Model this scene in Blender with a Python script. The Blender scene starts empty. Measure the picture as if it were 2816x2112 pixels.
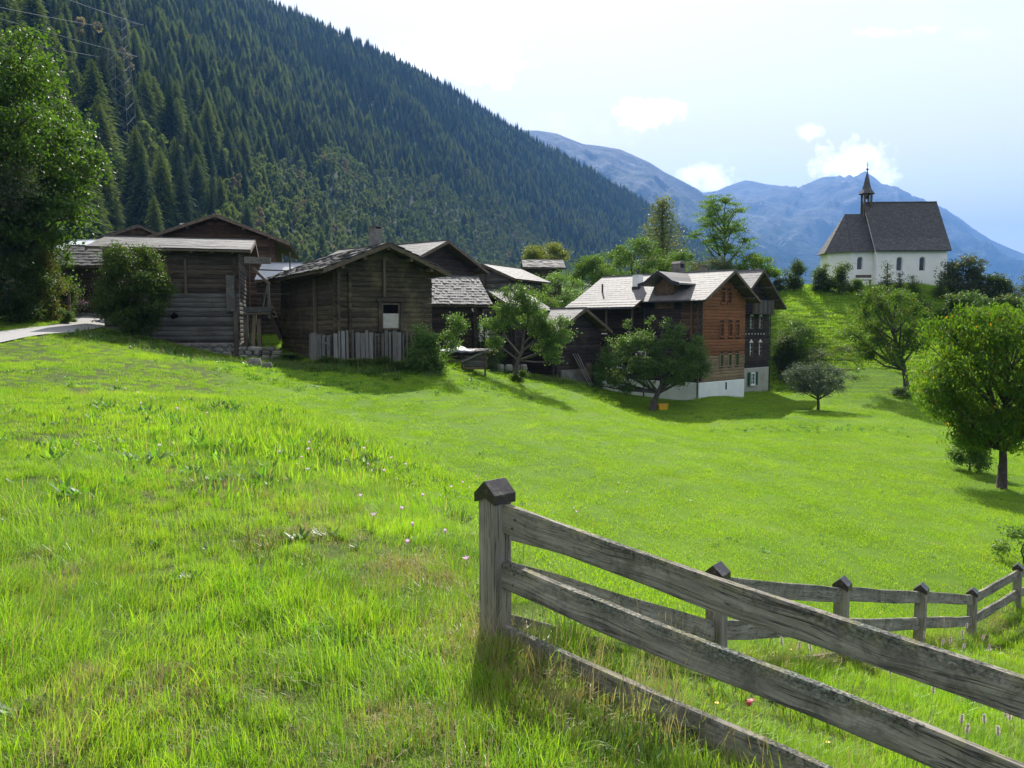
import bpy, math, random
import numpy as np
from mathutils import Vector, Matrix, noise as mnoise
R = math.radians
rng = np.random.default_rng(7)
random.seed(7)
scene = bpy.context.scene
col = scene.collection

# ---------------------------------------------------------------- camera
F_PX = 2250.0
CAM = np.array([0.0, 0.0, 1.6])
PITCH = math.atan(156 / F_PX)
cam_data = bpy.data.cameras.new('camera')
cam_data.sensor_width = 36.0
cam_data.lens = F_PX / 2816 * 36.0
cam_data.clip_start = 0.05
cam_data.clip_end = 60000
cam = bpy.data.objects.new('camera', cam_data)
cam.location = CAM
cam.rotation_euler = (R(90) - PITCH, 0, 0)
col.objects.link(cam)
scene.camera = cam

# ---------------------------------------------------------------- sky, sun, exposure
SUN_EL, SUN_AZ = 41.0, 1.0            # azimuth from +Y, negative = to the left
world = bpy.data.worlds.new('World')
scene.world = world
world.use_nodes = True
SUN_STRENGTH = 5.0
SKY_STRENGTH = 0.15
scene.view_settings.view_transform = 'Standard'
scene.view_settings.look = 'None'
scene.view_settings.gamma = 1.0
scene.view_settings.use_curve_mapping = False
scene.view_settings.exposure = 1.0
try:
    scene.cycles.max_bounces = 8
    scene.cycles.transparent_max_bounces = 8
    scene.cycles.volume_bounces = 1
except Exception:
    pass


class NT:
    """small helper for writing node trees"""
    def __init__(s, tree):
        s.t = tree
        s.n = tree.nodes
    def add(s, kind, ins=None, **props):
        n = s.n.new(kind)
        for k, v in props.items():
            setattr(n, k, v)
        for k, v in (ins or {}).items():
            if isinstance(v, bpy.types.NodeSocket):
                s.t.links.new(v, n.inputs[k])
            else:
                n.inputs[k].default_value = v
        return n
    def math(s, op, a, b=0.0, c=None, clamp=False):
        n = s.n.new('ShaderNodeMath'); n.operation = op; n.use_clamp = clamp
        for i, v in enumerate((a, b) if c is None else (a, b, c)):
            if isinstance(v, bpy.types.NodeSocket):
                s.t.links.new(v, n.inputs[i])
            else:
                n.inputs[i].default_value = v
        return n.outputs[0]
    def mix(s, f, a, b, mode='MIX'):
        n = s.n.new('ShaderNodeMix'); n.data_type = 'RGBA'; n.blend_type = mode
        for key, v in ((0, f), (6, a), (7, b)):
            if isinstance(v, bpy.types.NodeSocket):
                s.t.links.new(v, n.inputs[key])
            else:
                if key != 0 and len(v) == 3: v = (*v, 1)
                n.inputs[key].default_value = v
        return n.outputs[2]
    def ramp(s, f, stops, interp='LINEAR'):
        n = s.n.new('ShaderNodeValToRGB'); n.color_ramp.interpolation = interp
        cr = n.color_ramp
        while len(cr.elements) < len(stops): cr.elements.new(0.5)
        for e, (p, c) in zip(cr.elements, stops):
            e.position = p
            e.color = (c, c, c, 1) if not hasattr(c, '__len__') else (*c[:3], 1)
        s.t.links.new(f, n.inputs[0])
        return n.outputs[0]
    def noise(s, vec, scale, detail=4, rough=0.55, dist=0.0, dims='3D'):
        n = s.n.new('ShaderNodeTexNoise'); n.noise_dimensions = dims
        n.inputs['Scale'].default_value = scale
        n.inputs['Detail'].default_value = detail
        n.inputs['Roughness'].default_value = rough
        n.inputs['Distortion'].default_value = dist
        if vec is not None: s.t.links.new(vec, n.inputs['Vector'])
        return n.outputs['Fac']
    def mapping(s, vec, scale=(1, 1, 1), loc=(0, 0, 0)):
        n = s.n.new('ShaderNodeMapping')
        n.inputs['Scale'].default_value = scale
        n.inputs['Location'].default_value = loc
        s.t.links.new(vec, n.inputs['Vector'])
        return n.outputs[0]
    def link(s, a, b):
        s.t.links.new(a, b)


def build_sky():
    t = NT(world.node_tree)
    t.n.clear()
    sky = t.add('ShaderNodeTexSky')
    sky.sky_type = 'NISHITA'
    sky.sun_disc = False
    sky.sun_elevation = R(SUN_EL)
    sky.sun_rotation = R(SUN_AZ)
    sky.air_density = 1.0; sky.dust_density = 1.6; sky.ozone_density = 1.0
    sky.altitude = 1200
    tc = t.add('ShaderNodeTexCoord').outputs['Generated']
    sep = t.add('ShaderNodeSeparateXYZ', {0: tc})
    x, y, z = sep.outputs
    yy = t.math('MAXIMUM', t.math('ABSOLUTE', y), 0.05)
    # thin high veil, drawn out in broad sheets
    zz = t.math('ADD', t.math('MAXIMUM', z, 0.0), 0.16)
    u = t.math('DIVIDE', x, zz); v = t.math('DIVIDE', y, zz)
    pl = t.add('ShaderNodeCombineXYZ', {0: u, 1: v, 2: 0.0}).outputs[0]
    n1 = t.noise(t.mapping(pl, (0.5, 0.8, 1), (3.1, 1.7, 0)), 1.5, 7, 0.58, 0.8)
    n2 = t.noise(t.mapping(pl, (1.3, 2.6, 1), (9.1, 0.7, 0)), 2.2, 8, 0.62, 1.2)
    veil = t.math('MULTIPLY_ADD', n1, 0.62, t.math('MULTIPLY', n2, 0.38))
    veil = t.ramp(veil, [(0.36, 0.76), (0.60, 1.0)])
    # the veil is brightest round the sun and towards the horizon
    horizon = t.math('SUBTRACT', 1.0, t.math('MULTIPLY', t.math('MAXIMUM', z, 0.0), 0.9), clamp=True)
    sx, sy, sz = (math.sin(R(SUN_AZ)) * math.cos(R(SUN_EL)), math.cos(R(SUN_AZ)) * math.cos(R(SUN_EL)), math.sin(R(SUN_EL)))
    dn = t.add('ShaderNodeVectorMath', {0: tc, 1: (sx, sy, sz)}, operation='DOT_PRODUCT').outputs['Value']
    fwd = t.math('MULTIPLY_ADD', dn, 0.5, 0.5, clamp=True)
    lum = t.math('MULTIPLY_ADD', t.math('POWER', fwd, 2.0), SKY_LUM[1], SKY_LUM[0])
    lum = t.math('MULTIPLY', lum, t.math('MULTIPLY_ADD', t.math('POWER', t.math('SUBTRACT', 1.0, t.math('MAXIMUM', z, 0.0), clamp=True), 3.0), 0.35, 0.9))
    vcol = t.add('ShaderNodeVectorMath', {0: (1.22, 1.125, 1.01), 3: lum}, operation='SCALE').outputs[0]
    skyc = t.mix(t.math('MULTIPLY', veil, t.math('MULTIPLY_ADD', horizon, 0.28, 0.70)), sky.outputs[0], vcol)
    # cumulus: soft round-topped heaps at fixed directions round the horizon
    w = t.math('DIVIDE', z, yy); u2 = t.math('DIVIDE', x, yy)
    g = t.add('ShaderNodeCombineXYZ', {0: u2, 1: w, 2: 0.0}).outputs[0]
    d1 = t.math('SUBTRACT', t.noise(g, 30, 7, 0.62), 0.5)
    d2 = t.math('SUBTRACT', t.noise(t.mapping(g, (1, 1, 1), (5, 3, 0)), 85, 6, 0.62), 0.5)
    total = None
    for (px, py, rx, ry, amp) in ((1262, 150, 185, 80, 1.0), (1365, 170, 78, 66, 1.0), (1765, 312, 108, 44, 1.0), (1830, 300, 55, 30, .9), (2322, 440, 115, 62, 1.0),
                             (2405, 470, 60, 50, .9), (2212, 362, 45, 22, .8), (2400, 88, 100, 16, .55), (2520, 80, 40, 14, .4),
                             (1930, 492, 90, 42, .9), (2640, 95, 60, 18, .3), (1560, 360, 240, 60, .3)):
        a = (px - 1408) / F_PX; b = math.tan(math.atan((1056 - py) / F_PX) - PITCH)
        du = t.math('DIVIDE', t.math('SUBTRACT', u2, a), rx / F_PX)
        dw = t.math('DIVIDE', t.math('SUBTRACT', w, b), ry / F_PX)
        q = t.math('ADD', t.math('MULTIPLY', du, du), t.math('MULTIPLY', dw, dw))
        q = t.math('ADD', q, t.math('ADD', t.math('MULTIPLY', d1, 3.4), t.math('MULTIPLY', d2, 2.2)))
        m = t.math('MULTIPLY', t.math('SUBTRACT', 1.0, q), 1.15 * amp, clamp=True)
        m = t.math('MULTIPLY', m, amp)
        total = m if total is None else t.math('MAXIMUM', total, m)
    front = t.math('GREATER_THAN', y, 0.0)
    total = t.math('MULTIPLY', total, front)
    cl = t.add('ShaderNodeVectorMath', {0: (1.08, 1.03, 1.0), 3: t.math('MULTIPLY', lum, 1.9)}, operation='SCALE').outputs[0]
    skyc = t.mix(total, skyc, cl)
    bg = t.add('ShaderNodeBackground', {'Color': skyc, 'Strength': SKY_STRENGTH})
    out = t.add('ShaderNodeOutputWorld')
    t.link(bg.outputs[0], out.inputs['Surface'])


SKY_LUM = (3.8, .7)
build_sky()
sun_data = bpy.data.lights.new('sun', 'SUN')
sun_data.energy = SUN_STRENGTH
sun_data.angle = R(0.5)
sun_data.color = (1.0, 0.955, 0.88)
sun = bpy.data.objects.new('sun', sun_data)
sun.rotation_euler = (R(90 - SUN_EL), 0, R(180 - SUN_AZ))
sun.location = (-40, 60, 120)
col.objects.link(sun)


def unproj(px, py, Y):
    """the world point seen at photo pixel (px, py), at Y metres in front of the camera"""
    u = (px - 1408) / F_PX; v = (1056 - py) / F_PX
    cy, sy_ = math.cos(PITCH), math.sin(PITCH)
    d = np.array([u, cy + v * sy_, -sy_ + v * cy])
    return CAM + d * (Y / d[1])


def zat(py, Y):
    return float(unproj(1408, py, Y)[2])


def xat(px, Y, z=1.6):
    cy, sy_ = math.cos(PITCH), math.sin(PITCH)
    return (px - 1408) / F_PX * (Y * cy - (z - 1.6) * sy_)


def to_px(x, y, z):
    cy, sy_ = math.cos(PITCH), math.sin(PITCH)
    dz = z - 1.6
    dep = y * cy - dz * sy_
    return 1408 + F_PX * x / dep, 1056 - F_PX * (dz * cy + y * sy_) / dep


# ---------------------------------------------------------------- objects and meshes
def tag(o, label=None, cat=None, group=None, kind=None):
    if label: o['label'] = label
    if cat: o['category'] = cat
    if group: o['group'] = group
    if kind: o['kind'] = kind
    return o


def empty(name, loc, rz=0.0, parent=None):
    o = bpy.data.objects.new(name, None)
    o.empty_display_size = 0.3
    o.location = loc; o.rotation_euler = (0, 0, rz)
    col.objects.link(o)
    if parent: o.parent = parent
    return o


def obj(name, mesh, parent=None, mat=None, loc=None, rot=None, scale=None):
    o = bpy.data.objects.new(name, mesh)
    col.objects.link(o)
    if parent is not None: o.parent = parent
    if loc is not None: o.location = loc
    if rot is not None: o.rotation_euler = rot
    if scale is not None: o.scale = scale
    if mat is not None:
        if len(mesh.materials) == 0:
            mesh.materials.append(None)
        o.material_slots[0].link = 'OBJECT'
        o.material_slots[0].material = mat
    return o


def mk(name, V, F, smooth=False, mat=None, attrs=None, fmat=None, mats=None):
    """mesh from vertex array and faces (one array per face size, or a list of them)"""
    V = np.asarray(V, dtype=np.float32).reshape(-1, 3)
    groups = F if isinstance(F, list) else [F]
    groups = [np.asarray(g, dtype=np.int32) for g in groups if len(g)]
    me = bpy.data.meshes.new(name)
    me.vertices.add(len(V)); me.vertices.foreach_set('co', V.ravel())
    nl = sum(g.size for g in groups); nf = sum(len(g) for g in groups)
    me.loops.add(nl); me.polygons.add(nf)
    me.loops.foreach_set('vertex_index', np.concatenate([g.ravel() for g in groups]))
    tot = np.concatenate([np.full(len(g), g.shape[1], np.int32) for g in groups])
    st = np.concatenate([[0], np.cumsum(tot)[:-1]]).astype(np.int32)
    me.polygons.foreach_set('loop_start', st)
    me.polygons.foreach_set('loop_total', tot)
    me.polygons.foreach_set('use_smooth', np.full(nf, bool(smooth)))
    for k, (dom, arr) in (attrs or {}).items():
        a = me.attributes.new(k, 'FLOAT', dom)
        a.data.foreach_set('value', np.asarray(arr, np.float32))
    if mats:
        for m in mats: me.materials.append(m)
    elif mat: me.materials.append(mat)
    if fmat is not None:
        me.polygons.foreach_set('material_index', np.asarray(fmat, np.int32))
    me.update(calc_edges=True)
    me.validate()
    return me


class MB:
    """collects polygons for ONE mesh"""
    def __init__(s):
        s.v = []; s.f = {}; s.n = 0; s.order = []
    def add(s, V, F, M=None):
        V = np.asarray(V, float).reshape(-1, 3)
        if M is not None:
            M = np.asarray(M, float); V = V @ M[:3, :3].T + M[:3, 3]
            if np.linalg.det(M[:3, :3]) < 0: F = [tuple(f)[::-1] for f in F]
        s.v.append(V)
        for f in F:
            s.f.setdefault(len(f), []).append([i + s.n for i in f])
        s.n += len(V)
        return s
    def box(s, x0, x1, y0, y1, z0, z1, M=None):
        V = [(x, y, z) for z in (z0, z1) for y in (y0, y1) for x in (x0, x1)]
        return s.add(V, [(0, 2, 3, 1), (4, 5, 7, 6), (0, 1, 5, 4), (2, 6, 7, 3), (0, 4, 6, 2), (1, 3, 7, 5)], M)
    def prism(s, poly, y0, y1, M=None, axis='y'):
        """poly in (x, z), pushed along y"""
        n = len(poly)
        V = [(p[0], y0, p[1]) for p in poly] + [(p[0], y1, p[1]) for p in poly]
        if axis == 'x': V = [(b, a, c) for a, b, c in V]
        F = [tuple(range(n)), tuple(range(2 * n - 1, n - 1, -1))]
        F += [(i, i + n, (i + 1) % n + n, (i + 1) % n) for i in range(n)]
        return s.add(V, F, M)
    def tube(s, pts, radii, sides=6, cap=True):
        pts = [np.asarray(p, float) for p in pts]
        if not hasattr(radii, '__len__'): radii = [radii] * len(pts)
        V = []; F = []
        for i, p in enumerate(pts):
            a = pts[min(i + 1, len(pts) - 1)] - pts[max(i - 1, 0)]
            a = a / (np.linalg.norm(a) + 1e-9)
            ref = np.array([0, 0, 1.0]) if abs(a[2]) < 0.9 else np.array([1.0, 0, 0])
            e1 = np.cross(a, ref); e1 /= np.linalg.norm(e1); e2 = np.cross(a, e1)
            for k in range(sides):
                th = 2 * math.pi * k / sides
                V.append(p + radii[i] * (math.cos(th) * e1 + math.sin(th) * e2))
        for i in range(len(pts) - 1):
            for k in range(sides):
                k2 = (k + 1) % sides
                F.append((i * sides + k, i * sides + k2, (i + 1) * sides + k2, (i + 1) * sides + k))
        if cap:
            F.append(tuple(range(sides)))
            F.append(tuple((len(pts) - 1) * sides + k for k in range(sides - 1, -1, -1)))
        return s.add(V, F)
    def lathe(s, prof, c=(0, 0), sides=12):
        V = []; F = []
        for r, z in prof:
            for k in range(sides):
                th = 2 * math.pi * k / sides
                V.append((c[0] + r * math.cos(th), c[1] + r * math.sin(th), z))
        for i in range(len(prof) - 1):
            for k in range(sides):
                k2 = (k + 1) % sides
                F.append((i * sides + k, i * sides + k2, (i + 1) * sides + k2, (i + 1) * sides + k))
        return s.add(V, F)
    def mesh(s, name, smooth=False, mat=None):
        V = np.concatenate(s.v)
        fs = [np.array(s.f[k]) for k in sorted(s.f)]
        return mk(name, V, fs, smooth, mat)
    def build(s, name, mat=None, parent=None, smooth=False, **kw):
        return obj(name, s.mesh(name, smooth), parent, mat, **kw)


def TRS(loc=(0, 0, 0), rot=(0, 0, 0), scale=(1, 1, 1)):
    from mathutils import Euler
    return np.array(Matrix.LocRotScale(Vector(loc), Euler(rot), Vector(scale)))


def normal_fix(me):
    import bmesh
    bm = bmesh.new(); bm.from_mesh(me)
    bmesh.ops.recalc_face_normals(bm, faces=bm.faces)
    bm.to_mesh(me); bm.free()
    return me
# ---------------------------------------------------------------- materials
MATS = {}


def new_mat(name):
    m = bpy.data.materials.new(name)
    m.use_nodes = True
    t = NT(m.node_tree); t.n.clear()
    MATS[name] = m
    return m, t


def finish(t, bsdf, disp=None):
    out = t.add('ShaderNodeOutputMaterial')
    t.link(bsdf, out.inputs['Surface'])


def principled(t, color, rough=0.8, bump=None, bstr=0.3, bdist=0.02, metal=0.0, spec=0.4):
    p = t.add('ShaderNodeBsdfPrincipled')
    for k, v in (('Base Color', color), ('Roughness', rough), ('Metallic', metal), ('Specular IOR Level', spec)):
        if isinstance(v, bpy.types.NodeSocket): t.link(v, p.inputs[k])
        else:
            if k == 'Base Color' and len(v) == 3: v = (*v, 1)
            p.inputs[k].default_value = v
    if bump is not None:
        b = t.add('ShaderNodeBump', {'Height': bump, 'Strength': bstr, 'Distance': bdist})
        t.link(b.outputs[0], p.inputs['Normal'])
    return p.outputs[0]


def plank_wood(name, cols, grain=(2.5, 14, 14), rough=0.85, wear=None, wear_amt=0.3, spec=0.25, rnd=0.8, bstr=0.6, bdist=0.02):
    """weathered timber; grain runs along the object's own x; every board gets its own tone"""
    m, t = new_mat(name)
    tc = t.add('ShaderNodeTexCoord').outputs['Object']
    oi = t.add('ShaderNodeObjectInfo').outputs['Random']
    off = t.add('ShaderNodeCombineXYZ', {0: t.math('MULTIPLY', oi, 37.0), 1: t.math('MULTIPLY', oi, 91.0), 2: t.math('MULTIPLY', oi, 53.0)}).outputs[0]
    vec = t.add('ShaderNodeVectorMath', {0: t.mapping(tc, grain), 1: off}, operation='ADD').outputs[0]
    n1 = t.noise(vec, 1.0, 6, 0.62, 0.4)
    n2 = t.noise(t.mapping(vec, (0.6, 3.2, 3.2)), 1.6, 5, 0.7, 0.2)
    f = t.math('ADD', t.math('MULTIPLY', n1, 0.6), t.math('MULTIPLY', n2, 0.4))
    base = t.ramp(f, [(0.3, cols[0]), (0.5, cols[1]), (0.72, cols[2])])
    tone = t.math('MULTIPLY_ADD', oi, rnd, 1.0 - rnd * 0.55)
    base = t.mix(1.0, base, t.add('ShaderNodeCombineXYZ', {0: tone, 1: tone, 2: tone}).outputs[0], 'MULTIPLY')
    if wear is not None:
        pos = t.add('ShaderNodeNewGeometry').outputs['Position']
        w = t.noise(pos, 0.9, 5, 0.65, 0.5)
        w = t.ramp(w, [(0.48, 0.0), (0.66, 1.0)])
        base = t.mix(t.math('MULTIPLY', w, wear_amt), base, wear)
    crack = t.ramp(t.noise(t.mapping(vec, (0.35, 5, 5)), 1.2, 3, 0.5), [(0.30, 0.0), (0.36, 1.0)])
    base = t.mix(t.math('SUBTRACT', 1.0, crack), base, tuple(c * 0.35 for c in cols[0]))
    h = t.math('ADD', n2, crack)
    finish(t, principled(t, base, rough, h, bstr, bdist, spec=spec))
    return m


def stone_mat(name, cols, scale=6.0, rough=0.85, bstr=0.5, rnd=0.35, coord='Object'):
    m, t = new_mat(name)
    pos = t.add('ShaderNodeNewGeometry').outputs['Position']
    oi = t.add('ShaderNodeObjectInfo').outputs['Random']
    n1 = t.noise(pos, scale * 0.35, 5, 0.6, 0.3); n2 = t.noise(pos, scale * 2.5, 5, 0.6)
    f = t.math('ADD', t.math('MULTIPLY', n1, 0.6), t.math('MULTIPLY', n2, 0.4))
    base = t.ramp(f, [(0.33, cols[0]), (0.5, cols[1]), (0.68, cols[2])])
    tone = t.math('MULTIPLY_ADD', oi, rnd, 1.0 - rnd * 0.55)
    base = t.mix(1.0, base, t.add('ShaderNodeCombineXYZ', {0: tone, 1: tone, 2: tone}).outputs[0], 'MULTIPLY')
    finish(t, principled(t, base, rough, n2, bstr, 0.02, spec=0.35))
    return m


def leaf_mat(name, c_dark, c_light, c_odd, odd=0.06, trans=0.45, rough=0.5, spec=0.3, tcol=None, big=0.5):
    m, t = new_mat(name)
    v = t.add('ShaderNodeAttribute', attribute_name='v').outputs['Fac']
    pos = t.add('ShaderNodeNewGeometry').outputs['Position']
    oi = t.add('ShaderNodeObjectInfo').outputs['Random']
    pos2 = t.add('ShaderNodeVectorMath', {0: pos, 1: t.add('ShaderNodeCombineXYZ', {0: t.math('MULTIPLY', oi, 20.0), 1: oi, 2: oi}).outputs[0]}, operation='ADD').outputs[0]
    n = t.noise(pos2, big, 3, 0.5)
    f = t.math('ADD', t.math('MULTIPLY', v, 0.55), t.math('MULTIPLY_ADD', n, 1.3, -0.42), clamp=True)
    base = t.mix(f, c_dark, c_light)
    base = t.mix(t.math('GREATER_THAN', v, 1.0 - odd), base, c_odd)
    tone = t.math('MULTIPLY_ADD', oi, 0.3, 0.85)
    base = t.mix(1.0, base, t.add('ShaderNodeCombineXYZ', {0: tone, 1: tone, 2: tone}).outputs[0], 'MULTIPLY')
    p = principled(t, base, rough, spec=spec)
    tc = t.mix(1.0, base, tcol or (2.1, 2.2, 0.8), 'MULTIPLY')
    tr = t.add('ShaderNodeBsdfTranslucent', {'Color': tc}).outputs[0]
    mx = t.add('ShaderNodeMixShader', {0: trans, 1: p, 2: tr}).outputs[0]
    finish(t, mx)
    return m


def plain(name, color, rough=0.6, metal=0.0, spec=0.4, nz=0.12, scale=5, bstr=0.1):
    m, t = new_mat(name)
    pos = t.add('ShaderNodeNewGeometry').outputs['Position']
    n = t.noise(pos, scale, 5, 0.6)
    a = tuple(c * (1 - nz * 2) for c in color); b = tuple(c * (1 + nz) for c in color)
    finish(t, principled(t, t.ramp(n, [(0.3, a), (0.7, b)]), rough, n, bstr, 0.02, metal, spec))
    return m


# timbers (cols: dark, mid, light)
DARK_LOG = plank_wood('dark_log', [(0.026, 0.019, 0.013), (0.065, 0.048, 0.035), (0.145, 0.113, 0.081)], (7, 3, 3), wear=(0.189, 0.167, 0.123), wear_amt=.35)
GREY_LOG = plank_wood('grey_log', [(0.048, 0.043, 0.037), (0.111, 0.104, 0.091), (0.201, 0.191, 0.170)], (8, 3, 3), wear=(0.064, 0.048, 0.034), wear_amt=.5)
OLD_LOG = plank_wood('old_barn_log', [(0.024, 0.018, 0.012), (0.066, 0.050, 0.032), (0.156, 0.125, 0.081)], (6, 3, 3), wear=(0.204, 0.167, 0.086), wear_amt=.42)
BROWN_LOG = plank_wood('brown_log', [(0.052, 0.031, 0.019), (0.111, 0.065, 0.039), (0.208, 0.130, 0.081)], (7, 3, 3), wear=(0.065, 0.052, 0.039), wear_amt=.5)
ORANGE_LOG = plank_wood('orange_log', [(.11, .042, .018), (.225, .088, .036), (.34, .145, .062)], (7, 3, 3), wear=(.14, .075, .04), wear_amt=.5, rnd=.5)
PALE_LOG = plank_wood('pale_log', [(.13, .09, .05), (.25, .18, .10), (.36, .28, .17)], (7, 3, 3), wear=(.10, .085, .06), wear_amt=.7, rnd=.5)
BLACK_LOG = plank_wood('blackened_log', [(0.018, 0.013, 0.012), (0.039, 0.028, 0.024), (0.075, 0.055, 0.045)], (7, 3, 3), wear=(0.075, 0.060, 0.051), wear_amt=.4)
BARE_PLANK = plank_wood('bare_plank', [(.10, .095, .085), (.20, .19, .17), (.31, .30, .275)], (4, 5, 5), rnd=.5)
PALE_BOARD = plank_wood('pale_board', [(.25, .23, .19), (.42, .40, .34), (.56, .54, .47)], (4, 5, 5), rnd=.2)
BEAM = plank_wood('beam', [(0.060, 0.043, 0.029), (0.120, 0.090, 0.062), (0.204, 0.156, 0.114)], (4, 4, 4))
SHINGLE = plank_wood('wood_shingle', [(.08, .074, .066), (.17, .162, .148), (.27, .262, .24)], (2, 4, 4), rnd=.6, rough=.75, spec=.3)
CHAPEL_SHINGLE = plank_wood('chapel_shingle', [(.048, .047, .048), (.105, .102, .103), (.19, .186, .185)], (2, 4, 4), rnd=.4, rough=.8)
SLATE_TILE = stone_mat('slate_tile', [(.085, .080, .072), (.125, .12, .11), (.17, .165, .15)], 3, rough=.7, rnd=.16, bstr=.15)
FACADE_TILE = stone_mat('fibre_tile', [(.135, .125, .115), (.185, .172, .158), (.235, .22, .205)], 3, rough=.7, rnd=.14, bstr=.15)
GNEISS = stone_mat('gneiss_slab', [(.045, .042, .036), (.095, .09, .082), (.19, .186, .175)], 7, rough=.8, rnd=.7)
FIELD_STONE = stone_mat('field_stone', [(.09, .08, .07), (.19, .175, .15), (.30, .28, .25)], 7, rnd=.6)
CONCRETE = stone_mat('concrete', [(.27, .255, .225), (.36, .345, .31), (.43, .41, .37)], 4, rnd=.1, bstr=.2)
CHIMNEY_STONE = stone_mat('chimney_stone', [(.09, .085, .075), (.16, .15, .13), (.24, .23, .20)], 6, rnd=.2)
PLASTER = plain('white_plaster', (.78, .80, .76), .9, nz=.05, scale=1.2, spec=.2)
CHAPEL_PLASTER = plain('chapel_plaster', (.86, .85, .79), .9, nz=.04, scale=.8, spec=.2)
WHITE_PAINT = plain('white_paint', (.74, .75, .73), .5, nz=.05)
GREEN_PAINT = plain('green_paint', (.012, .075, .04), .5)
METAL_ROOF = plain('sheet_metal_roof', (.50, .53, .56), .6, metal=.1, nz=.06, scale=3)
CORRUGATED = plain('corrugated_sheet', (.50, .52, .53), .6, metal=.1, nz=.08)
DARK_METAL = plain('dark_gutter_metal', (.045, .045, .048), .45, metal=.3)
GALVANISED = plain('galvanised_steel', (0.195, 0.202, 0.189), .75, metal=.0, nz=.1)
TARP = plain('grey_tarpaulin', (.12, .135, .155), .6, nz=.2, scale=3)
YELLOW = plain('yellow_plastic', (.75, .42, .02), .4)
RED_BOX = plain('red_brown_paint', (.20, .05, .028), .7)
BARK = stone_mat('bark', [(.04, .034, .026), (.08, .068, .053), (.14, .12, .095)], 14, rnd=.2, bstr=1.0)
DARK_BARK = stone_mat('dark_bark', [(.028, .021, .016), (.06, .047, .035), (.11, .09, .07)], 14, rnd=.2, bstr=1.0)
ROAD_MAT = stone_mat('pale_asphalt', [(0.274, 0.266, 0.252), (0.317, 0.310, 0.296), (0.360, 0.353, 0.339)], 9, rough=.9, rnd=0, bstr=.1)
SOIL = plain('bare_soil', (.14, .09, .055), .95, nz=.3, scale=6, bstr=.6)

# window glass
m, t = new_mat('window_glass')
finish(t, principled(t, (.025, .03, .035), .08, spec=.9)); GLASS = m
m, t = new_mat('lead_glass')
v = t.add('ShaderNodeTexBrick', {'Color1': (.10, .11, .12, 1), 'Color2': (.05, .055, .065, 1), 'Mortar': (.03, .03, .03, 1), 'Scale': 5.0})
finish(t, principled(t, v.outputs[0], .25, spec=.8)); LEAD_GLASS = m
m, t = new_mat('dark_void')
finish(t, principled(t, (.006, .005, .005), .95, spec=.05)); VOID = m

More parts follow.
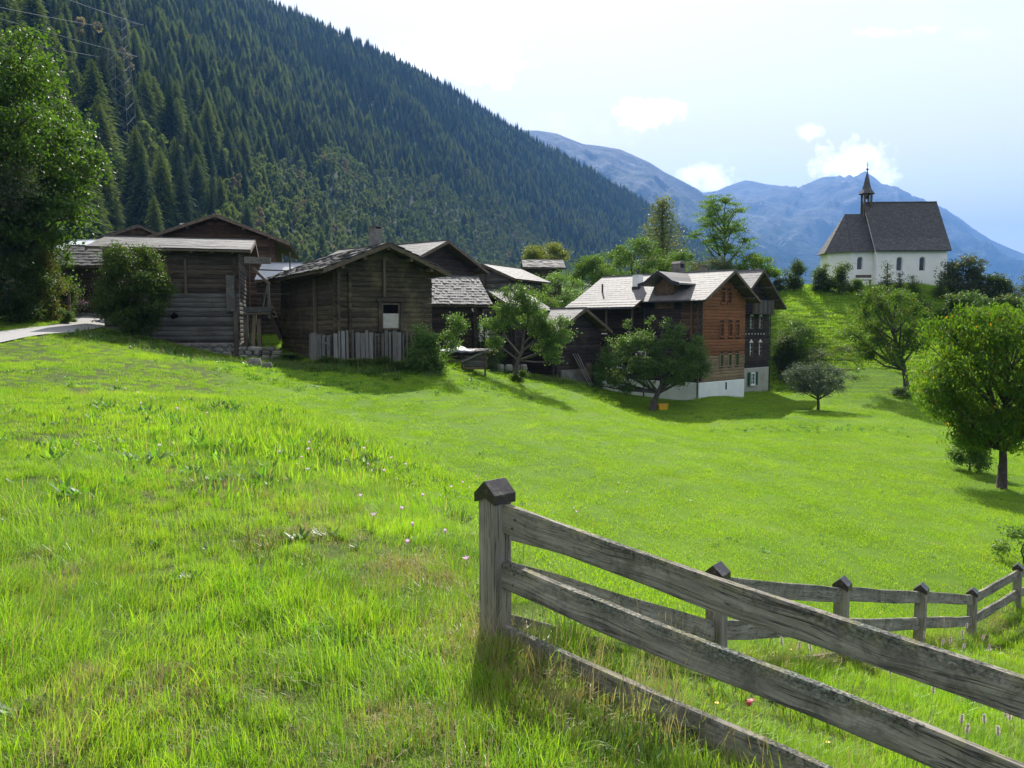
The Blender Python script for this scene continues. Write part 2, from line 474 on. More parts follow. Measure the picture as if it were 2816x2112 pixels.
# fence timber: silvery, cracked, knotty, with lichen on its upper edge
def fence_mat(name, lichen=True, vertical=False):
    m, t = new_mat(name)
    tc = t.add('ShaderNodeTexCoord').outputs['Object']
    oi = t.add('ShaderNodeObjectInfo').outputs['Random']
    off = t.add('ShaderNodeCombineXYZ', {0: t.math('MULTIPLY', oi, 37.0), 1: t.math('MULTIPLY', oi, 11.0), 2: t.math('MULTIPLY', oi, 23.0)}).outputs[0]
    tc2 = t.add('ShaderNodeVectorMath', {0: tc, 1: off}, operation='ADD').outputs[0]
    g = (22, 22, 1.3) if vertical else (1.3, 22, 22)
    wob = t.noise(tc2, 1.6, 2, 0.5)
    warp = t.add('ShaderNodeVectorMath', {0: tc2, 1: t.add('ShaderNodeCombineXYZ', {0: 0.0, 1: 0.0, 2: t.math('MULTIPLY', wob, 0.10)}).outputs[0]}, operation='ADD').outputs[0]
    vec = t.mapping(warp, g)
    fine = t.noise(vec, 3.2, 7, 0.72, 0.3)
    bands = t.noise(vec, 0.8, 4, 0.6, 0.5)
    f = t.math('ADD', t.math('MULTIPLY', fine, 0.55), t.math('MULTIPLY', bands, 0.45))
    base = t.ramp(f, [(0.30, (.115, .102, .08)), (0.5, (.285, .26, .21)), (0.68, (.45, .42, .35))])
    blotch = t.ramp(t.noise(tc2, 2.6, 5, 0.65), [(0.42, 0.0), (0.62, 1.0)])
    base = t.mix(t.math('MULTIPLY', blotch, 0.42), base, (.12, .105, .08))
    # cracks along the grain
    ck = t.noise(t.mapping(warp, tuple(v * (0.55 if v < 5 else 1.6) for v in g)), 1.2, 3, 0.5, 0.2)
    ck = t.ramp(t.math('ABSOLUTE', t.math('SUBTRACT', ck, 0.5)), [(0.0, 1.0), (0.014, 0.0)])
    ckm = t.math('MULTIPLY', ck, t.ramp(t.noise(tc2, 1.4, 2), [(0.45, 0.0), (0.55, 1.0)]))
    base = t.mix(t.math('MULTIPLY', ckm, 0.85), base, (.018, .016, .013))
    # knots
    vo = t.add('ShaderNodeTexVoronoi', {'Vector': t.mapping(tc2, (1.0, 1.0, 3.0) if vertical else (1.1, 3.0, 3.0)), 'Scale': 1.35, 'Randomness': 1.0})
    kd = vo.outputs['Distance']
    kn = t.ramp(kd, [(0.03, 1.0), (0.075, 0.0)])
    rings = t.math('MULTIPLY', t.ramp(kd, [(0.05, 1.0), (0.24, 0.0)]), t.math('MULTIPLY_ADD', t.math('SINE', t.math('MULTIPLY', kd, 150.0)), 0.5, 0.5))
    base = t.mix(t.math('MULTIPLY', rings, 0.32), base, (.07, .06, .048))
    base = t.mix(kn, base, (.045, .034, .025))
    h = t.math('SUBTRACT', t.math('ADD', fine, t.math('MULTIPLY', bands, 0.5)), t.math('MULTIPLY', ckm, 2.2))
    if lichen:
        sp = t.add('ShaderNodeSeparateXYZ', {0: tc}).outputs
        edge = t.ramp(t.math('ADD', sp[2], t.math('MULTIPLY', t.noise(tc2, 5, 4), 0.05)), [(0.03, 0.0), (0.105, 1.0)])
        l1 = t.noise(tc2, 2.0, 4, 0.6); l2 = t.noise(tc2, 38, 5, 0.7)
        pt_ = t.ramp(t.noise(tc2, 7, 6, .7, .4), [(0.50, 0.0), (0.60, 1.0)])
        base = t.mix(t.math('MULTIPLY', pt_, .45), base, (.06, .055, .045))
        lm = t.math('MULTIPLY', t.ramp(t.math('ADD', t.math('MULTIPLY', l1, 0.55), t.math('MULTIPLY', l2, 0.45)), [(0.49, 0.0), (0.55, 1.0)]), t.math('MULTIPLY_ADD', edge, 0.9, 0.1))
        lc = t.ramp(t.noise(tc2, 70, 3, 0.6), [(0.4, (.03, .032, .026)), (0.52, (.15, .17, .14)), (0.66, (.33, .36, .29))])
        base = t.mix(lm, base, lc)
        h = t.math('ADD', h, t.math('MULTIPLY', t.math('MULTIPLY', lm, l2), 2.5))
        ye = t.math('MULTIPLY', t.ramp(t.noise(tc2, 9, 4), [(0.5, 0.0), (0.62, 1.0)]), edge)
        base = t.mix(t.math('MULTIPLY', ye, 0.4), base, (.33, .31, .14))
    finish(t, principled(t, base, .88, h, .9, .006, spec=.25))
    return m
FENCE_RAIL = fence_mat('fence_rail_wood')
FENCE_POST = fence_mat('fence_post_wood', lichen=False, vertical=True)
m, t = new_mat('dark_cap_metal')
tc = t.add('ShaderNodeTexCoord').outputs['Object']
n = t.noise(t.mapping(tc, (9, 9, 30)), 2.5, 6, 0.7)
pt = t.ramp(t.noise(tc, 18, 5, 0.7), [(0.55, 0.0), (0.68, 1.0)])
finish(t, principled(t, t.mix(t.math('MULTIPLY', pt, 0.5), t.ramp(n, [(0.3, (.028, .022, .021)), (0.75, (.065, .054, .048))]), (.22, .20, .13)), t.ramp(n, [(0.3, 0.28), (0.7, 0.5)]), n, .3, .004, .25, .5))
CAP_METAL = m

# foliage
L_MAPLE = leaf_mat('maple_leaf', (0.021, 0.050, 0.009), (0.064, 0.116, 0.016), (0.104, 0.136, 0.027), trans=.48)
L_BUSH = leaf_mat('hazel_leaf', (.024, .048, .012), (.075, .115, .022), (.15, .11, .05), odd=.05, trans=.42)
L_APPLE = leaf_mat('apple_leaf', (0.045, 0.084, 0.022), (0.112, 0.185, 0.045), (0.168, 0.213, 0.078), trans=.4, rough=.46)
L_SILVER = leaf_mat('silver_leaf', (.030, .055, .030), (.10, .14, .095), (.20, .24, .19), odd=.1, trans=.25, rough=.5, spec=.4)
L_CHERRY = leaf_mat('cherry_leaf', (0.030, 0.070, 0.009), (0.101, 0.167, 0.016), (0.211, 0.126, 0.018), odd=.03, trans=.55)
L_ASH = leaf_mat('ash_leaf', (.035, .075, .012), (.11, .18, .025), (.15, .20, .05), trans=.45)
L_LARCH = leaf_mat('larch_needle', (.055, .070, .020), (.14, .155, .045), (.16, .12, .05), trans=.4)
L_GARDEN = leaf_mat('garden_leaf', (.030, .070, .010), (.095, .16, .020), (.16, .19, .04), trans=.42)
L_GOLDEN = leaf_mat('golden_leaf', (.08, .10, .022), (.17, .185, .05), (.22, .15, .06), odd=.08, trans=.42)
L_GREY = leaf_mat('willow_leaf', (.035, .055, .028), (.11, .14, .075), (.20, .10, .08), odd=.08, trans=.35)
L_WEED = leaf_mat('weed_leaf', (.05, .13, .02), (.10, .21, .030), (.14, .26, .05), odd=.1, trans=.45)
# ---------------------------------------------------------------- the lie of the land
def WP(px, py, Y):
    p = unproj(px, py, Y); return (p[0], p[1], p[2])


CTRL = [(0, 0, 0), (-3, 0, .1), (3, 0, -.5), (0, -5, .1), (-6, -5, .3), (6, -5, -.9), (-20, -10, .9), (20, -10, -3), (-30, 10, 1.0),
        (-40, -30, 1.2), (40, -30, -4), (0, -60, 1), (0, 4.4, -.14), (1.59, 6.2, -1.03), (3.45, 8.4, -1.85), (5.35, 10.5, -2.55),
        (7.3, 12.7, -3.28), (8.9, 14.2, -3.35), (2.31, 2.69, -.72), (.9, 3.7, -.40), (1.88, 3.0, -.60), (3.0, 5.5, -1.2), (5, 7, -1.9),
        (6, 3, -1.8), (1.0, 2.0, -.22), (-2, 3.2, .03), (10, 8, -3.0), (16, 12, -3.7)]
for c in [(0, 1600, 5.2), (0, 1300, 8.5), (0, 1100, 16), (0, 1000, 25), (0, 950, 31.5), (300, 1400, 7), (300, 1200, 12), (300, 1000, 27),
          (300, 925, 39), (600, 1500, 6), (600, 1250, 10.5), (600, 1100, 19), (600, 1015, 31), (640, 992, 42), (900, 1600, 5), (900, 1350, 8.3),
          (900, 1225, 13.5), (980, 1250, 12.5), (1150, 1400, 8), (1300, 1500, 6.3), (700, 1065, 30), (800, 1080, 30), (900, 1100, 30),
          (1100, 1200, 24), (1300, 1350, 17.5), (1300, 1250, 22), (1100, 1050, 37), (1300, 1030, 43), (1500, 1400, 16.5), (1700, 1500, 14.5),
          (1500, 1200, 29), (1500, 1100, 42), (1700, 1250, 27), (1900, 1400, 19.5), (1900, 1200, 37), (1900, 1112, 57), (1640, 1068, 63),
          (2100, 1500, 15.5), (2300, 1400, 21), (2300, 1200, 41), (2255, 1127, 54), (2490, 1097, 60), (2700, 1500, 18.5), (2770, 1345, 30),
          (2816, 1250, 40), (2600, 1180, 48), (2700, 1120, 58), (3000, 1300, 35), (3100, 1100, 58),
          (1000, 990, 41), (860, 985, 44), (1180, 1005, 41), (1420, 1052, 45), (1390, 1015, 58), (1600, 1050, 57),
          (2170, 1010, 73), (2300, 1020, 66), (2500, 1015, 67), (2700, 1010, 67), (2850, 1010, 66), (2150, 900, 76), (2300, 900, 76), (2500, 900, 76), (2680, 920, 75),
          (2130, 792, 88), (2220, 792, 86), (2300, 797, 84), (2500, 797, 83), (2600, 802, 83), (2720, 840, 82), (2816, 865, 82), (2950, 880, 84),
          (2350, 786, 90), (2500, 786, 92), (2350, 786, 97), (2550, 790, 98), (2125, 1080, 68), (2063, 1103, 61), (1920, 1107, 56.5), (2150, 1096, 63), (2200, 1108, 60), (2060, 1000, 80), (2040, 900, 88),
          (0, 915, 38), (150, 897, 43), (150, 925, 35), (294, 886, 50), (294, 902, 43), (-200, 940, 36), (-200, 975, 29), (-200, 900, 42),
          (0, 880, 45), (100, 868, 47), (-300, 860, 50)]:
    CTRL.append(WP(*c))
for px, Y, z in [(1700, 80, .2), (1900, 85, 1.2), (2060, 98, 4.5), (1500, 75, .6), (1400, 70, .6), (1400, 90, 3), (1150, 60, .8), (1150, 80, 3.4),
                 (850, 60, 2.2), (700, 58, 1.2), (500, 58, 1.9), (300, 56, 2.6), (200, 53, 2.4), (0, 60, 4.5), (-300, 60, 6), (850, 100, 5),
                 (1500, 110, 5), (1900, 120, 4), (2400, 130, -3), (2816, 130, -6), (3300, 90, -6), (2400, 300, -50), (3000, 300, -60), (3600, 130, -20),
                 (1335, 58, -.4), (1335, 50, -.9), (720, 47, .15)]:
    CTRL.append((xat(px, Y), Y, z))

HILL_PX = [-3000, -1400, -600, 0, 300, 600, 900, 1200, 1500, 1800, 2000, 2150, 2400]
HILL_D0 = [90, 100, 115, 135, 175, 270, 450, 700, 1000, 1350, 1600, 1800, 2000]
HILL_Y0 = [700, 720, 728, 735, 742, 748, 755, 765, 778, 790, 800, 815, 860]
CR_PX = [-3000, -1400, -600, 0, 400, 780, 960, 1130, 1250, 1400, 1600, 1800, 1900, 2000, 2100, 2400]
CR_Y = [-1500, -1050, -760, -440, -215, 25, 100, 185, 250, 350, 460, 580, 650, 740, 800, 880]
CR_D = [700, 800, 950, 1100, 1250, 1400, 1500, 1600, 1700, 1800, 2000, 2200, 2250, 2300, 2400, 2500]


def hill_params(px):
    d0 = np.interp(px, HILL_PX, HILL_D0); y0 = np.interp(px, HILL_PX, HILL_Y0)
    d1 = np.interp(px, CR_PX, CR_D); y1 = np.interp(px, CR_PX, CR_Y)
    tanz = lambda yy: np.tan(np.arctan((1056 - yy) / F_PX) - PITCH)
    return d0, 1.6 + tanz(y0) * d0, d1, 1.6 + tanz(y1) * d1


for px in (-1400, -600, 0, 300, 600, 900, 1200, 1500, 1800, 2100):
    d0, z0, d1, z1 = hill_params(float(px))
    CTRL.append(((px - 1408) / F_PX * d0, float(d0), float(z0)))
    CTRL.append(((px - 1408) / F_PX * d0 * .7, float(d0) * .7, float(z0) * .66 + .6))
CTRL = np.array(CTRL)
S_C = 10.0


def warp2(x, y):
    return np.stack([np.arcsinh(x / S_C), np.arcsinh((y - 2) / S_C)], -1)


def tps_fit(P, z):
    d = np.linalg.norm(P[:, None] - P[None], axis=-1)
    K = np.where(d > 0, d * d * np.log(d + 1e-12), 0) + np.eye(len(P)) * 2e-4
    Q = np.concatenate([np.ones((len(P), 1)), P], 1)
    A = np.zeros((len(P) + 3, len(P) + 3))
    A[:len(P), :len(P)] = K; A[:len(P), len(P):] = Q; A[len(P):, :len(P)] = Q.T
    b = np.concatenate([z, np.zeros(3)])
    return np.linalg.solve(A, b)


TP = warp2(CTRL[:, 0], CTRL[:, 1])
# duplicate-free
_, keep = np.unique(np.round(TP, 3), axis=0, return_index=True)
TP = TP[keep]; TW = tps_fit(TP, CTRL[keep, 2])


def tps_eval(x, y):
    P = warp2(x, y); out = np.empty(len(P))
    for i in range(0, len(P), 20000):
        Q = P[i:i + 20000]
        d2 = ((Q[:, None] - TP[None]) ** 2).sum(-1)
        out[i:i + 20000] = (0.5 * d2 * np.log(d2 + 1e-12)) @ TW[:-3] + TW[-3] + Q @ TW[-2:]
    return out


def smooth(t):
    t = np.clip(t, 0, 1); return t * t * (3 - 2 * t)


def wob(x, y, s, seed=0.0):
    """cheap smooth noise, about -1..1"""
    x = x / s + seed; y = y / s - seed * 1.7
    return (np.sin(x * 1.7 + 1.3 * np.sin(y * 1.1 + seed)) + np.sin(y * 2.1 + 1.7 * np.sin(x * 1.3 - seed)) + np.sin((x + y) * 2.9 + 2.0 * np.sin(x * .7)) * .6) / 2.2


def H(x, y, micro=True):
    """ground height, arrays or floats"""
    sc = np.isscalar(x) or np.ndim(x) == 0
    x = np.atleast_1d(np.asarray(x, float)); y = np.atleast_1d(np.asarray(y, float))
    r = np.hypot(x, y)
    near = tps_eval(np.clip(x, -2500, 2500), np.clip(y, -400, 2500))
    yy = np.maximum(y, 1e-3)
    px = np.where(y > 0, 1408 + F_PX * np.clip(x / yy, -2.2, 2.2), np.where(x < 0, -3000, 6000))
    px = np.clip(px, -3000, 6000)
    d0, z0, d1, z1 = hill_params(px)
    t = (y - d0) / (d1 - d0)
    hill = z0 + (z1 - z0) * np.where(t > 1, 1 - (t - 1) * .8, np.where(t < 0, 0, t ** 1.12))
    hill = hill + wob(x, y, 90, 2.0) * 9 * smooth(t * 4) * (1 - smooth((t - .75) * 4))
    # east of the spur there is only the deep valley
    east = smooth((px - 1950) / 350)
    valley = np.interp(y, [100, 300, 900, 2500, 9000], [-4, -45, -110, -170, -190])
    hill = hill * (1 - east) + valley * east
    hill = np.maximum(hill, valley)
    w = smooth((y - d0 * .72) / (d0 * .28))
    w = np.maximum(w, smooth((r - 330) / 200) * (y > 0) * east)
    near = np.where(y < -50, np.clip(near, -6, 8), np.clip(near, -60, 400))
    far_back = smooth((r - 150) / 300) * (1 - smooth((y - 20) / 60))
    near = near * (1 - far_back) + far_back * np.where(x < 0, np.minimum(2 + (-x) * .22, 500), -90)
    z = near * (1 - w) + hill * w
    if micro:
        m = (1 - smooth((r - 60) / 120))
        z = z + m * (wob(x, y, 1.7, 1.0) * .022 + wob(x, y, .55, 5.0) * .010)
        # the rough bank keeps a weedy hump
        z = z + .10 * np.exp(-(((x + 3.7) / 1.6) ** 2 + ((y - 15) / 3.2) ** 2)) * (wob(x, y, .8, 3.0) * .5 + 1)
    return float(z[0]) if sc else z


def hit(px, py, y0=2.0, y1=150.0):
    """where the sight line through a photo pixel meets the ground"""
    ys = np.geomspace(y0, y1, 900)
    d = unproj(px, py, 1.0) - CAM
    P = CAM + d[None] * ys[:, None]
    below = P[:, 2] < H(P[:, 0], P[:, 1])
    if not below.any():
        return None
    i = int(np.argmax(below))
    return float(P[i, 0]), float(P[i, 1]), float(H(P[i, 0], P[i, 1]))


# ground sheet, dense round the camera, out to the horizon
NG = 470
gs = np.linspace(-1, 1, NG)
gx = 12 * np.sinh(gs * 7.68)
gy = 12 * np.sinh(gs * 7.68) + 6
X, Y = np.meshgrid(gx, gy)
Z = H(X.ravel(), Y.ravel())
V = np.stack([X.ravel(), Y.ravel(), Z], 1)
idx = np.arange(NG * NG).reshape(NG, NG)
Fq = np.stack([idx[:-1, :-1], idx[:-1, 1:], idx[1:, 1:], idx[1:, :-1]], -1).reshape(-1, 4)


def rough_mask(x, y):
    """1 on the unmown bank (left of the lip), 0 on the mown meadow"""
    # lip runs from (-10,31) by (-3.4,14) and (-0.6,6.3) to the fence corner
    lx = np.interp(y, [-5, 0, 2.7, 4.4, 6.3, 9, 13.5, 20, 31, 40, 50], [4, 3.5, 2.9, .6, .1, -.9, -2.4, -6.3, -10.8, -15.8, -20])
    m = smooth((lx + .4 - x) / 1.2)
    # the fenced plot keeps long grass too: below the near rails and along the far line
    ax, ay, bx, by = -.09, 4.4, 8.9, 14.2
    L = math.hypot(bx - ax, by - ay)
    dist = ((x - ax) * (by - ay) - (y - ay) * (bx - ax)) / L
    plot = smooth((dist + .5) / .6)
    return np.maximum(m, plot * (x > -1) * smooth((16.0 - y) / 2))


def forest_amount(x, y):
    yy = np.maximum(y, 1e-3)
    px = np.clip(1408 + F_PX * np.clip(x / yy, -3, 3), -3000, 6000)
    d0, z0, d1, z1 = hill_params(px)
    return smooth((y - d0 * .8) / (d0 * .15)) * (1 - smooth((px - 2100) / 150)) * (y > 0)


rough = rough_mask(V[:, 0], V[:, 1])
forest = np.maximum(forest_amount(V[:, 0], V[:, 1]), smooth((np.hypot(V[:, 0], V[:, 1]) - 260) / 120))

m, t = new_mat('meadow_ground')
pos = t.add('ShaderNodeNewGeometry').outputs['Position']
ra = t.add('ShaderNodeAttribute', attribute_name='rough').outputs['Fac']
fo = t.add('ShaderNodeAttribute', attribute_name='forest').outputs['Fac']
na = t.noise(pos, 0.22, 5, 0.6, 0.4); nb = t.noise(pos, 3.5, 6, 0.7); nc = t.noise(pos, 45, 4, 0.7)
mown = t.ramp(t.math('ADD', t.math('MULTIPLY', na, .6), t.math('MULTIPLY', nb, .4)), [(0.36, (.085, .165, .012)), (0.52, (.125, .225, .015)), (0.68, (.165, .25, .022))])
mown = t.mix(t.ramp(nc, [(0.35, .55), (0.6, 0.0)]), mown, (.03, .062, .010))
mown = t.mix(t.ramp(t.noise(pos, 1.1, 5, .7, .6), [(0.60, 0.0), (0.72, .5)]), mown, (.17, .155, .055))
wild = t.ramp(nb, [(0.35, (.045, .075, .012)), (0.55, (.085, .13, .02)), (0.7, (.14, .14, .05))])
wild = t.mix(t.ramp(nc, [(0.4, .7), (0.6, 0.0)]), wild, (.035, .03, .014))
base = t.mix(t.math('MULTIPLY', ra, .9), mown, wild)
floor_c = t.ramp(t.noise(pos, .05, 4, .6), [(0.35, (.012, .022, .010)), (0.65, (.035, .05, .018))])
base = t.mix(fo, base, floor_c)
h = t.math('ADD', nb, t.math('MULTIPLY', nc, .8))
bs = principled(t, base, .95, h, .7, .03, spec=.1)
tr = t.add('ShaderNodeBsdfTranslucent', {'Color': base}).outputs[0]
finish(t, bs)
GROUND = m
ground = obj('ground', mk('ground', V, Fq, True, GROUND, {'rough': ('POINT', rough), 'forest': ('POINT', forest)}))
tag(ground, kind='structure')

# ---------------------------------------------------------------- the road at the left
def ribbon(left, right, n=46, lift=.03, m=6):
    L = np.array(left, float); Rr = np.array(right, float)
    s = np.linspace(0, len(L) - 1, n)
    k = np.arange(len(L))
    a = np.stack([np.interp(s, k, L[:, i]) for i in range(2)], 1); b = np.stack([np.interp(s, k, Rr[:, i]) for i in range(2)], 1)
    P = []
    for j in range(m + 1):
        q = a * (1 - j / m) + b * (j / m); P.append(q)
    P = np.stack(P, 1).reshape(-1, 2)
    z = H(P[:, 0], P[:, 1], False) + lift
    V = np.concatenate([P, z[:, None]], 1)
    I = np.arange(n * (m + 1)).reshape(n, m + 1)
    F = np.stack([I[:-1, :-1], I[:-1, 1:], I[1:, 1:], I[1:, :-1]], -1).reshape(-1, 4)
    return V, F
def gp(px, Y): return (xat(px, Y), Y)
rv, rf = ribbon([gp(-900, 24), gp(-400, 27), gp(-200, 29.3), gp(0, 32), gp(100, 34.6), gp(200, 37.6), gp(262, 41), gp(300, 44.5), gp(330, 50)],
                [gp(-900, 31), gp(-400, 33), gp(-200, 35.6), gp(0, 38.2), gp(100, 41), gp(170, 44), gp(200, 48), gp(240, 51.5), gp(300, 54)], lift=.06)
road = obj('road', mk('road', rv, rf, True, ROAD_MAT)); tag(road, kind='structure')

# ---------------------------------------------------------------- far mountains
def mountain(name, pts, dist, foot_d, foot_z, amp, seed, mat, ext=None):
    pts = np.array(pts, float)
    pxs = np.linspace(pts[0, 0], pts[-1, 0], 700)
    cy = np.interp(pxs, pts[:, 0], pts[:, 1])
    if dist > 8000: cy = cy + np.array([mnoise.fractal(Vector((q * .035, 3.0, seed)), 1.0, 2.0, 4) for q in pxs]) * 3.2 * np.exp(-((pxs - 2390) / 190) ** 2)
    zc = 1.6 + np.tan(np.arctan((1056 - cy) / F_PX) - PITCH) * dist
    rows = 110
    ker = np.exp(-np.linspace(-2, 2, 81) ** 2); ker /= ker.sum()
    zs = np.convolve(np.pad(zc, 40, mode='edge'), ker, mode='valid')
    V = []
    for j in range(rows + 10):
        t_ = j / (rows - 1)
        if j < rows:
            d = foot_d + (dist - foot_d) * t_
            prof = t_ ** 1.15
        else:
            d = dist + (dist - foot_d) * .04 * (j - rows + 1); prof = 1 - .05 * (j - rows + 1)
        x = (pxs - 1408) / F_PX * d
        z = foot_z + (zs - foot_z) * prof + (zc - zs) * max(0.0, min(1.0, t_)) ** 14
        env = amp * min(1.0, (1 - t_) * 7 + .03) * min(1.0, t_ * 4 + .1) if j < rows else 0
        nz = np.array([mnoise.ridged_multi_fractal(Vector((xx / (amp * 5) + seed, d / (amp * 8) + seed * 2, seed)), 1.0, 2.1, 6, 1.0, 2.0) for xx in x]) - 1.0
        V.append(np.stack([x, np.full_like(x, d), z + nz * env], 1))
    n = len(pxs); V = np.concatenate(V)
    I = np.arange(len(V)).reshape(-1, n)
    F = np.stack([I[:-1, :-1], I[:-1, 1:], I[1:, 1:], I[1:, :-1]], -1).reshape(-1, 4)
    o = obj(name, mk(name, V, F, True, mat)); tag(o, kind='structure')
    return o


m, t = new_mat('mountain_rock')
pos = t.add('ShaderNodeNewGeometry').outputs['Position']
nor = t.add('ShaderNodeNewGeometry').outputs['Normal']
z_ = t.add('ShaderNodeSeparateXYZ', {0: pos}).outputs[2]
n1 = t.noise(pos, .0012, 8, .62, .5); n2 = t.noise(pos, .006, 8, .7, .3)
hh = t.math('ADD', t.math('DIVIDE', z_, 1500.0), t.math('MULTIPLY', t.math('SUBTRACT', n2, .5), .6))
c = t.ramp(hh, [(0.12, (.010, .022, .012)), (0.38, (.022, .04, .018)), (0.46, (.06, .075, .035)), (0.66, (.10, .10, .075)), (0.85, (.13, .125, .115))])
rk = t.ramp(n2, [(0.40, 0.0), (0.60, 1.0)])
c = t.mix(t.math('MULTIPLY', rk, t.ramp(hh, [(0.35, 0.0), (0.6, .9)])), c, (.15, .145, .13))
c = t.mix(t.ramp(t.noise(pos, .0035, 9, .72, 1.2), [(0.60, 0.0), (0.66, .75)]), c, (.34, .33, .31))
finish(t, principled(t, c, .95, n2, 1.0, 60.0, spec=.1))
MOUNTAIN = m
mountain('mountain', [(1180, 420), (1300, 372), (1380, 358), (1430, 357), (1480, 359), (1530, 368), (1570, 384), (1600, 396), (1650, 402), (1700, 411), (1730, 424), (1780, 447),
                      (1820, 472), (1870, 497), (1912, 519), (1950, 545), (2000, 590), (2080, 640), (2200, 720), (2350, 800)], 5600, 2700, -120, 110, 3.3, MOUNTAIN)
mountain('mountain', [(1300, 470), (1700, 560), (1860, 540), (1935, 529), (1965, 525), (1990, 513), (2040, 497), (2060, 499), (2100, 507), (2150, 513), (2187, 520), (2196, 513), (2225, 497), (2249, 486),
                      (2290, 485), (2296, 482), (2308, 489), (2322, 478), (2334, 487), (2350, 480), (2365, 470), (2374, 478), (2387, 487), (2410, 506), (2440, 518), (2463, 532),
                      (2493, 558), (2540, 566), (2569, 574), (2593, 581), (2625, 600), (2656, 623), (2713, 659), (2760, 680), (2816, 702), (2950, 760), (3300, 850), (3700, 880)],
         8600, 3400, -150, 230, 7.7, MOUNTAIN)

# ---------------------------------------------------------------- air
zmin = float(V[:, 2].min()) - 30
HAZE_DENSITY = 1.15e-4
m, t = new_mat('haze_air')
pv = t.add('ShaderNodeVolumePrincipled', {'Color': (.155, .36, .78, 1), 'Density': HAZE_DENSITY, 'Anisotropy': .1})
out = t.add('ShaderNodeOutputMaterial'); t.link(pv.outputs[0], out.inputs['Volume'])
try: m.cycles.homogeneous_volume = True
except Exception: pass
hz = MB().box(-14500, 14500, -14500, 14500, min(zmin, -300), 1800).build('haze', m)
normal_fix(hz.data)
tag(hz, kind='stuff')
# ---------------------------------------------------------------- shared small pieces
def oct_log():
    c = .28
    prof = [(-.5 + c * .6, -.5), (.5 - c * .6, -.5), (.5, -.5 + c), (.5, .5 - c), (.5 - c * .6, .5), (-.5 + c * .6, .5), (-.5, .5 - c), (-.5, -.5 + c)]
    b = MB(); b.prism(prof, -.5, .5, axis='x'); return normal_fix(b.mesh('log'))
LOG = oct_log()
def beam_unit():
    c = .06
    prof = [(-.5 + c, -.5), (.5 - c, -.5), (.5, -.5 + c), (.5, .5 - c), (.5 - c, .5), (-.5 + c, .5), (-.5, .5 - c), (-.5, -.5 + c)]
    b = MB(); b.prism(prof, -.5, .5, axis='x'); return normal_fix(b.mesh('board'))
BOARD = beam_unit()
def tile_unit():
    # x = along the row, y = up the slope, z = out of the roof; slightly wavy lower edge
    V = [(-.5, -.5, -.5), (-.17, -.53, -.5), (.2, -.48, -.5), (.5, -.51, -.5), (.5, .5, -.5), (-.5, .5, -.5)]
    V += [(x, y, .5) for x, y, z in V]
    F = [(5, 4, 3, 2, 1, 0), (6, 7, 8, 9, 10, 11)] + [(i, (i + 1) % 6, (i + 1) % 6 + 6, i + 6) for i in range(6)]
    return normal_fix(MB().add(V, F).mesh('tile'))
TILE = tile_unit()
def stone_unit(seed):
    r = random.Random(seed)
    V = []
    for zz, s in ((-.5, .82), (-.15, 1.0), (.25, .97), (.5, .75)):
        for k in range(8):
            th = 2 * math.pi * k / 8 + r.uniform(-.15, .15)
            q = (abs(math.cos(th)) ** 4 + abs(math.sin(th)) ** 4) ** -.25
            V.append((.5 * s * q * math.cos(th) * r.uniform(.88, 1), .5 * s * q * math.sin(th) * r.uniform(.88, 1), zz + r.uniform(-.06, .06)))
    F = [tuple(range(7, -1, -1)), tuple(range(24, 32))]
    for i in range(3):
        for k in range(8):
            F.append((i * 8 + k, i * 8 + (k + 1) % 8, (i + 1) * 8 + (k + 1) % 8, (i + 1) * 8 + k))
    return normal_fix(MB().add(V, F).mesh('stone'))
STONES = [stone_unit(i) for i in range(6)]
rnd = random.Random(5)


def piece(name, mesh, parent, mat, p0, p1, h, d, roll=0.0):
    """a log or board from p0 to p1 (its long axis), h high, d deep"""
    p0 = Vector(p0); p1 = Vector(p1); v = p1 - p0
    o = obj(name, mesh, parent, mat)
    o.location = (p0 + p1) / 2
    q = Vector((1, 0, 0)).rotation_difference(v.normalized()) if abs(v.normalized().x) < .999 or v.x > 0 else None
    e = v.normalized()
    side = Vector((0, 0, 1)).cross(e)
    if side.length < .01: side = Vector((0, 1, 0))
    side.normalize(); up = e.cross(side)
    Mx = Matrix((e, side, up)).transposed()
    o.rotation_euler = (Mx @ Matrix.Rotation(roll, 3, 'X')).to_euler()
    o.scale = (v.length, d, h)
    return o


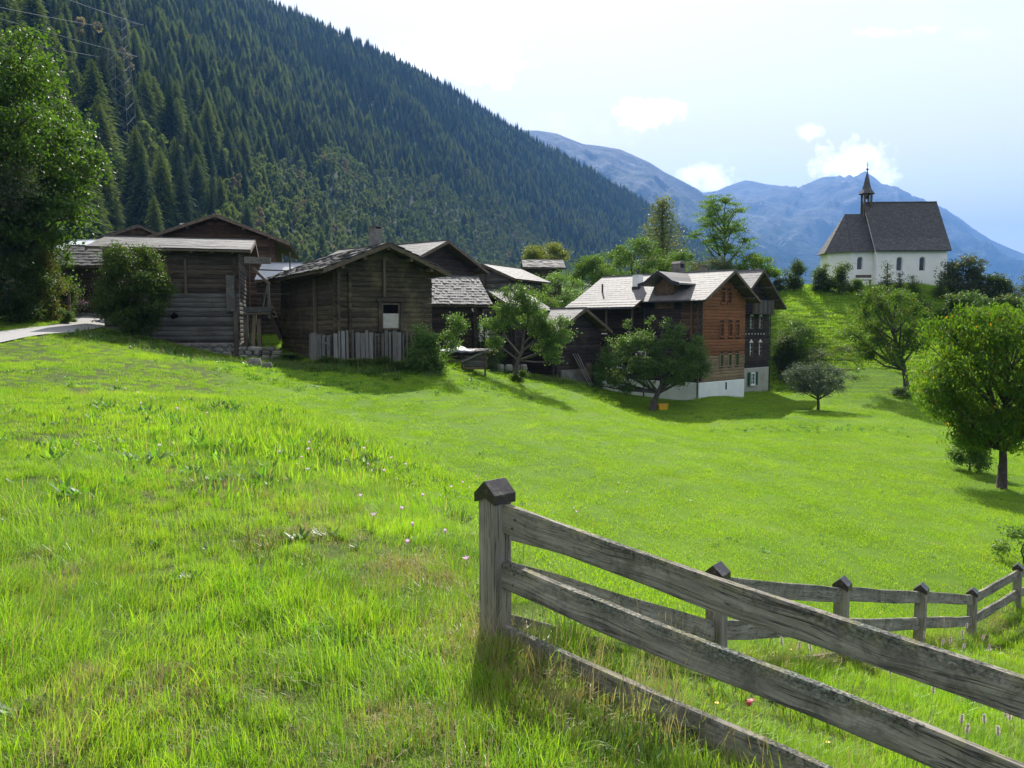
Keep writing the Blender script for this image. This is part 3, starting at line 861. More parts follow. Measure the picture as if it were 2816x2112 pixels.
def window_part(parent, face, w, h, style, frame_mat, fpos):
    """fpos: function (s, z, out) -> local point on the wall; builds a recessed pane, frame, bars"""
    s0, s1 = face['c'] - w / 2, face['c'] + w / 2; z0, z1 = face['z'], face['z'] + h
    def bx(b, sa, sb, za, zb, oa, ob):
        V = [fpos(s, z, o) for z in (za, zb) for o in (oa, ob) for s in (sa, sb)]
        b.add(V, [(0, 2, 3, 1), (4, 5, 7, 6), (0, 1, 5, 4), (2, 6, 7, 3), (0, 4, 6, 2), (1, 3, 7, 5)])
    root = None
    fw = .07 if style != 'plain' else .05
    b = MB()
    for a in ((s0 - fw, s0 + .02, z0 - fw, z1 + fw), (s1 - .02, s1 + fw, z0 - fw, z1 + fw), (s0 + .02, s1 - .02, z1 - .02, z1 + fw), (s0 + .02, s1 - .02, z0 - fw, z0 + .02)):
        bx(b, *a, -.06, .05)
    me = normal_fix(b.mesh('window'))
    root = obj('window', me, parent, frame_mat)
    b = MB(); bx(b, s0 + .02, s1 - .02, z0 + .02, z1 - .02, -.055, -.035)
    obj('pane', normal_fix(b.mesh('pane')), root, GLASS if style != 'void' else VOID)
    if style in ('cross', 'hood'):
        b = MB(); bx(b, (s0 + s1) / 2 - .02, (s0 + s1) / 2 + .02, z0, z1, -.03, .01)
        for k in (1, 2):
            zc = z0 + h * k / 3
            bx(b, s0, s1, zc - .012, zc + .012, -.028, .006)
        obj('glazing_bar', normal_fix(b.mesh('glazing_bar')), root, frame_mat if style != 'hood' else WHITE_PAINT)
    if style == 'cross':
        b = MB(); bx(b, s0 - .12, s1 + .12, z0 - fw - .05, z0 - fw, -.05, .10)
        obj('sill', normal_fix(b.mesh('sill')), root, frame_mat)
    if style == 'hood':
        b = MB(); w2 = w / 2 + .08; c_ = face['c']
        pts = [(-w2, 0), (w2, 0), (w2 * .75, .05), (w2 * .45, .10), (w2 * .25, .2), (0, .25), (-w2 * .25, .2), (-w2 * .45, .10), (-w2 * .75, .05)]
        n = len(pts)
        V = [fpos(c_ + p, z1 + fw + q, .04) for p, q in pts] + [fpos(c_ + p, z1 + fw + q, .075) for p, q in pts]
        b.add(V, [tuple(range(n)), tuple(range(2 * n - 1, n - 1, -1))] + [(i, (i + 1) % n, (i + 1) % n + n, i + n) for i in range(n)])
        obj('hood', normal_fix(b.mesh('hood')), root, WHITE_PAINT)
    return root


def tiles_on(parent, O, U, W_, N, ulen, vlen, tw, th, thick, mat, name='tile', limit=300, jit=.02, tilt=.06, near_first=None, rows_merge=False, gap=.01):
    """roof covering: O = eave corner, U along the eave, W_ up the slope, N outwards (local to parent)"""
    O, U, W_, N = (np.array(v, float) for v in (O, U, W_, N))
    nr = max(1, int(round(vlen / th))); nc = max(1, int(round(ulen / tw)))
    th_ = vlen / nr; tw_ = ulen / nc
    mats_ = []
    for r_ in range(nr):
        for c_ in range(-(r_ % 2), nc):
            u0 = (c_ + .5 * (r_ % 2)) * tw_; u1 = u0 + tw_
            u0 = max(u0, 0); u1 = min(u1, ulen)
            if u1 - u0 < .05: continue
            uc = (u0 + u1) / 2; vc = (r_ + .5) * th_
            length = th_ * 1.28
            if (r_ + .5) * th_ + length / 2 > vlen + .02: length = max(th_ * .9, 2 * (vlen - vc))
            tl = tilt + rnd.uniform(-jit, jit)
            ct, st = math.cos(tl), math.sin(tl)
            yv = W_ * ct - N * st; zv = N * ct + W_ * st
            a = rnd.uniform(-jit, jit) * .6
            xv = U * math.cos(a) + yv * math.sin(a); yv2 = yv * math.cos(a) - U * math.sin(a)
            p = O + U * uc + W_ * (vc + rnd.uniform(-jit, jit) * .4) + N * (thick * .5 + length * .5 * abs(st) + .012 + rnd.random() * jit * .3)
            M = np.eye(4)
            M[:3, 0] = xv * (u1 - u0 - gap); M[:3, 1] = yv2 * length; M[:3, 2] = zv * thick * rnd.uniform(.8, 1.25); M[:3, 3] = p
            mats_.append(M)
    single = mats_[:limit] if limit else []
    if single and len(mats_) > limit and near_first is not None:
        mats_.sort(key=near_first); single = mats_[:limit]
    for M in single:
        o = obj(name, TILE, parent, mat); o.matrix_local = Matrix(M.tolist())
    rest = mats_[len(single):]
    if rest:
        b = MB(); TV = np.array([v.co[:] for v in TILE.vertices]); TF = [tuple(p.vertices) for p in TILE.polygons]
        for M in rest: b.add(TV, TF, M)
        o = b.build(name + '_courses', mat, parent); o['kind'] = 'stuff'
    return len(mats_)


def gable_building(name, label, cat, origin, a, W, L, zb, he, hr, logm, roofm, faces=('front', 'left'), log_h=.24, eo=.7, vo=.7, plinth=0.0, plinth_mat=None,
                   windows=(), tile=(.45, .35, .02, 'tile', 300, .015), roof_t=.12, corner_ends=True, wallm=None, vo_back=None, upper=None, purlins=3, group=None, pieces=True, eave_l=None, eave_r=None, ridge_s=.5):
    """local frame: x across the gable (0..W), y along the ridge (0..L); he, hr = heights of eaves and ridge above zb"""
    T = empty(name, (origin[0], origin[1], zb), R(a)); tag(T, label, cat, group)
    wallm = wallm or logm; vb = vo if vo_back is None else vo_back
    xr = W * ridge_s
    sl = (hr - he) / xr; sr = (hr - he) / (W - xr)
    i = .07
    # core of the walls
    b = MB()
    b.prism([(i, -1.6), (W - i, -1.6), (W - i, he - i * sr), (xr, hr - .1), (i, he - i * sl)], i, L - i)
    core = b.build('wall', wallm, T); normal_fix(core.data)
    if plinth > 0:
        b = MB(); b.box(-.08, W + .08, -.08, L + .08, -1.6, plinth)
        o = b.build('plinth', plinth_mat or PLASTER, T)
        md = o.modifiers.new('bevel', 'BEVEL'); md.width = .05; md.segments = 2
    def roof_z(x): return he + x * sl if x < xr else he + (W - x) * sr
    FP = {'front': lambda s, z, o: (s, -o, z), 'left': lambda s, z, o: (-o, s, z), 'right': lambda s, z, o: (W + o, s, z), 'back': lambda s, z, o: (s, L + o, z)}
    span = {'front': W, 'left': L, 'right': L, 'back': W}
    for f in [q for q in faces if q in FP]:
        fp = FP[f]; ln = span[f]
        off = 0 if f in ('front', 'back') else log_h / 2
        z = plinth + off - (log_h if off else 0); k = 0
        top = hr if f in ('front', 'back') else he
        while z < top - .05 and pieces:
            h = log_h * rnd.uniform(.93, 1.07) if False else log_h
            zc = z + h / 2
            if zc < plinth + h * .3: z += h; continue
            a0, a1 = 0.0, ln
            ext = .16 if corner_ends else 0
            if f in ('front', 'back') and z + h > he:
                a0 = min((z + h - he) / sl if sl > 0 else 0, xr - .1) - .02; a1 = W - min((z + h - he) / sr, W - xr - .1) + .02
                ext = 0
            if a1 - a0 < .3: break
            segs = [(a0 - ext, a1 + ext)]
            for w in windows:
                if w['face'] != f: continue
                wz0, wz1 = w['z'] - .04, w['z'] + w['h'] + .04
                if z + h > wz0 and z < wz1:
                    ws0, ws1 = w['c'] - w['w'] / 2 - .04, w['c'] + w['w'] / 2 + .04
                    ns = []
                    for s0, s1 in segs:
                        if ws1 <= s0 or ws0 >= s1: ns.append((s0, s1)); continue
                        if ws0 - s0 > .06: ns.append((s0, ws0))
                        if s1 - ws1 > .06: ns.append((ws1, s1))
                    segs = ns
            mm = upper(z, f) if upper else logm
            for s0, s1 in segs:
                o_ = rnd.uniform(-.022, .018)
                piece('log', LOG, T, mm, fp(s0, zc + rnd.uniform(-.006, .006), -.06 + o_), fp(s1, zc + rnd.uniform(-.006, .006), -.06 + o_ + rnd.uniform(-.01, .01)), h * rnd.uniform(.93, .99), .15)
            z += h; k += 1
    if corner_ends and pieces:
        cs = []
        if 'front' in faces and 'left' not in faces: cs += [('left', 0)]
        for f, s in cs:
            z = plinth - log_h / 2
            while z < he - .1:
                if z > plinth - .05:
                    piece('log', LOG, T, logm, (.05, -.16, z + log_h / 2), (.05, .1, z + log_h / 2), log_h * .97, .13)
                z += log_h
    for w in windows:
        window_part(T, w, w['w'], w['h'], w.get('style', 'plain'), w.get('mat', BEAM), FP[w['face']])
    # roof
    el = eo if eave_l is None else eave_l; er = eo if eave_r is None else eave_r
    zl, zr_ = he - el * sl, he - er * sr
    t_ = roof_t
    b = MB()
    b.prism([(-el, zl), (xr, hr), (xr, hr + t_), (-el, zl + t_)], -vo, L + vb)
    b.prism([(W + er, zr_), (xr, hr), (xr, hr + t_), (W + er, zr_ + t_)], -vo, L + vb)
    rf = b.build('roof', BEAM if tile else roofm, T); normal_fix(rf.data)
    if tile:
        tw, thh, tk, tname, lim, jit = tile; tlt = .075 if jit > .03 else .022
        n1 = math.hypot(1, sl); n2 = math.hypot(1, sr)
        lv = math.hypot(xr + el, hr - zl); rv_ = math.hypot(W - xr + er, hr - zr_)
        ulen = L + vo + vb
        nf = lambda M: M[1, 3]
        lim_l = lim if 'left' in faces or 'roofleft' in faces else 0
        lim_r = lim if ('right' in faces or 'roofright' in faces) and not lim_l else 0
        tiles_on(rf, (-el - .02, -vo - .02, zl + t_), (0, 1, 0), (1 / n1, 0, sl / n1), (-sl / n1, 0, 1 / n1), ulen + .04, lv, tw, thh, tk, roofm, tname, lim_l, jit, near_first=nf, tilt=tlt)
        tiles_on(rf, (W + er + .02, -vo - .02, zr_ + t_), (0, 1, 0), (-1 / n2, 0, sr / n2), (sr / n2, 0, 1 / n2), ulen + .04, rv_, tw, thh, tk, roofm, tname, lim_r, jit, near_first=nf, tilt=tlt)
        b = MB(); b.box(-.12, .12, -vo - .03, L + vb + .03, -.02, .05, TRS((xr, 0, hr + t_ + .03)))
        b.build('ridge_cap', roofm, rf)
    # verge boards
    for yy in (-vo - .035, L + vb + .005):
        b = MB()
        b.prism([(-el - .03, zl - .07), (xr, hr - .07), (xr, hr + t_ + .015), (-el - .03, zl + t_ + .015)], yy, yy + .03)
        b.prism([(W + er + .03, zr_ - .07), (xr, hr - .07), (xr, hr + t_ + .015), (W + er + .03, zr_ + t_ + .015)], yy, yy + .03)
        o = b.build('verge_board', BEAM, rf); normal_fix(o.data)
    # purlins under the verge and rafters under the eaves
    xs = [.12, xr, W - .12] + ([xr * .5, xr + (W - xr) * .5] if purlins >= 5 else [])
    for x in xs:
        zz = roof_z(x) - .12
        piece('purlin', BOARD, T, BEAM, (x, -vo + .06, zz), (x, .05, zz), .17, .15)
    if el > .25:
        n = max(3, int(L / 1.05)); 
        for k in range(n + 1):
            y = .1 + (L - .2) * k / n
            dz = sl * (el - .08)
            piece('rafter', BOARD, T, BEAM, (-el + .06, y, zl - .0 + .06 * sl - .05), (.1, y, he + .1 * sl - .055), .09, .11)
    return T, rf


def chimney(parent, x, y, z0, z1, w, d, mat, cap_mat=None, cap='slab', flash=None):
    b = MB(); b.box(x - w / 2, x + w / 2, y - d / 2, y + d / 2, z0, z1)
    c = b.build('chimney', mat, parent)
    if cap == 'slab':
        b = MB(); b.box(x - w / 2 - .06, x + w / 2 + .06, y - d / 2 - .06, y + d / 2 + .06, z1 + .14, z1 + .20)
        b.box(x - w / 2, x - w / 2 + .1, y - d / 2, y + d / 2, z1, z1 + .14); b.box(x + w / 2 - .1, x + w / 2, y - d / 2, y + d / 2, z1, z1 + .14)
        b.build('chimney_cap', cap_mat or mat, c)
    if cap == 'metal':
        b = MB(); b.box(x - w / 2 - .03, x + w / 2 + .03, y - d / 2 - .03, y + d / 2 + .03, z1, z1 + .05)
        b.prism([(x - .16, z1 + .2), (x + .16, z1 + .2), (x + .1, z1 + .32), (x - .1, z1 + .32)], y - .12, y + .12)
        b.tube([(x, y, z1 + .04), (x, y, z1 + .22)], .07, 8)
        b.build('chimney_cap', cap_mat or DARK_METAL, c)
    if cap == 'arch':
        b = MB(); b.box(x - w / 2, x - w / 2 + .13, y - d / 2, y + d / 2, z1, z1 + .32); b.box(x + w / 2 - .13, x + w / 2, y - d / 2, y + d / 2, z1, z1 + .32)
        b.box(x - w / 2 + .13, x + w / 2 - .13, y - .04, y + .04, z1, z1 + .32, None)
        b.prism([(x - w / 2 - .03, z1 + .32), (x + w / 2 + .03, z1 + .32), (x + w / 4, z1 + .52), (x - w / 4, z1 + .52)], y - d / 2 - .03, y + d / 2 + .03)
        o = b.build('chimney_cap', mat, c); normal_fix(o.data)
    if flash:
        b = MB(); b.box(x - w / 2 - .04, x + w / 2 + .04, y - d / 2 - .04, y + d / 2 + .04, z0, flash)
        b.build('flashing', DARK_METAL, c)
    return c


def gp3(px, Y): return (xat(px, Y), Y)
# ================================================================ the village
TILE_SLATE = (.62, .34, .018, 'tile', 300, .012)
# --- barn with the long grey roof, at the left (its eave side faces the meadow)
zb = H(*gp3(640, 43)) - .15
zb = .15
B1, rf1 = gable_building('log_barn', 'weathered grey log barn with a long pale slate roof beside the road bend', 'barn',
    gp3(652, 44), 104, 7.2, 6.35, zb, zat(688, 44) - zb, zat(667, 47.5) - zb, GREY_LOG, SLATE_TILE, faces=('front', 'left'), log_h=.25, eo=.75, vo=.8, vo_back=.75,
    plinth=.62, plinth_mat=FIELD_STONE, tile=TILE_SLATE, wallm=DARK_LOG, upper=lambda z, f: (GREY_LOG if z < 3.2 else DARK_LOG))
# stones of its foundation, visible side and end
for (ax, n, l0, l1) in (('left', 13, -.2, 6.4), ('front', 9, -.1, 7.2)):
    for row in range(3):
        s = l0 + (.2 if row % 2 else 0)
        while s < l1:
            w = rnd.uniform(.35, .75); h = rnd.uniform(.20, .26)
            p = (-.06 - rnd.random() * .05, s + w / 2, .50 - row * .24) if ax == 'left' else (s + w / 2, -.06 - rnd.random() * .05, .50 - row * .24)
            obj('stone', STONES[rnd.randrange(6)], B1, FIELD_STONE, p, (rnd.uniform(-.1, .1), rnd.uniform(-.08, .08), 0 if ax == 'front' else R(90)), (w, .32, h))
            s += w + .02
# upright post and plank shaft at its right-hand corner
piece('post', BOARD, B1, GREY_LOG, (-.22, .28, 2.3), (-.22, .28, 4.2), .20, .42)
piece('post', BOARD, B1, BEAM, (-.2, 2.5, 3.2), (-.2, 2.5, 5.0), .12, .12)
piece('post', BOARD, B1, DARK_LOG, (-.15, .05, -.2), (-.15, .05, 2.4), .22, .24)
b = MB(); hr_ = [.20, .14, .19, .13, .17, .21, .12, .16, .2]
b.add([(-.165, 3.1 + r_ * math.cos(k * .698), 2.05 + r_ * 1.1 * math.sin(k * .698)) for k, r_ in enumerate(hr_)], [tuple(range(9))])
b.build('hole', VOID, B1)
# the rickety hay loading gallery at the end of the barn
G = empty('hay_gallery', (xat(662, 43), 43.2, .35), R(8)); tag(G, 'rickety grey timber loading frame at the end of the long-roofed barn', 'wooden frame')
for p0, p1, h, d, mt in (((.1, 0, 2.15), (1.55, 0, 2.2), .26, .2, GREY_LOG), ((.1, 0, 1.95), (1.5, 0, 1.98), .10, .16, BEAM), ((.15, .3, 0), (.15, .3, 2.0), .22, .26, DARK_LOG),
                         ((.5, .25, 0), (.62, .25, 2.0), .2, .22, PALE_LOG), ((.85, .3, -.1), (.82, .3, 1.7), .2, .2, BEAM), ((1.42, 0, 1.7), (1.38, 0, 3.55), .13, .13, GREY_LOG),
                         ((1.1, 0, 2.3), (1.32, 0, 3.4), .07, .07, GREY_LOG), ((.6, .02, 4.35), (1.45, .02, 3.5), .14, .10, BEAM), ((.2, -.05, 4.75), (1.55, -.05, 4.75), .36, .12, GREY_LOG)):
    piece('beam', BOARD, G, mt, p0, p1, h, d)
RAILF = empty('hand_rail', (xat(672, 46), 47.0, 1.0), R(6)); tag(RAILF, 'thin grey pole railing between the two old barns', 'railing')
for p0, p1 in (((.0, 0, 3.9), (2.3, 0, 3.82)), ((.0, 0, 2.55), (2.3, 0, 2.5)), ((.02, 0, 2.5), (.0, 0, 4.6)), ((2.3, 0, 1.0), (2.3, 0, 4.9)), ((1.9, .1, 3.2), (2.3, .1, 3.2)), ((0, 0, -1), (0, 0, 2.5))):
    piece('rail', BOARD, RAILF, GREY_LOG, p0, p1, .07, .07)
ST = empty('wooden_stair', (xat(765, 49), 47.6, .5), R(0)); tag(ST, 'steep dark wooden stair climbing between the two old barns', 'stairs')
piece('stringer', BOARD, ST, DARK_LOG, (.55, 0, .4), (-.55, 0, 3.0), .22, .07)
piece('stringer', BOARD, ST, DARK_LOG, (.55, .8, .4), (-.55, .8, 3.0), .22, .07)
for k in range(9):
    tt = (k + .5) / 9
    piece('tread', BOARD, ST, BEAM, (.55 - 1.1 * tt, .0, .4 + 2.6 * tt), (.55 - 1.1 * tt, .8, .4 + 2.6 * tt), .05, .24)

# --- the dark gabled barn in the middle with its rough stone-slab roof
zb2 = zat(1003, 40)
B2, rf2 = gable_building('gabled_barn', 'dark log barn with stone slab roof, small gable opening and upright planks at its foot', 'barn',
    gp3(927, 40), 30, 4.9, 10.4, zb2, zat(731, 40) - zb2, zat(678, 41) - zb2, OLD_LOG, GNEISS, faces=('front', 'left'), log_h=.255, eo=.85, vo=.75, vo_back=1.3,
    tile=(.52, .42, .045, 'slab', 300, .09), purlins=5, upper=lambda z, f: OLD_LOG if (z < 2.9 or f == 'front') else DARK_LOG,
    windows=[dict(face='front', c=2.78, z=1.78, w=.86, h=1.2, style='void', mat=BEAM)])
piece('shutter_board', BOARD, B2, PALE_BOARD, (2.36, -.02, 1.98), (3.20, -.02, 1.98), .37, .05)
piece('shutter_board', BOARD, B2, PALE_BOARD, (2.36, -.025, 2.34), (3.20, -.025, 2.34), .36, .05)
piece('jamb', BOARD, B2, DARK_LOG, (2.20, -.08, 1.6), (2.20, -.08, 3.15), .18, .12)
piece('jamb', BOARD, B2, DARK_LOG, (3.36, -.08, 1.6), (3.36, -.08, 3.15), .18, .12)
piece('lintel', BOARD, B2, DARK_LOG, (2.0, -.09, 3.17), (3.6, -.09, 3.17), .14, .14)
piece('clamp_post', BOARD, B2, BEAM, (2.42, -.12, 3.35), (2.42, -.12, 5.2), .13, .13)
piece('clamp_post', BOARD, B2, BEAM, (-.12, 3.2, .9), (-.12, 3.2, 4.35), .16, .16)
for k in range(12):   # stacked stub ends at the near corner
    piece('log', LOG, B2, OLD_LOG, (.62, -.02 - .18, 1.6 + k * .255), (.62, .1, 1.6 + k * .255), .24, .16)
# upright planks along the foot: gable end and the side
s = -.25
for k in range(24):
    w = rnd.uniform(.14, .24)
    top = 1.62 + rnd.uniform(-.10, .08) - max(0, s - 3.9) * .18
    x = s + w / 2
    if x > 5.2: break
    piece('plank', BOARD, B2, BARE_PLANK, (x, -.22 + rnd.uniform(-.02, .03), -.5), (x + rnd.uniform(-.02, .02), -.20, top), .028, w * .94)
    s += w + rnd.uniform(.005, .03)
s = .1
for k in range(12):
    w = rnd.uniform(.24, .36)
    piece('plank', BOARD, B2, BARE_PLANK, (-.22, s + w / 2, -.3), (-.21, s + w / 2 + rnd.uniform(-.02, .02), 1.45 + rnd.uniform(-.1, .1)), w * .93, .03)
    s += w + .02
piece('brace_board', BOARD, B2, BARE_PLANK, (-.26, .3, .95), (-.26, 2.7, 1.25), .12, .03)

# --- stone terrace wall between the barns
SW = empty('dry_stone_wall', (xat(648, 42.0), 42.2, H(xat(648, 42.0), 42.2) - .1), R(-4)); tag(SW, 'low dry stone retaining wall between the two old barns', 'stone wall')
for row in range(4):
    s = rnd.uniform(0, .2)
    while s < 2.0:
        w = rnd.uniform(.4, 1.05) if row == 3 else rnd.uniform(.3, .6); h = .22
        obj('stone', STONES[rnd.randrange(6)], SW, FIELD_STONE, (s + w / 2, rnd.uniform(-.05, .05), .1 + row * .21), (0, rnd.uniform(-.06, .06), rnd.uniform(-.1, .1)), (w, .45, h))
        s += w + .02

# --- the big brown house behind the left barn
zb3 = 1.2
B3, rf3 = gable_building('timber_house', 'large brown timber house with a wide gable rising behind the road-bend barn', 'house',
    gp3(452, 55.5), 12, 7.1, 10.5, zb3, zat(652, 56) - zb3, zat(603, 57) - zb3, BROWN_LOG, SLATE_TILE, faces=('front', 'right', 'roofleft'), log_h=.27, eo=1.25, vo=1.0, tile=(.5, .4, .018, 'tile', 300, .012), purlins=5)
b = MB(); b.box(-.14, .14, -.14, .14, 0, 1.15, TRS((1.0, 1.9, zat(660, 57) - zb3 + .05)))
b.build('flue_pipe', WHITE_PAINT, rf3)
piece('clamp_post', BOARD, B3, BROWN_LOG, (3.45, -.1, 6.0), (3.45, -.1, 7.7), .13, .13)

# --- small upper barn at the far left with a stone roof
zb4 = 3.2
B4, rf4 = gable_building('hill_barn', 'small dark barn with a speckled stone roof at the village edge by the trees', 'barn',
    gp3(306, 74), 40, 5.0, 5.2, zb4, zat(650, 74) - zb4, zat(626, 76) - zb4, BROWN_LOG, GNEISS, faces=('front', 'left'), log_h=.28, eo=.6, vo=.5, tile=(.6, .5, .04, 'slab', 240, .06))
# --- metal roofed shed
zb5 = 2.4
B5, rf5 = gable_building('metal_roofed_shed', 'dark shed under a shiny white sheet metal roof, behind the tree by the road', 'shed',
    gp3(306, 61), 78, 4.4, 4.4, zb5, zat(684, 61) - zb5, zat(664, 63.5) - zb5, DARK_LOG, METAL_ROOF, faces=('front', 'left'), log_h=.3, eo=.5, vo=.3, tile=(.32, 2.6, .02, 'roof_sheet', 200, .0))
# --- shingled building next to it
zb6 = 1.9
B6, rf6 = gable_building('shingled_stable', 'dark brown stable with a sloping stone shingle roof above the garden wall', 'barn',
    gp3(300, 52.5), 96, 3.6, 2.6, zb6, zat(723, 52.5) - zb6, zat(684, 54.5) - zb6, DARK_LOG, GNEISS, faces=('front', 'left'), log_h=.26, eo=.6, vo=.3, vo_back=.6, tile=(.45, .40, .035, 'slab', 300, .05))

# --- house with the chimney behind the middle barn
zb7 = 1.2
B7, rf7 = gable_building('chimney_house', 'dark gabled house with a smooth grey roof and stone chimney behind the stone-roofed barn', 'house',
    gp3(1112, 58.2), 52, 7.4, 10.2, zb7, zat(722, 58.2) - zb7, zat(668, 61) - zb7, BLACK_LOG, SLATE_TILE, faces=('front', 'left'), log_h=.26, eo=.9, vo=.9,
    tile=(.55, .42, .018, 'tile', 300, .01), windows=[dict(face='front', c=1.75, z=zat(742, 60) - zb7, w=.42, h=.62, style='cross', mat=WHITE_PAINT), dict(face='front', c=2.55, z=zat(746, 60.5) - zb7, w=.42, h=.62, style='cross', mat=WHITE_PAINT)])
chimney(rf7, 3.4, 6.6, 5.6, zat(634, 66) - zb7, .72, .72, CHIMNEY_STONE, cap='slab')
b = MB(); b.box(-.3, .3, -.25, .25, 0, .05, TRS((1.2, 5.0, (zat(722, 58.2) - zb7) + 1.2 * .42 + .22), (0, -.4, 0))); b.build('skylight', GLASS, rf7)

# --- shed with the shining corrugated roof glimpsed between the barns
zb8 = 1.0
B8, rf8 = gable_building('corrugated_shed', 'small shed under a gleaming corrugated roof glimpsed between the two old barns', 'shed',
    gp3(812, 54), 92, 3.4, 2.3, zb8, zat(772, 54) - zb8, zat(732, 56) - zb8, DARK_LOG, CORRUGATED, faces=('front', 'left'), log_h=.3, eo=.2, vo=.2, tile=(.16, 2.1, .03, 'roof_sheet', 200, .0))
# --- shingled hut
zb9 = -.35
B9, rf9 = gable_building('shingled_hut', 'narrow dark hut with silvery shingle roof and a white heart at its corner', 'hut',
    gp3(1306, 48.3), 110, 4.9, 3.6, zb9, zat(834, 48.3) - zb9, zat(769, 51) - zb9, BLACK_LOG, SHINGLE, faces=('front', 'left'), log_h=.22, eo=.35, vo=.95, vo_back=.6,
    tile=(.16, .30, .035, 'shingle', 300, .05))
b = MB()
hp = [(16 * math.sin(q) ** 3 / 17, (13 * math.cos(q) - 5 * math.cos(2 * q) - 2 * math.cos(3 * q) - math.cos(4 * q)) / 17) for q in np.linspace(0, 2 * math.pi, 22)[:-1]]
b.prism([(p * .13, q * .15) for p, q in hp], 0, .03)
o = b.build('heart', WHITE_PAINT, B9, loc=(-.14, .12, zat(852, 48) - zb9), rot=(0, 0, R(-90))); normal_fix(o.data)
# --- shed with tiled roof beside it
zb10 = -.4
B10, rf10 = gable_building('tiled_shed', 'dark shed with a brown tiled roof and a boarded window beside the shingled hut', 'shed',
    gp3(1290, 55.5), -30, 3.4, 4.4, zb10, zat(845, 54.5) - zb10, zat(805, 54.5) - zb10, BLACK_LOG, FACADE_TILE, faces=('front', 'right', 'roofright'), log_h=.22, eo=.5, vo=.5, tile=(.3, .28, .02, 'tile', 300, .02), eave_l=.1,
    windows=[dict(face='front', c=1.55, z=zat(876, 54.5) - zb10, w=.8, h=.58, style='plain', mat=BEAM)])
for k in range(4):
    piece('shutter_board', BOARD, B10, BARE_PLANK, (1.25 + k * .2, -.06, zat(874, 54.5) - zb10), (1.25 + k * .2, -.06, zat(852, 54.5) - zb10), .03, .18)
# --- barn with the pale roof behind
zb11 = 1.2
B11, rf11 = gable_building('pale_roofed_barn', 'grey log barn with pale roof and gable centre post behind the shingled hut', 'barn',
    gp3(1266, 70.5), -28, 5.0, 5.6, zb11, zat(766, 69.5) - zb11, zat(730, 69) - zb11, GREY_LOG, FACADE_TILE, faces=('front', 'right', 'roofright'), log_h=.25, eo=.6, vo=.6, tile=(.5, .4, .018, 'tile', 300, .01), wallm=DARK_LOG)
piece('clamp_post', BOARD, B11, BEAM, (2.45, -.12, 1.5), (2.45, -.12, 5.2), .15, .15)
# --- small stone roofed barn among the trees
zb12 = 3.2
B12, rf12 = gable_building('granary', 'low dark granary with a speckled stone roof among the trees beyond the pale-roofed barn', 'barn',
    gp3(1540, 86), 92, 5.0, 3.4, zb12, zat(736, 86) - zb12, zat(719, 88.5) - zb12, DARK_LOG, GNEISS, faces=('front', 'left'), log_h=.28, eo=.5, vo=.5, tile=(.5, .45, .04, 'slab', 300, .06))
# --- low barn beside the big house
zb13 = zat(1062, 55)
B13, rf13 = gable_building('low_barn', 'low blackened barn with a steep pale roof beside the chalet behind the fruit trees', 'barn',
    gp3(1526, 54.2), 44, 4.6, 5.8, zb13, zat(905, 54.2) - zb13, zat(853, 56) - zb13, BLACK_LOG, SLATE_TILE, faces=('front', 'left'), log_h=.23, eo=.5, vo=.7, tile=(.45, .36, .018, 'tile', 300, .012))
b = MB(); b.box(.5, 3.0, -.16, -.02, -.6, 1.1); o = b.build('lower_wall', CHIMNEY_STONE, B13)
for k in range(3):
    piece('leaning_plank', BOARD, B13, BARE_PLANK, (2.4 + k * .22, -1.0 + .05 * k, .0), (1.5 + k * .24, -.25, 2.2), .04, .16)
b = MB(); b.box(3.05, 3.6, -.14, .0, .35, 1.5); b.build('small_door', BEAM, B13)

# ================================================================ the big house with the orange gable
C14 = gp3(1924, 58)
zb14 = zat(1100, 58)
pl14 = zat(1053, 58) - zb14
a14 = 45.5
W14, L14 = 6.3, 10.6
he14 = zat(812, 58) - zb14; hr14 = zat(750, 60.5) - zb14
row = lambda y: zat(y, 60) - zb14
wins = []
OR_ = BEAM
for y0, y1, cs in ((924, 890, (3.05, 4.25, 5.30)), (1008, 975, (3.05, 4.25, 5.30)), (832, 801, (3.15, 4.05))):
    for c_ in cs:
        wins.append(dict(face='front', c=c_, z=row(y0), w=.50, h=row(y1) - row(y0), style='cross' if y0 < 990 else 'plain', mat=ORANGE_LOG if y0 < 990 else PALE_LOG))
for c_, y0, y1, w in ((8.7, 915, 893, .78), (10.0, 1008, 968, .85), (7.2, 1008, 968, .85), (5.0, 1008, 968, .8)):
    zz = zat(y0, 58 + c_ * .7) - zb14
    wins.append(dict(face='left', c=c_, z=zz, w=w, h=zat(y1, 58 + c_ * .7) - zb14 - zz, style='cross', mat=WHITE_PAINT))
def up14(z, f):
    if f == 'front': return ORANGE_LOG if z > row(985) else PALE_LOG
    return BLACK_LOG
B14, rf14 = gable_building('chalet', 'large chalet with orange timber gable, white plinth and rows of small windows', 'house',
    C14, a14, W14, L14, zb14, he14, hr14, BLACK_LOG, FACADE_TILE, faces=('front', 'left'), log_h=.235, eo=.75, vo=.95, vo_back=.5, plinth=pl14, plinth_mat=PLASTER,
    windows=wins, tile=(.42, .36, .018, 'tile', 300, .008), purlins=5, upper=up14, eave_l=.8)
# brown corner boards where the side meets the gable
piece('corner_post', BOARD, B14, BROWN_LOG, (-.16, .55, pl14 + 3.2), (-.16, .55, he14 - .1), .14, .14)
for k in range(12):
    piece('log', LOG, B14, BROWN_LOG, (-.03, -.1, he14 - 1.5 - k * .0 + .0 + (k * .235 - 1.2)), (-.03, 1.5, he14 - 1.5 + (k * .235 - 1.2)), .22, .12)
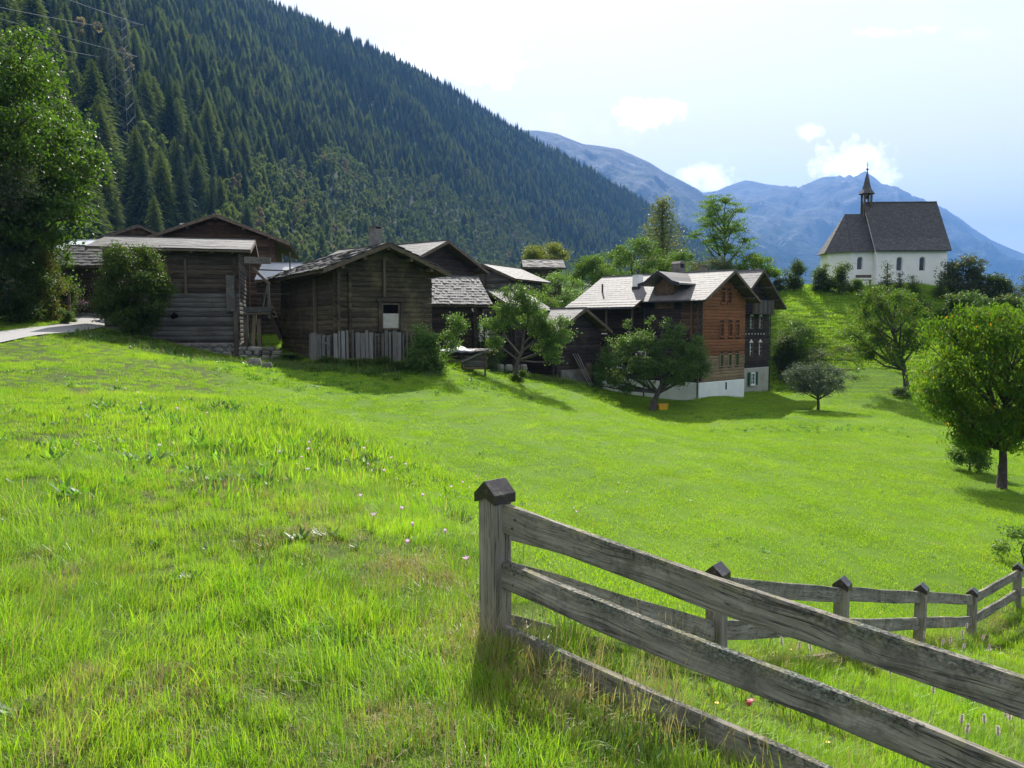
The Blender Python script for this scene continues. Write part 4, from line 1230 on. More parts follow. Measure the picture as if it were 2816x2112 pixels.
# lower eave over the rear half of the long side
sl14 = (hr14 - he14) / (W14 / 2)
b = MB(); e0 = -.8; e1 = -1.75
b.prism([(e1, he14 + e1 * sl14 + .10), (e0 + .05, he14 + e0 * sl14 + .10), (e0 + .05, he14 + e0 * sl14 + .2), (e1, he14 + e1 * sl14 + .2)], 4.4, L14 + .5)
o = b.build('lower_eave', BEAM, rf14); normal_fix(o.data)
nn = math.hypot(1, sl14)
tiles_on(o, (e1 - .02, 4.38, he14 + e1 * sl14 + .2), (0, 1, 0), (1 / nn, 0, sl14 / nn), (-sl14 / nn, 0, 1 / nn), L14 + .5 - 4.38, math.hypot(1, sl14) * (e0 - e1), .42, .36, .018, FACADE_TILE, 'tile', 0, .008)
for xx, ya, yb, zz in ((e1 - .07, 4.4, L14 + .5, he14 + e1 * sl14 + .1), (-.87, -.95, 4.38, he14 - .8 * sl14 + .04)):
    b = MB(); b.tube([(xx, ya, zz), (xx, yb, zz)], .075, 8); b.build('gutter', DARK_METAL, rf14)
for y in (4.6, -.0):
    b = MB(); b.tube([(-.2, y, -.3), (-.2, y, he14 - .4), (-.8, y, he14 - .75 if y < 1 else he14 - 1.0)], .05, 8); b.build('downpipe', DARK_METAL, B14)
for y in (5.2, 7.6, 10.2):
    piece('gallery_post', BOARD, B14, BEAM, (-.9, y, he14 - 2.2), (-.9, y, he14 - .75), .13, .13)
piece('gallery_beam', BOARD, B14, ORANGE_LOG, (-.9, 4.5, he14 - .72), (-.9, 10.6, he14 - .72), .12, .12)
piece('gallery_beam', BOARD, B14, BEAM, (-.5, 6.0, he14 - 4.0), (-.5, 10.6, he14 - 4.0), .5, .8)
# white boarded surround of the ground floor windows
b = MB(); b.box(-.19, -.10, 9.35, 10.65, pl14 + .95, pl14 + 2.65); 
# stone plinth slit
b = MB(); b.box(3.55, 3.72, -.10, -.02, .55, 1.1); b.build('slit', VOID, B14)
# chimneys and vent pipe
chimney(rf14, 1.15, 6.2, he14 + .2, zat(755, 63) - zb14, .62, .55, PLASTER, DARK_METAL, 'metal', flash=he14 + .85)
chimney(rf14, W14 / 2 + .5, 4.2, hr14 - .6, hr14 + .55, .85, .7, CHIMNEY_STONE, cap='arch')
chimney(rf14, W14 / 2 + 1.5, 2.6, hr14 - .9, hr14 + .55, .42, .42, CHIMNEY_STONE, cap='slab')
b = MB(); b.tube([(.6, 9.2, he14), (.6, 9.2, he14 + 1.15)], .07, 8); b.tube([(.6, 9.2, he14 + .12), (.6, 9.2, he14 + .45)], .11, 8); b.build('vent_pipe', DARK_METAL, rf14)
# dormer on the long side
D = MB()
dw, dh = 1.6, .85
dx0 = -.15; dy = 2.9
D.prism([(dy - dw / 2, he14 - .9), (dy + dw / 2, he14 - .9), (dy + dw / 2, he14 + .8), (dy, he14 + 1.4), (dy - dw / 2, he14 + .8)], dx0, 2.6, axis='x')
dm = D.build('dormer', BROWN_LOG, B14); normal_fix(dm.data)
b = MB()
for sgn in (-1, 1):
    pts = [(dy, he14 + 1.78), (dy + sgn * .65, he14 + 1.42), (dy + sgn * 1.2, he14 + 1.05), (dy + sgn * 1.75, he14 + .90)]
    prof = pts + [(p, q - .12) for p, q in pts[::-1]]
    b.prism(prof, -.95, 3.0, axis='x')
o = b.build('dormer_roof', FACADE_TILE, dm); normal_fix(o.data)
b = MB()
for sgn in (-1, 1):
    pts = [(dy, he14 + 1.81), (dy + sgn * .65, he14 + 1.45), (dy + sgn * 1.2, he14 + 1.08), (dy + sgn * 1.78, he14 + .93)]
    prof = pts + [(p, q - .26) for p, q in pts[::-1]]
    b.prism(prof, -1.0, -.955, axis='x')
o = b.build('verge_board', DARK_METAL, dm); normal_fix(o.data)
window_part(dm, dict(c=dy, z=he14 - .55), .6, .85, 'cross', BEAM, lambda s, z, o_: (dx0 - o_ - .06, s, z))
piece('log', LOG, dm, BROWN_LOG, (dx0 - .04, dy - .75, he14 + .2), (dx0 - .04, dy + .75, he14 + .2), .2, .1)

# ================================================================ the dark house behind it
zb15 = zat(1090, 66)
C15 = (17.35, 64.2)
W15 = 5.7
he15 = zat(822, 66) - zb15; hr15 = zat(748, 66) - zb15
pl15 = zat(1012, 66) - zb15
wins = []
for y0, y1 in ((903, 872), (977, 944)):
    for c_ in (2.75, 4.25):
        zz = zat(y0, 66.5) - zb15
        wins.append(dict(face='front', c=c_, z=zz, w=.52, h=zat(y1, 66.5) - zb15 - zz, style='hood', mat=BEAM))
B15, rf15 = gable_building('dark_chalet', 'tall blackened house with white hooded windows, behind the orange-gabled chalet', 'house',
    C15, 45.5, W15, 9.0, zb15, he15, hr15, BLACK_LOG, FACADE_TILE, faces=('front', 'roofleft'), log_h=.235, eo=1.05, vo=1.0, plinth=pl15, plinth_mat=CONCRETE,
    windows=wins, tile=(.42, .36, .018, 'tile', 150, .008), purlins=5)
# upper loggia of upright boards and its brackets
for k in range(14):
    piece('gallery_board', BOARD, B15, BARE_PLANK if k % 3 else BEAM, (1.75 + k * .24, -.75, zat(862, 66) - zb15), (1.75 + k * .24, -.75, zat(826, 66) - zb15), .03, .225)
piece('gallery_floor', BOARD, B15, BEAM, (1.6, -.4, zat(863, 66) - zb15), (5.2, -.4, zat(863, 66) - zb15), .08, .8)
for k in range(7):   # carved white ornaments between the storeys
    b = MB(); b.box(-.03, .03, -.02, .02, -.035, .035); b.box(-.012, .012, -.02, .02, -.08, .07)
    b.build('ornament', WHITE_PAINT, B15, loc=(1.7 + k * .5, -.13, zat(918, 66) - zb15))
zz = zat(1058, 65.5) - zb15
wr = window_part(B15, dict(c=2.95, z=zz), .62, .86, 'cross', WHITE_PAINT, lambda s, z, o_: (s, -.13 - o_, z))
for sgn in (-1, 1):
    b = MB(); b.box(-.19, .19, -.02, .02, -.1, .98)
    for k in range(9): b.box(-.15, .15, -.035, -.02, k * .1, k * .1 + .04)
    b.build('shutter', GREEN_PAINT, wr, loc=(2.95 + sgn * .60, -.17, zz))
b = MB(); b.tube([(W15 + .1, -.12, -.6), (W15 + .1, -.12, he15 - .6), (W15 + .9, -.12, he15 - .35)], .045, 8); b.build('downpipe', DARK_METAL, B15)

# ================================================================ the chapel on its knoll
Y16 = 87.0
C16 = (xat(2598, Y16), Y16)
zb16 = zat(787, Y16)
he16 = zat(680, Y16) - zb16
L16 = xat(2598, Y16) - xat(2408, Y16)
W16 = 7.0
hr16 = zat(560, Y16 + W16 / 2) - zb16
CH = empty('chapel', (C16[0], C16[1], zb16), R(87)); tag(CH, 'small white chapel with steep dark shingle roof and slender bell turret', 'chapel')
# local: x = away from the meadow, y = towards the left (choir)
b = MB(); b.prism([(0, -1.5), (W16, -1.5), (W16, he16), (W16 / 2, hr16 - .15), (0, he16)], 0, L16)
wall = b.build('nave_wall', CHAPEL_PLASTER, CH); normal_fix(wall.data)
s16 = (hr16 - he16) / (W16 / 2)
b = MB()
for sg in (0, 1):
    X = lambda x: x if sg == 0 else W16 - x
    b.prism([(X(-.32), he16 - .32 * s16 + .02), (W16 / 2, hr16 + .02), (W16 / 2, hr16 + .16), (X(-.32), he16 - .32 * s16 + .16)], -.25, L16 + .2)
rf = b.build('nave_roof', CHAPEL_SHINGLE, CH); normal_fix(rf.data)
n_ = math.hypot(1, s16)
vl = math.hypot(W16 / 2 + .32, hr16 - he16 + .32 * s16)
tiles_on(rf, (-.33, -.27, he16 - .32 * s16 + .15), (0, 1, 0), (1 / n_, 0, s16 / n_), (-s16 / n_, 0, 1 / n_), L16 + .5, vl, .20, .21, .025, CHAPEL_SHINGLE, 'shingle', 300, .05, near_first=lambda M: M[2, 3])
tiles_on(rf, (W16 + .33, -.27, he16 - .32 * s16 + .15), (0, 1, 0), (-1 / n_, 0, s16 / n_), (s16 / n_, 0, 1 / n_), L16 + .5, vl, .30, .30, .025, CHAPEL_SHINGLE, 'shingle', 0, .04)
piece('ridge_board', BOARD, CH, CHAPEL_SHINGLE, (W16 / 2, -.25, hr16 + .19), (W16 / 2, L16 + .22, hr16 + .19), .1, .3)
# choir: narrower, polygonal end
cw = 5.4; cx0 = (W16 - cw) / 2
Lc = 4.3
hec = zat(684, Y16 + cx0) - zb16; hrc = zat(588, Y16 + W16 / 2) - zb16
yb = L16; y2 = L16 + Lc - 2.0; y3 = L16 + Lc
ring = [(cx0, yb), (cx0, y2), (cx0 + cw * .27, y3), (cx0 + cw * .73, y3), (cx0 + cw, y2), (cx0 + cw, yb)]
b = MB(); n = len(ring)
b.add([(x, y, -1.5) for x, y in ring] + [(x, y, hec) for x, y in ring], [tuple(range(n)), tuple(range(2 * n - 1, n - 1, -1))] + [(i, (i + 1) % n, (i + 1) % n + n, i + n) for i in range(n)])
o = b.build('choir_wall', CHAPEL_PLASTER, CH); normal_fix(o.data)
def shrink(p, k, c=(W16 / 2, (yb + y2) / 2 + .2)):
    return p
ov = .35
ringo = [(cx0 - ov, yb - .05), (cx0 - ov, y2 + .12), (cx0 + cw * .27 - .14, y3 + ov), (cx0 + cw * .73 + .14, y3 + ov), (cx0 + cw + ov, y2 + .12), (cx0 + cw + ov, yb - .05)]
ra_, rb_ = (W16 / 2, yb - .05, hrc), (W16 / 2, y2 - .15, hrc)
b = MB(); ze_ = hec - .30
P = [(x, y, ze_) for x, y in ringo] + [ra_, rb_]
b.add(P, [(0, 1, 7, 6), (1, 2, 7), (2, 3, 7), (3, 4, 7), (4, 5, 6, 7), (0, 6, 5), (5, 4, 3, 2, 1, 0)])
cr = b.build('choir_roof', CHAPEL_SHINGLE, CH); normal_fix(cr.data)
# shingles on the visible choir faces (clipped to the triangles)
def shingle_face(par, A, B, Cc, Dd, limit_name='shingle_courses', tw=.2, th=.21):
    """A-B eave, Dd-Cc upper edge (may coincide)"""
    A, B, Cc, Dd = (np.array(v, float) for v in (A, B, Cc, Dd))
    Nn = np.cross(B - A, Dd - A); Nn /= np.linalg.norm(Nn)
    if Nn[2] < 0: Nn = -Nn
    U_ = (B - A) / np.linalg.norm(B - A); Wv = np.cross(Nn, U_)
    if Wv[2] < 0: Wv = -Wv
    vh = np.dot(Dd - A, Wv); nr = int(vh / th)
    mb = MB(); TV = np.array([v.co[:] for v in TILE.vertices]); TF = [tuple(p.vertices) for p in TILE.polygons]
    for r_ in range(nr):
        f = (r_ + .5) / nr
        l0 = A + (Dd - A) * f; l1 = B + (Cc - B) * f
        ln = np.linalg.norm(l1 - l0); nc = max(1, int(ln / tw))
        for c_ in range(nc):
            jx = (c_ + .5 + (.0 if r_ % 2 else .25)) / (nc + .25)
            p = l0 + (l1 - l0) * jx + Nn * (.03 + rnd.random() * .012)
            tl = .07 + rnd.uniform(-.03, .03); M = np.eye(4)
            M[:3, 0] = U_ * (ln / nc - .01); M[:3, 1] = (Wv * math.cos(tl) - Nn * math.sin(tl)) * th * 1.25; M[:3, 2] = (Nn * math.cos(tl) + Wv * math.sin(tl)) * .025; M[:3, 3] = p
            mb.add(TV, TF, M)
    o = mb.build(limit_name, CHAPEL_SHINGLE, par); o['kind'] = 'stuff'
shingle_face(cr, P[0], P[1], P[7], P[6]); shingle_face(cr, P[1], P[2], P[7], P[7]); shingle_face(cr, P[2], P[3], P[7], P[7]); shingle_face(cr, P[3], P[4], P[7], P[7])
# arched windows, set in splayed reveals
def arched_window(parent, fp, c_, z0, w, h):
    n = 9
    def arch(s, w_, h_, z0_, o_):
        pts = [(s - w_ / 2, z0_), (s + w_ / 2, z0_)]
        r_ = w_ / 2
        for k in range(n):
            th = math.pi * k / (n - 1)
            pts.append((s + r_ * math.cos(th), z0_ + h_ - r_ + r_ * math.sin(th)))
        return [fp(p, q, o_) for p, q in pts]
    outer = arch(c_, w * 1.35, h * 1.10, z0 - .06, .012); outer2 = arch(c_, w * 1.28, h * 1.08, z0 - .05, -.0); inner = arch(c_, w, h, z0, .014)
    b = MB(); k = len(outer)
    b.add(outer + inner, [(i, (i + 1) % k, (i + 1) % k + k, i + k) for i in range(k)])
    o = b.build('window', WHITE_PAINT, parent); normal_fix(o.data)
    b = MB(); b.add(arch(c_, w, h, z0, .013), [tuple(range(k))]); p_ = b.build('pane', LEAD_GLASS, o); normal_fix(p_.data)
    b = MB()
    def bx(sa, sb, za, zb_, oa, ob):
        V = [fp(s, z, o_) for z in (za, zb_) for o_ in (oa, ob) for s in (sa, sb)]
        b.add(V, [(0, 2, 3, 1), (4, 5, 7, 6), (0, 1, 5, 4), (2, 6, 7, 3), (0, 4, 6, 2), (1, 3, 7, 5)])
    for q in (.3, .55, .8): bx(c_ - w / 2, c_ + w / 2, z0 + h * q - .015, z0 + h * q + .015, .015, .03)
    bx(c_ - .012, c_ + .012, z0, z0 + h * .97, .015, .028)
    b.build('glazing_bar', DARK_METAL, o)
# real openings: boolean-free recess built as a shallow box behind would need cutting; cut the walls
def cut(wall_o, fp, c_, z0, w, h, depth=.32):
    n = 9; r_ = w * 1.25 / 2; pts = [(c_ - r_, z0 - .06), (c_ + r_, z0 - .06)]
    for k in range(n):
        th = math.pi * k / (n - 1); pts.append((c_ + r_ * math.cos(th), z0 + h * 1.04 - r_ + r_ * math.sin(th)))
    b = MB(); m_ = len(pts)
    V = [fp(p, q, .1) for p, q in pts] + [fp(c_ + (p - c_) * .8, z0 + (q - z0) * .93, -depth) for p, q in pts]
    b.add(V, [tuple(range(m_)), tuple(range(2 * m_ - 1, m_ - 1, -1))] + [(i, (i + 1) % m_, (i + 1) % m_ + m_, i + m_) for i in range(m_)])
    co = b.build('cutter', None, wall_o.parent); normal_fix(co.data)
    return co
def do_cut(wall_o, cutters):
    for co in cutters:
        md = wall_o.modifiers.new('cut', 'BOOLEAN'); md.object = co; md.operation = 'DIFFERENCE'; md.solver = 'EXACT'
    bpy.context.view_layer.update()
    dg = bpy.context.evaluated_depsgraph_get()
    me = bpy.data.meshes.new_from_object(wall_o.evaluated_get(dg))
    wall_o.modifiers.clear(); mat_ = wall_o.material_slots[0].material
    wall_o.data = me
    me.materials.clear(); me.materials.append(mat_)
    wall_o.material_slots[0].link = 'OBJECT'; wall_o.material_slots[0].material = mat_
    for co in cutters:
        bpy.data.objects.remove(co)
fpn = lambda s, z, o_: (-o_, s, z)
zw = zat(743, Y16) - zb16; hw = zat(706, Y16) - zat(743, Y16)
ys = [L16 - (xat(px, Y16) - xat(2408, Y16)) for px in (2471, 2532)]
cs = [cut(wall, fpn, y, zw, .52, hw) for y in ys]; do_cut(wall, cs)
for y in ys: arched_window(CH, lambda s, z, o_: (.24 - o_, s, z), y, zw, .50, hw * .97)
cwall = [c for c in CH.children if c.name.startswith('choir_wall')][0]
yc = L16 + xat(2408, Y16) - xat(2372, Y16)
fpc = lambda s, z, o_: (cx0 - o_, s, z)
do_cut(cwall, [cut(cwall, fpc, yc, zw + .18, .5, hw * .92)])
arched_window(CH, lambda s, z, o_: (cx0 + .24 - o_, s, z), yc, zw + .18, .48, hw * .9)
# bell turret
tx, ty = W16 / 2, L16 - .1
zt0 = zat(570, Y16 + 3) - zb16; zt1 = zat(527, Y16 + 3) - zb16; zt2 = zat(464, Y16 + 3) - zb16
tur = MB()
for sx_, sy_ in ((-1, -1), (1, -1), (-1, 1), (1, 1)):
    tur.add([(tx + sx_ * .42 + dx, ty + sy_ * .36 + dy, z) for z in (zt0 - 1.2, zt1 + .05) for dx, dy in ((-.09, -.09), (.09, -.09), (.09, .09), (-.09, .09))],
            [(0, 1, 2, 3), (7, 6, 5, 4), (0, 4, 5, 1), (1, 5, 6, 2), (2, 6, 7, 3), (3, 7, 4, 0)])
for sy_ in (-1, 1):   # arch braces between posts
    for sx_ in (-1, 1):
        tur.tube([(tx + sx_ * .42, ty + sy_ * .36, zt1 - .65), (tx + sx_ * .18, ty + sy_ * .36, zt1 - .12)], .06, 4)
T_ = tur.build('bell_turret', BEAM, CH); normal_fix(T_.data)
b = MB(); rr = .88
prof = [(rr, zt1 - .12), (rr * .82, zt1 + .10), (rr * .58, zt1 + .38), (rr * .42, zt1 + .9), (rr * .27, zt1 + 1.5), (rr * .12, zt1 + 2.0), (.03, zt2)]
V = []; sd = 8
b.lathe(prof, (tx, ty), 8); b.lathe([(rr, zt1 - .12), (.3, zt1 + .02)], (tx, ty), 8)
sp_ = b.build('spire', CHAPEL_SHINGLE, T_); normal_fix(sp_.data)
b = MB(); b.lathe([(0.0, zt2 - .05), (.09, zt2), (.13, zt2 + .1), (.09, zt2 + .2), (.0, zt2 + .25)], (tx, ty), 10); b.build('ball', DARK_METAL, T_)
b = MB(); b.box(tx - .015, tx + .015, ty - .02, ty + .02, zt2 + .2, zt2 + .95); b.box(tx - .01, tx + .01, ty - .16, ty + .16, zt2 + .66, zt2 + .70); b.box(tx - .01, tx + .01, ty - .10, ty + .10, zt2 + .48, zt2 + .51)
b.build('cross', DARK_METAL, T_)
b = MB(); b.lathe([(.0, zt1 - .25), (.10, zt1 - .27), (.14, zt1 - .5), (.22, zt1 - .66), (.0, zt1 - .66)], (tx, ty), 12); b.build('bell', DARK_METAL, T_)
# porch roof over the door at the right-hand end
b = MB(); b.prism([(W16 / 2 - 1.3, he16 - 2.3), (W16 / 2 - .9, he16 - 1.8), (W16 / 2, he16 - 1.55), (W16 / 2 + .9, he16 - 1.8), (W16 / 2 + 1.3, he16 - 2.3)], -1.15, 0)
o = b.build('porch_roof', CHAPEL_SHINGLE, CH); normal_fix(o.data)

BN = empty('bench', (xat(2376, 86.0), 86.3, zat(782, 86.3)), R(-3)); tag(BN, 'grey wooden bench with a backrest against the chapel choir', 'bench')
piece('seat', BOARD, BN, BEAM, (-.8, 0, .45), (.8, 0, .45), .06, .4); piece('backrest', BOARD, BN, BEAM, (-.8, .22, .85), (.8, .22, .85), .3, .05)
for sx_ in (-.6, .6): piece('leg', BOARD, BN, BEAM, (sx_, 0, -.3), (sx_, 0, .42), .08, .35)

# ================================================================ small yard things
WS = empty('wood_store', (xat(1222, 43.5), 43.6, H(xat(1260, 43.5), 43.6) - .1), R(-6)); tag(WS, 'firewood rack under a loose grey sheet and boards, below the shingled hut', 'wood store')
for k in range(44):
    r_ = k // 8; c_ = k % 8
    piece('firewood', LOG, WS, PALE_LOG if rnd.random() < .5 else GREY_LOG, (1.05 + rnd.uniform(-.05, .05), -.1 + c_ * .12, .1 + r_ * .12), (2.15 + rnd.uniform(-.08, .08), -.1 + c_ * .12 + rnd.uniform(-.03, .03), .1 + r_ * .12 + rnd.uniform(-.03, .03)), .11, .11)
for x in (.0, .98, 2.2): piece('post', BOARD, WS, BEAM, (x, -.2, -.3), (x, -.2, .95), .09, .09)
piece('brace', BOARD, WS, BARE_PLANK, (.95, -.28, .45), (2.3, -.28, 1.05), .12, .03)
for k in range(4): piece('cover_board', BOARD, WS, BARE_PLANK, (1.2 + k * .3, -.45, .98 + .02 * k), (1.25 + k * .32, .8, 1.12), .03, .28)
b = MB(); n = 14
V = [(i / n * 2.0 - .3, -.5 + j / 4 * 1.3, 1.08 + .22 * math.exp(-((i / n - .45) / .2) ** 2) * (j / 4) + .03 * math.sin(i * 1.9 + j) - .12 * (j == 0)) for j in range(5) for i in range(n + 1)]
b.add(V, [(j * (n + 1) + i, j * (n + 1) + i + 1, (j + 1) * (n + 1) + i + 1, (j + 1) * (n + 1) + i) for j in range(4) for i in range(n)])
o = b.build('tarpaulin', TARP, WS, smooth=True); md = o.modifiers.new('thick', 'SOLIDIFY'); md.thickness = .012
piece('side_rail', BOARD, WS, BEAM, (-.2, -.24, .5), (1.0, -.24, .5), .08, .06)

# garden wall with fence above, where the road bends
GW = empty('garden_wall', (xat(212, 51.5), 51.6, H(xat(250, 51), 51.5) - .15), R(2)); tag(GW, 'concrete garden wall topped by a brown slatted fence at the road bend', 'wall')
hwl = zat(860, 51.6) - float(GW.location.z)
b = MB(); b.box(-.2, 2.6, 0, .25, -.8, hwl); b.build('wall_base', CONCRETE, GW)
for k in range(26): piece('slat', BOARD, GW, BEAM, (-.15 + k * .105, -.02, hwl + .03), (-.15 + k * .105, -.02, zat(834, 51.6) - float(GW.location.z)), .02, .075)
piece('rail', BOARD, GW, BEAM, (-.2, .03, hwl + .12), (2.6, .03, hwl + .12), .05, .04); piece('rail', BOARD, GW, BEAM, (-.2, .03, hwl + .55), (2.6, .03, hwl + .55), .05, .04)
# old picket fence left of it, in the bushes
PF = empty('picket_fence', (xat(98, 46.5), 46.5, H(xat(140, 46.5), 46.8)), R(14)); tag(PF, 'grey picket fence half hidden in garden plants at the left of the road bend', 'fence')
for k in range(13): piece('picket', BOARD, PF, BEAM, (k * .14, 0, -.2), (k * .14 + rnd.uniform(-.02, .02), 0, 1.15 + rnd.uniform(-.05, .05)), .025, .07)
for z in (.3, .9): piece('rail', BOARD, PF, BEAM, (-.05, .04, z), (1.75, .04, z), .07, .04)
for x in (0, 1.75): piece('post', BOARD, PF, BEAM, (x, .1, -.3), (x, .1, 1.35), .13, .13)
# little red-brown bird house like hutch
HU = empty('garden_hutch', (xat(205, 50.2), 50.4, zat(812, 50.4)), R(20)); tag(HU, 'tiny red-brown wooden hutch with a grey pointed roof above the flower box', 'hutch')
b = MB(); b.prism([(-.2, -.1), (.2, -.1), (.2, .28), (0, .55), (-.2, .28)], -.2, .2); o = b.build('body', RED_BOX, HU); normal_fix(o.data)
b = MB()
for sg in (-1, 1): b.prism([(0, .62), (sg * .33, .2), (sg * .36, .24), (0, .68)], -.26, .26)
o = b.build('roof', BARE_PLANK, HU); normal_fix(o.data)
piece('post', BOARD, HU, BEAM, (0, 0, -1.4), (0, 0, -.1), .09, .09)
SHD = empty('tool_shed', (xat(185, 54), 54.5, 2.2), R(10)); tag(SHD, 'red-brown garden shed with a flat plank roof half hidden in the bushes', 'shed')
b = MB(); b.box(-1.1, .6, 0, 1.5, -.6, zat(772, 54.5) - 2.2); b.build('wall', RED_BOX, SHD)
piece('roof', BOARD, SHD, BEAM, (-1.4, .7, zat(766, 54.5) - 2.15), (.85, .7, zat(768, 54.5) - 2.2), .08, 2.0)
# garden corner by the hut: green box, hedge stones, railing
GB = empty('garden_box', (xat(1378, 53), 53.0, H(xat(1378, 53), 53.0)), R(5)); tag(GB, 'dark green garden chest with a lid on the grass behind the fruit tree', 'chest')
b = MB(); b.box(-.4, .4, 0, .5, 0, .35); b.build('body', GREEN_PAINT, GB)
b = MB(); b.box(-.44, .44, -.04, .54, .352, .41); b.build('lid', plain('faded_green', (.05, .12, .09), .5), GB)
GR = empty('garden_railing', (xat(1306, 51), 51.0, zat(925, 51)), R(3)); tag(GR, 'weathered board railing in front of the garden behind the shingled hut', 'railing')
for z in (-.02, .22): piece('rail', BOARD, GR, BARE_PLANK, (0, 0, z), (1.3, 0, z + .02), .10, .04)
for x in (.05, .65, 1.2): piece('post', BOARD, GR, BEAM, (x, .05, -1.3), (x, .05, .35), .08, .08)
for k in range(9): piece('picket', BOARD, GR, BARE_PLANK, (1.35 + k * .09, .03, -.35), (1.35 + k * .09, .03, .12), .02, .07)
YB = empty('yellow_tub', (xat(1822, 56.2), 56.0, H(xat(1822, 56.2), 56.0)), R(20)); tag(YB, 'yellow plastic tub behind the trunk of the larger fruit tree', 'tub')
b = MB(); b.prism([(-.30, 0), (.30, 0), (.38, .38), (-.38, .38)], -.2, .2); o = b.build('tub', YELLOW, YB); normal_fix(o.data)
b = MB(); b.box(-.41, .41, -.24, .24, .382, .42); b.build('rim', YELLOW, YB)
FL = hit(2305, 1022, 50); 
if FL:
    FLg = empty('felled_log', FL, R(-4)); tag(FLg, 'reddish felled log lying at the foot of the chapel slope', 'log')
    b = MB(); b.tube([(-1.1, 0, .12), (0, .02, .13), (1.2, 0, .12)], [.10, .10, .09], 8); b.build('trunk', BROWN_LOG, FLg)
# stone revetment behind the shingled hut
RV = empty('garden_stones', (xat(1345, 50.5), 50.5, H(xat(1350, 50.5), 50.5)), 0); tag(RV, 'mossy stone edging of the garden terrace behind the shingled hut', 'stone edging')
s = -.6
for k in range(7):
    w = rnd.uniform(.35, .6); obj('stone', STONES[k % 6], RV, FIELD_STONE, (s, 0, .15), (0, 0, .1), (w, .4, .4)); s += w
# near stones by the wall foot
for (px, py, sc_, lb) in ((700, 1008, .5, 'brown boulder in the weeds under the dry stone wall'), (735, 1015, .35, 'small boulder in the nettles beside the stone-roofed barn')):
    p = hit(px, py, 20)
    o = obj('boulder', STONES[2], None, FIELD_STONE, (p[0], p[1], p[2] + .1), (0, 0, .4), (sc_ * 1.4, sc_, sc_)); tag(o, lb, 'boulder')
# ================================================================ the post-and-rail fence in the foreground
FN = empty('paddock_fence', (-.09, 4.4, -.14)); tag(FN, 'weathered grey post and rail fence with black metal caps on its posts', 'fence')
FO = np.array([-.09, 4.4, -.14])
POSTS = [(2.31, 2.69, .345), (-.09, 4.4, zat(1322, 4.4)), (1.59, 6.2, zat(1552, 6.2)), (3.45, 8.4, zat(1588, 8.4)), (5.35, 10.5, zat(1605, 10.5)),
         (7.3, 12.7, zat(1618, 12.7)), (8.95, 14.2, zat(1550, 14.2)), (11.2, 16.0, zat(1550, 14.2) - .35)]
# corner post stands with its edge to the camera
b = MB(); hs = .066
prof = [(-hs, -hs), (hs, -hs), (hs, hs), (-hs, hs)]
def post_mesh(h):
    b = MB(); c_ = .008
    pr = [(-hs + c_, -hs), (hs - c_, -hs), (hs, -hs + c_), (hs, hs - c_), (hs - c_, hs), (-hs + c_, hs), (-hs, hs - c_), (-hs, -hs + c_)]
    zs = [-.5, 0, h * .5, h - .06]
    V = [(x, y, z) for z in zs for x, y in pr]
    top = [(x * (1 if abs(x) < .9 else 1), y, h - .06 + .055 * (1 - abs(x) / hs)) for x, y in pr]
    V += top
    F = [tuple(range(7, -1, -1)), tuple(range(32, 40))]
    for i in range(4):
        for k in range(8): F.append((i * 8 + k, i * 8 + (k + 1) % 8, (i + 1) * 8 + (k + 1) % 8, (i + 1) * 8 + k))
    return normal_fix(b.add(V, F).mesh('post'))
PM = post_mesh(1.0)
def cap_mesh():
    # bent sheet hood: ridge along y, gable ends closed, short skirts
    w = .077; l = .078; e = .05; rz = .07
    sec = [(-w, -e), (-w, 0), (0, rz), (w, 0), (w, -e)]
    b = MB(); n = 5
    V = [(x, -l, z) for x, z in sec] + [(x, l, z) for x, z in sec]
    F = [(i, i + 1, i + 1 + n, i + n) for i in range(4)]
    for o_ in (0, n):
        yv = -l if o_ == 0 else l
        base = len(V)
        V += [(0, yv, rz - .085)]
        F += [(o_ + 0, o_ + 1, o_ + 2, base), (o_ + 2, o_ + 3, o_ + 4, base)]
    b.add(V, F); me = normal_fix(b.mesh('cap'))
    return me
CM = cap_mesh()
for i, (x, y, zt) in enumerate(POSTS):
    a = R(-45 + (8 if i > 1 else 0))
    p = obj('post', PM, FN, FENCE_POST, (x - FO[0], y - FO[1], zt - 1.0 - .02 - FO[2]), (0, rnd.uniform(-.01, .01), a))
    c = obj('cap', CM, p, CAP_METAL, (0, 0, 1.0 - .045))
    md = c.modifiers.new('sheet', 'SOLIDIFY'); md.thickness = .004; md.offset = 1
    md = c.modifiers.new('edge', 'BEVEL'); md.width = .004; md.segments = 2


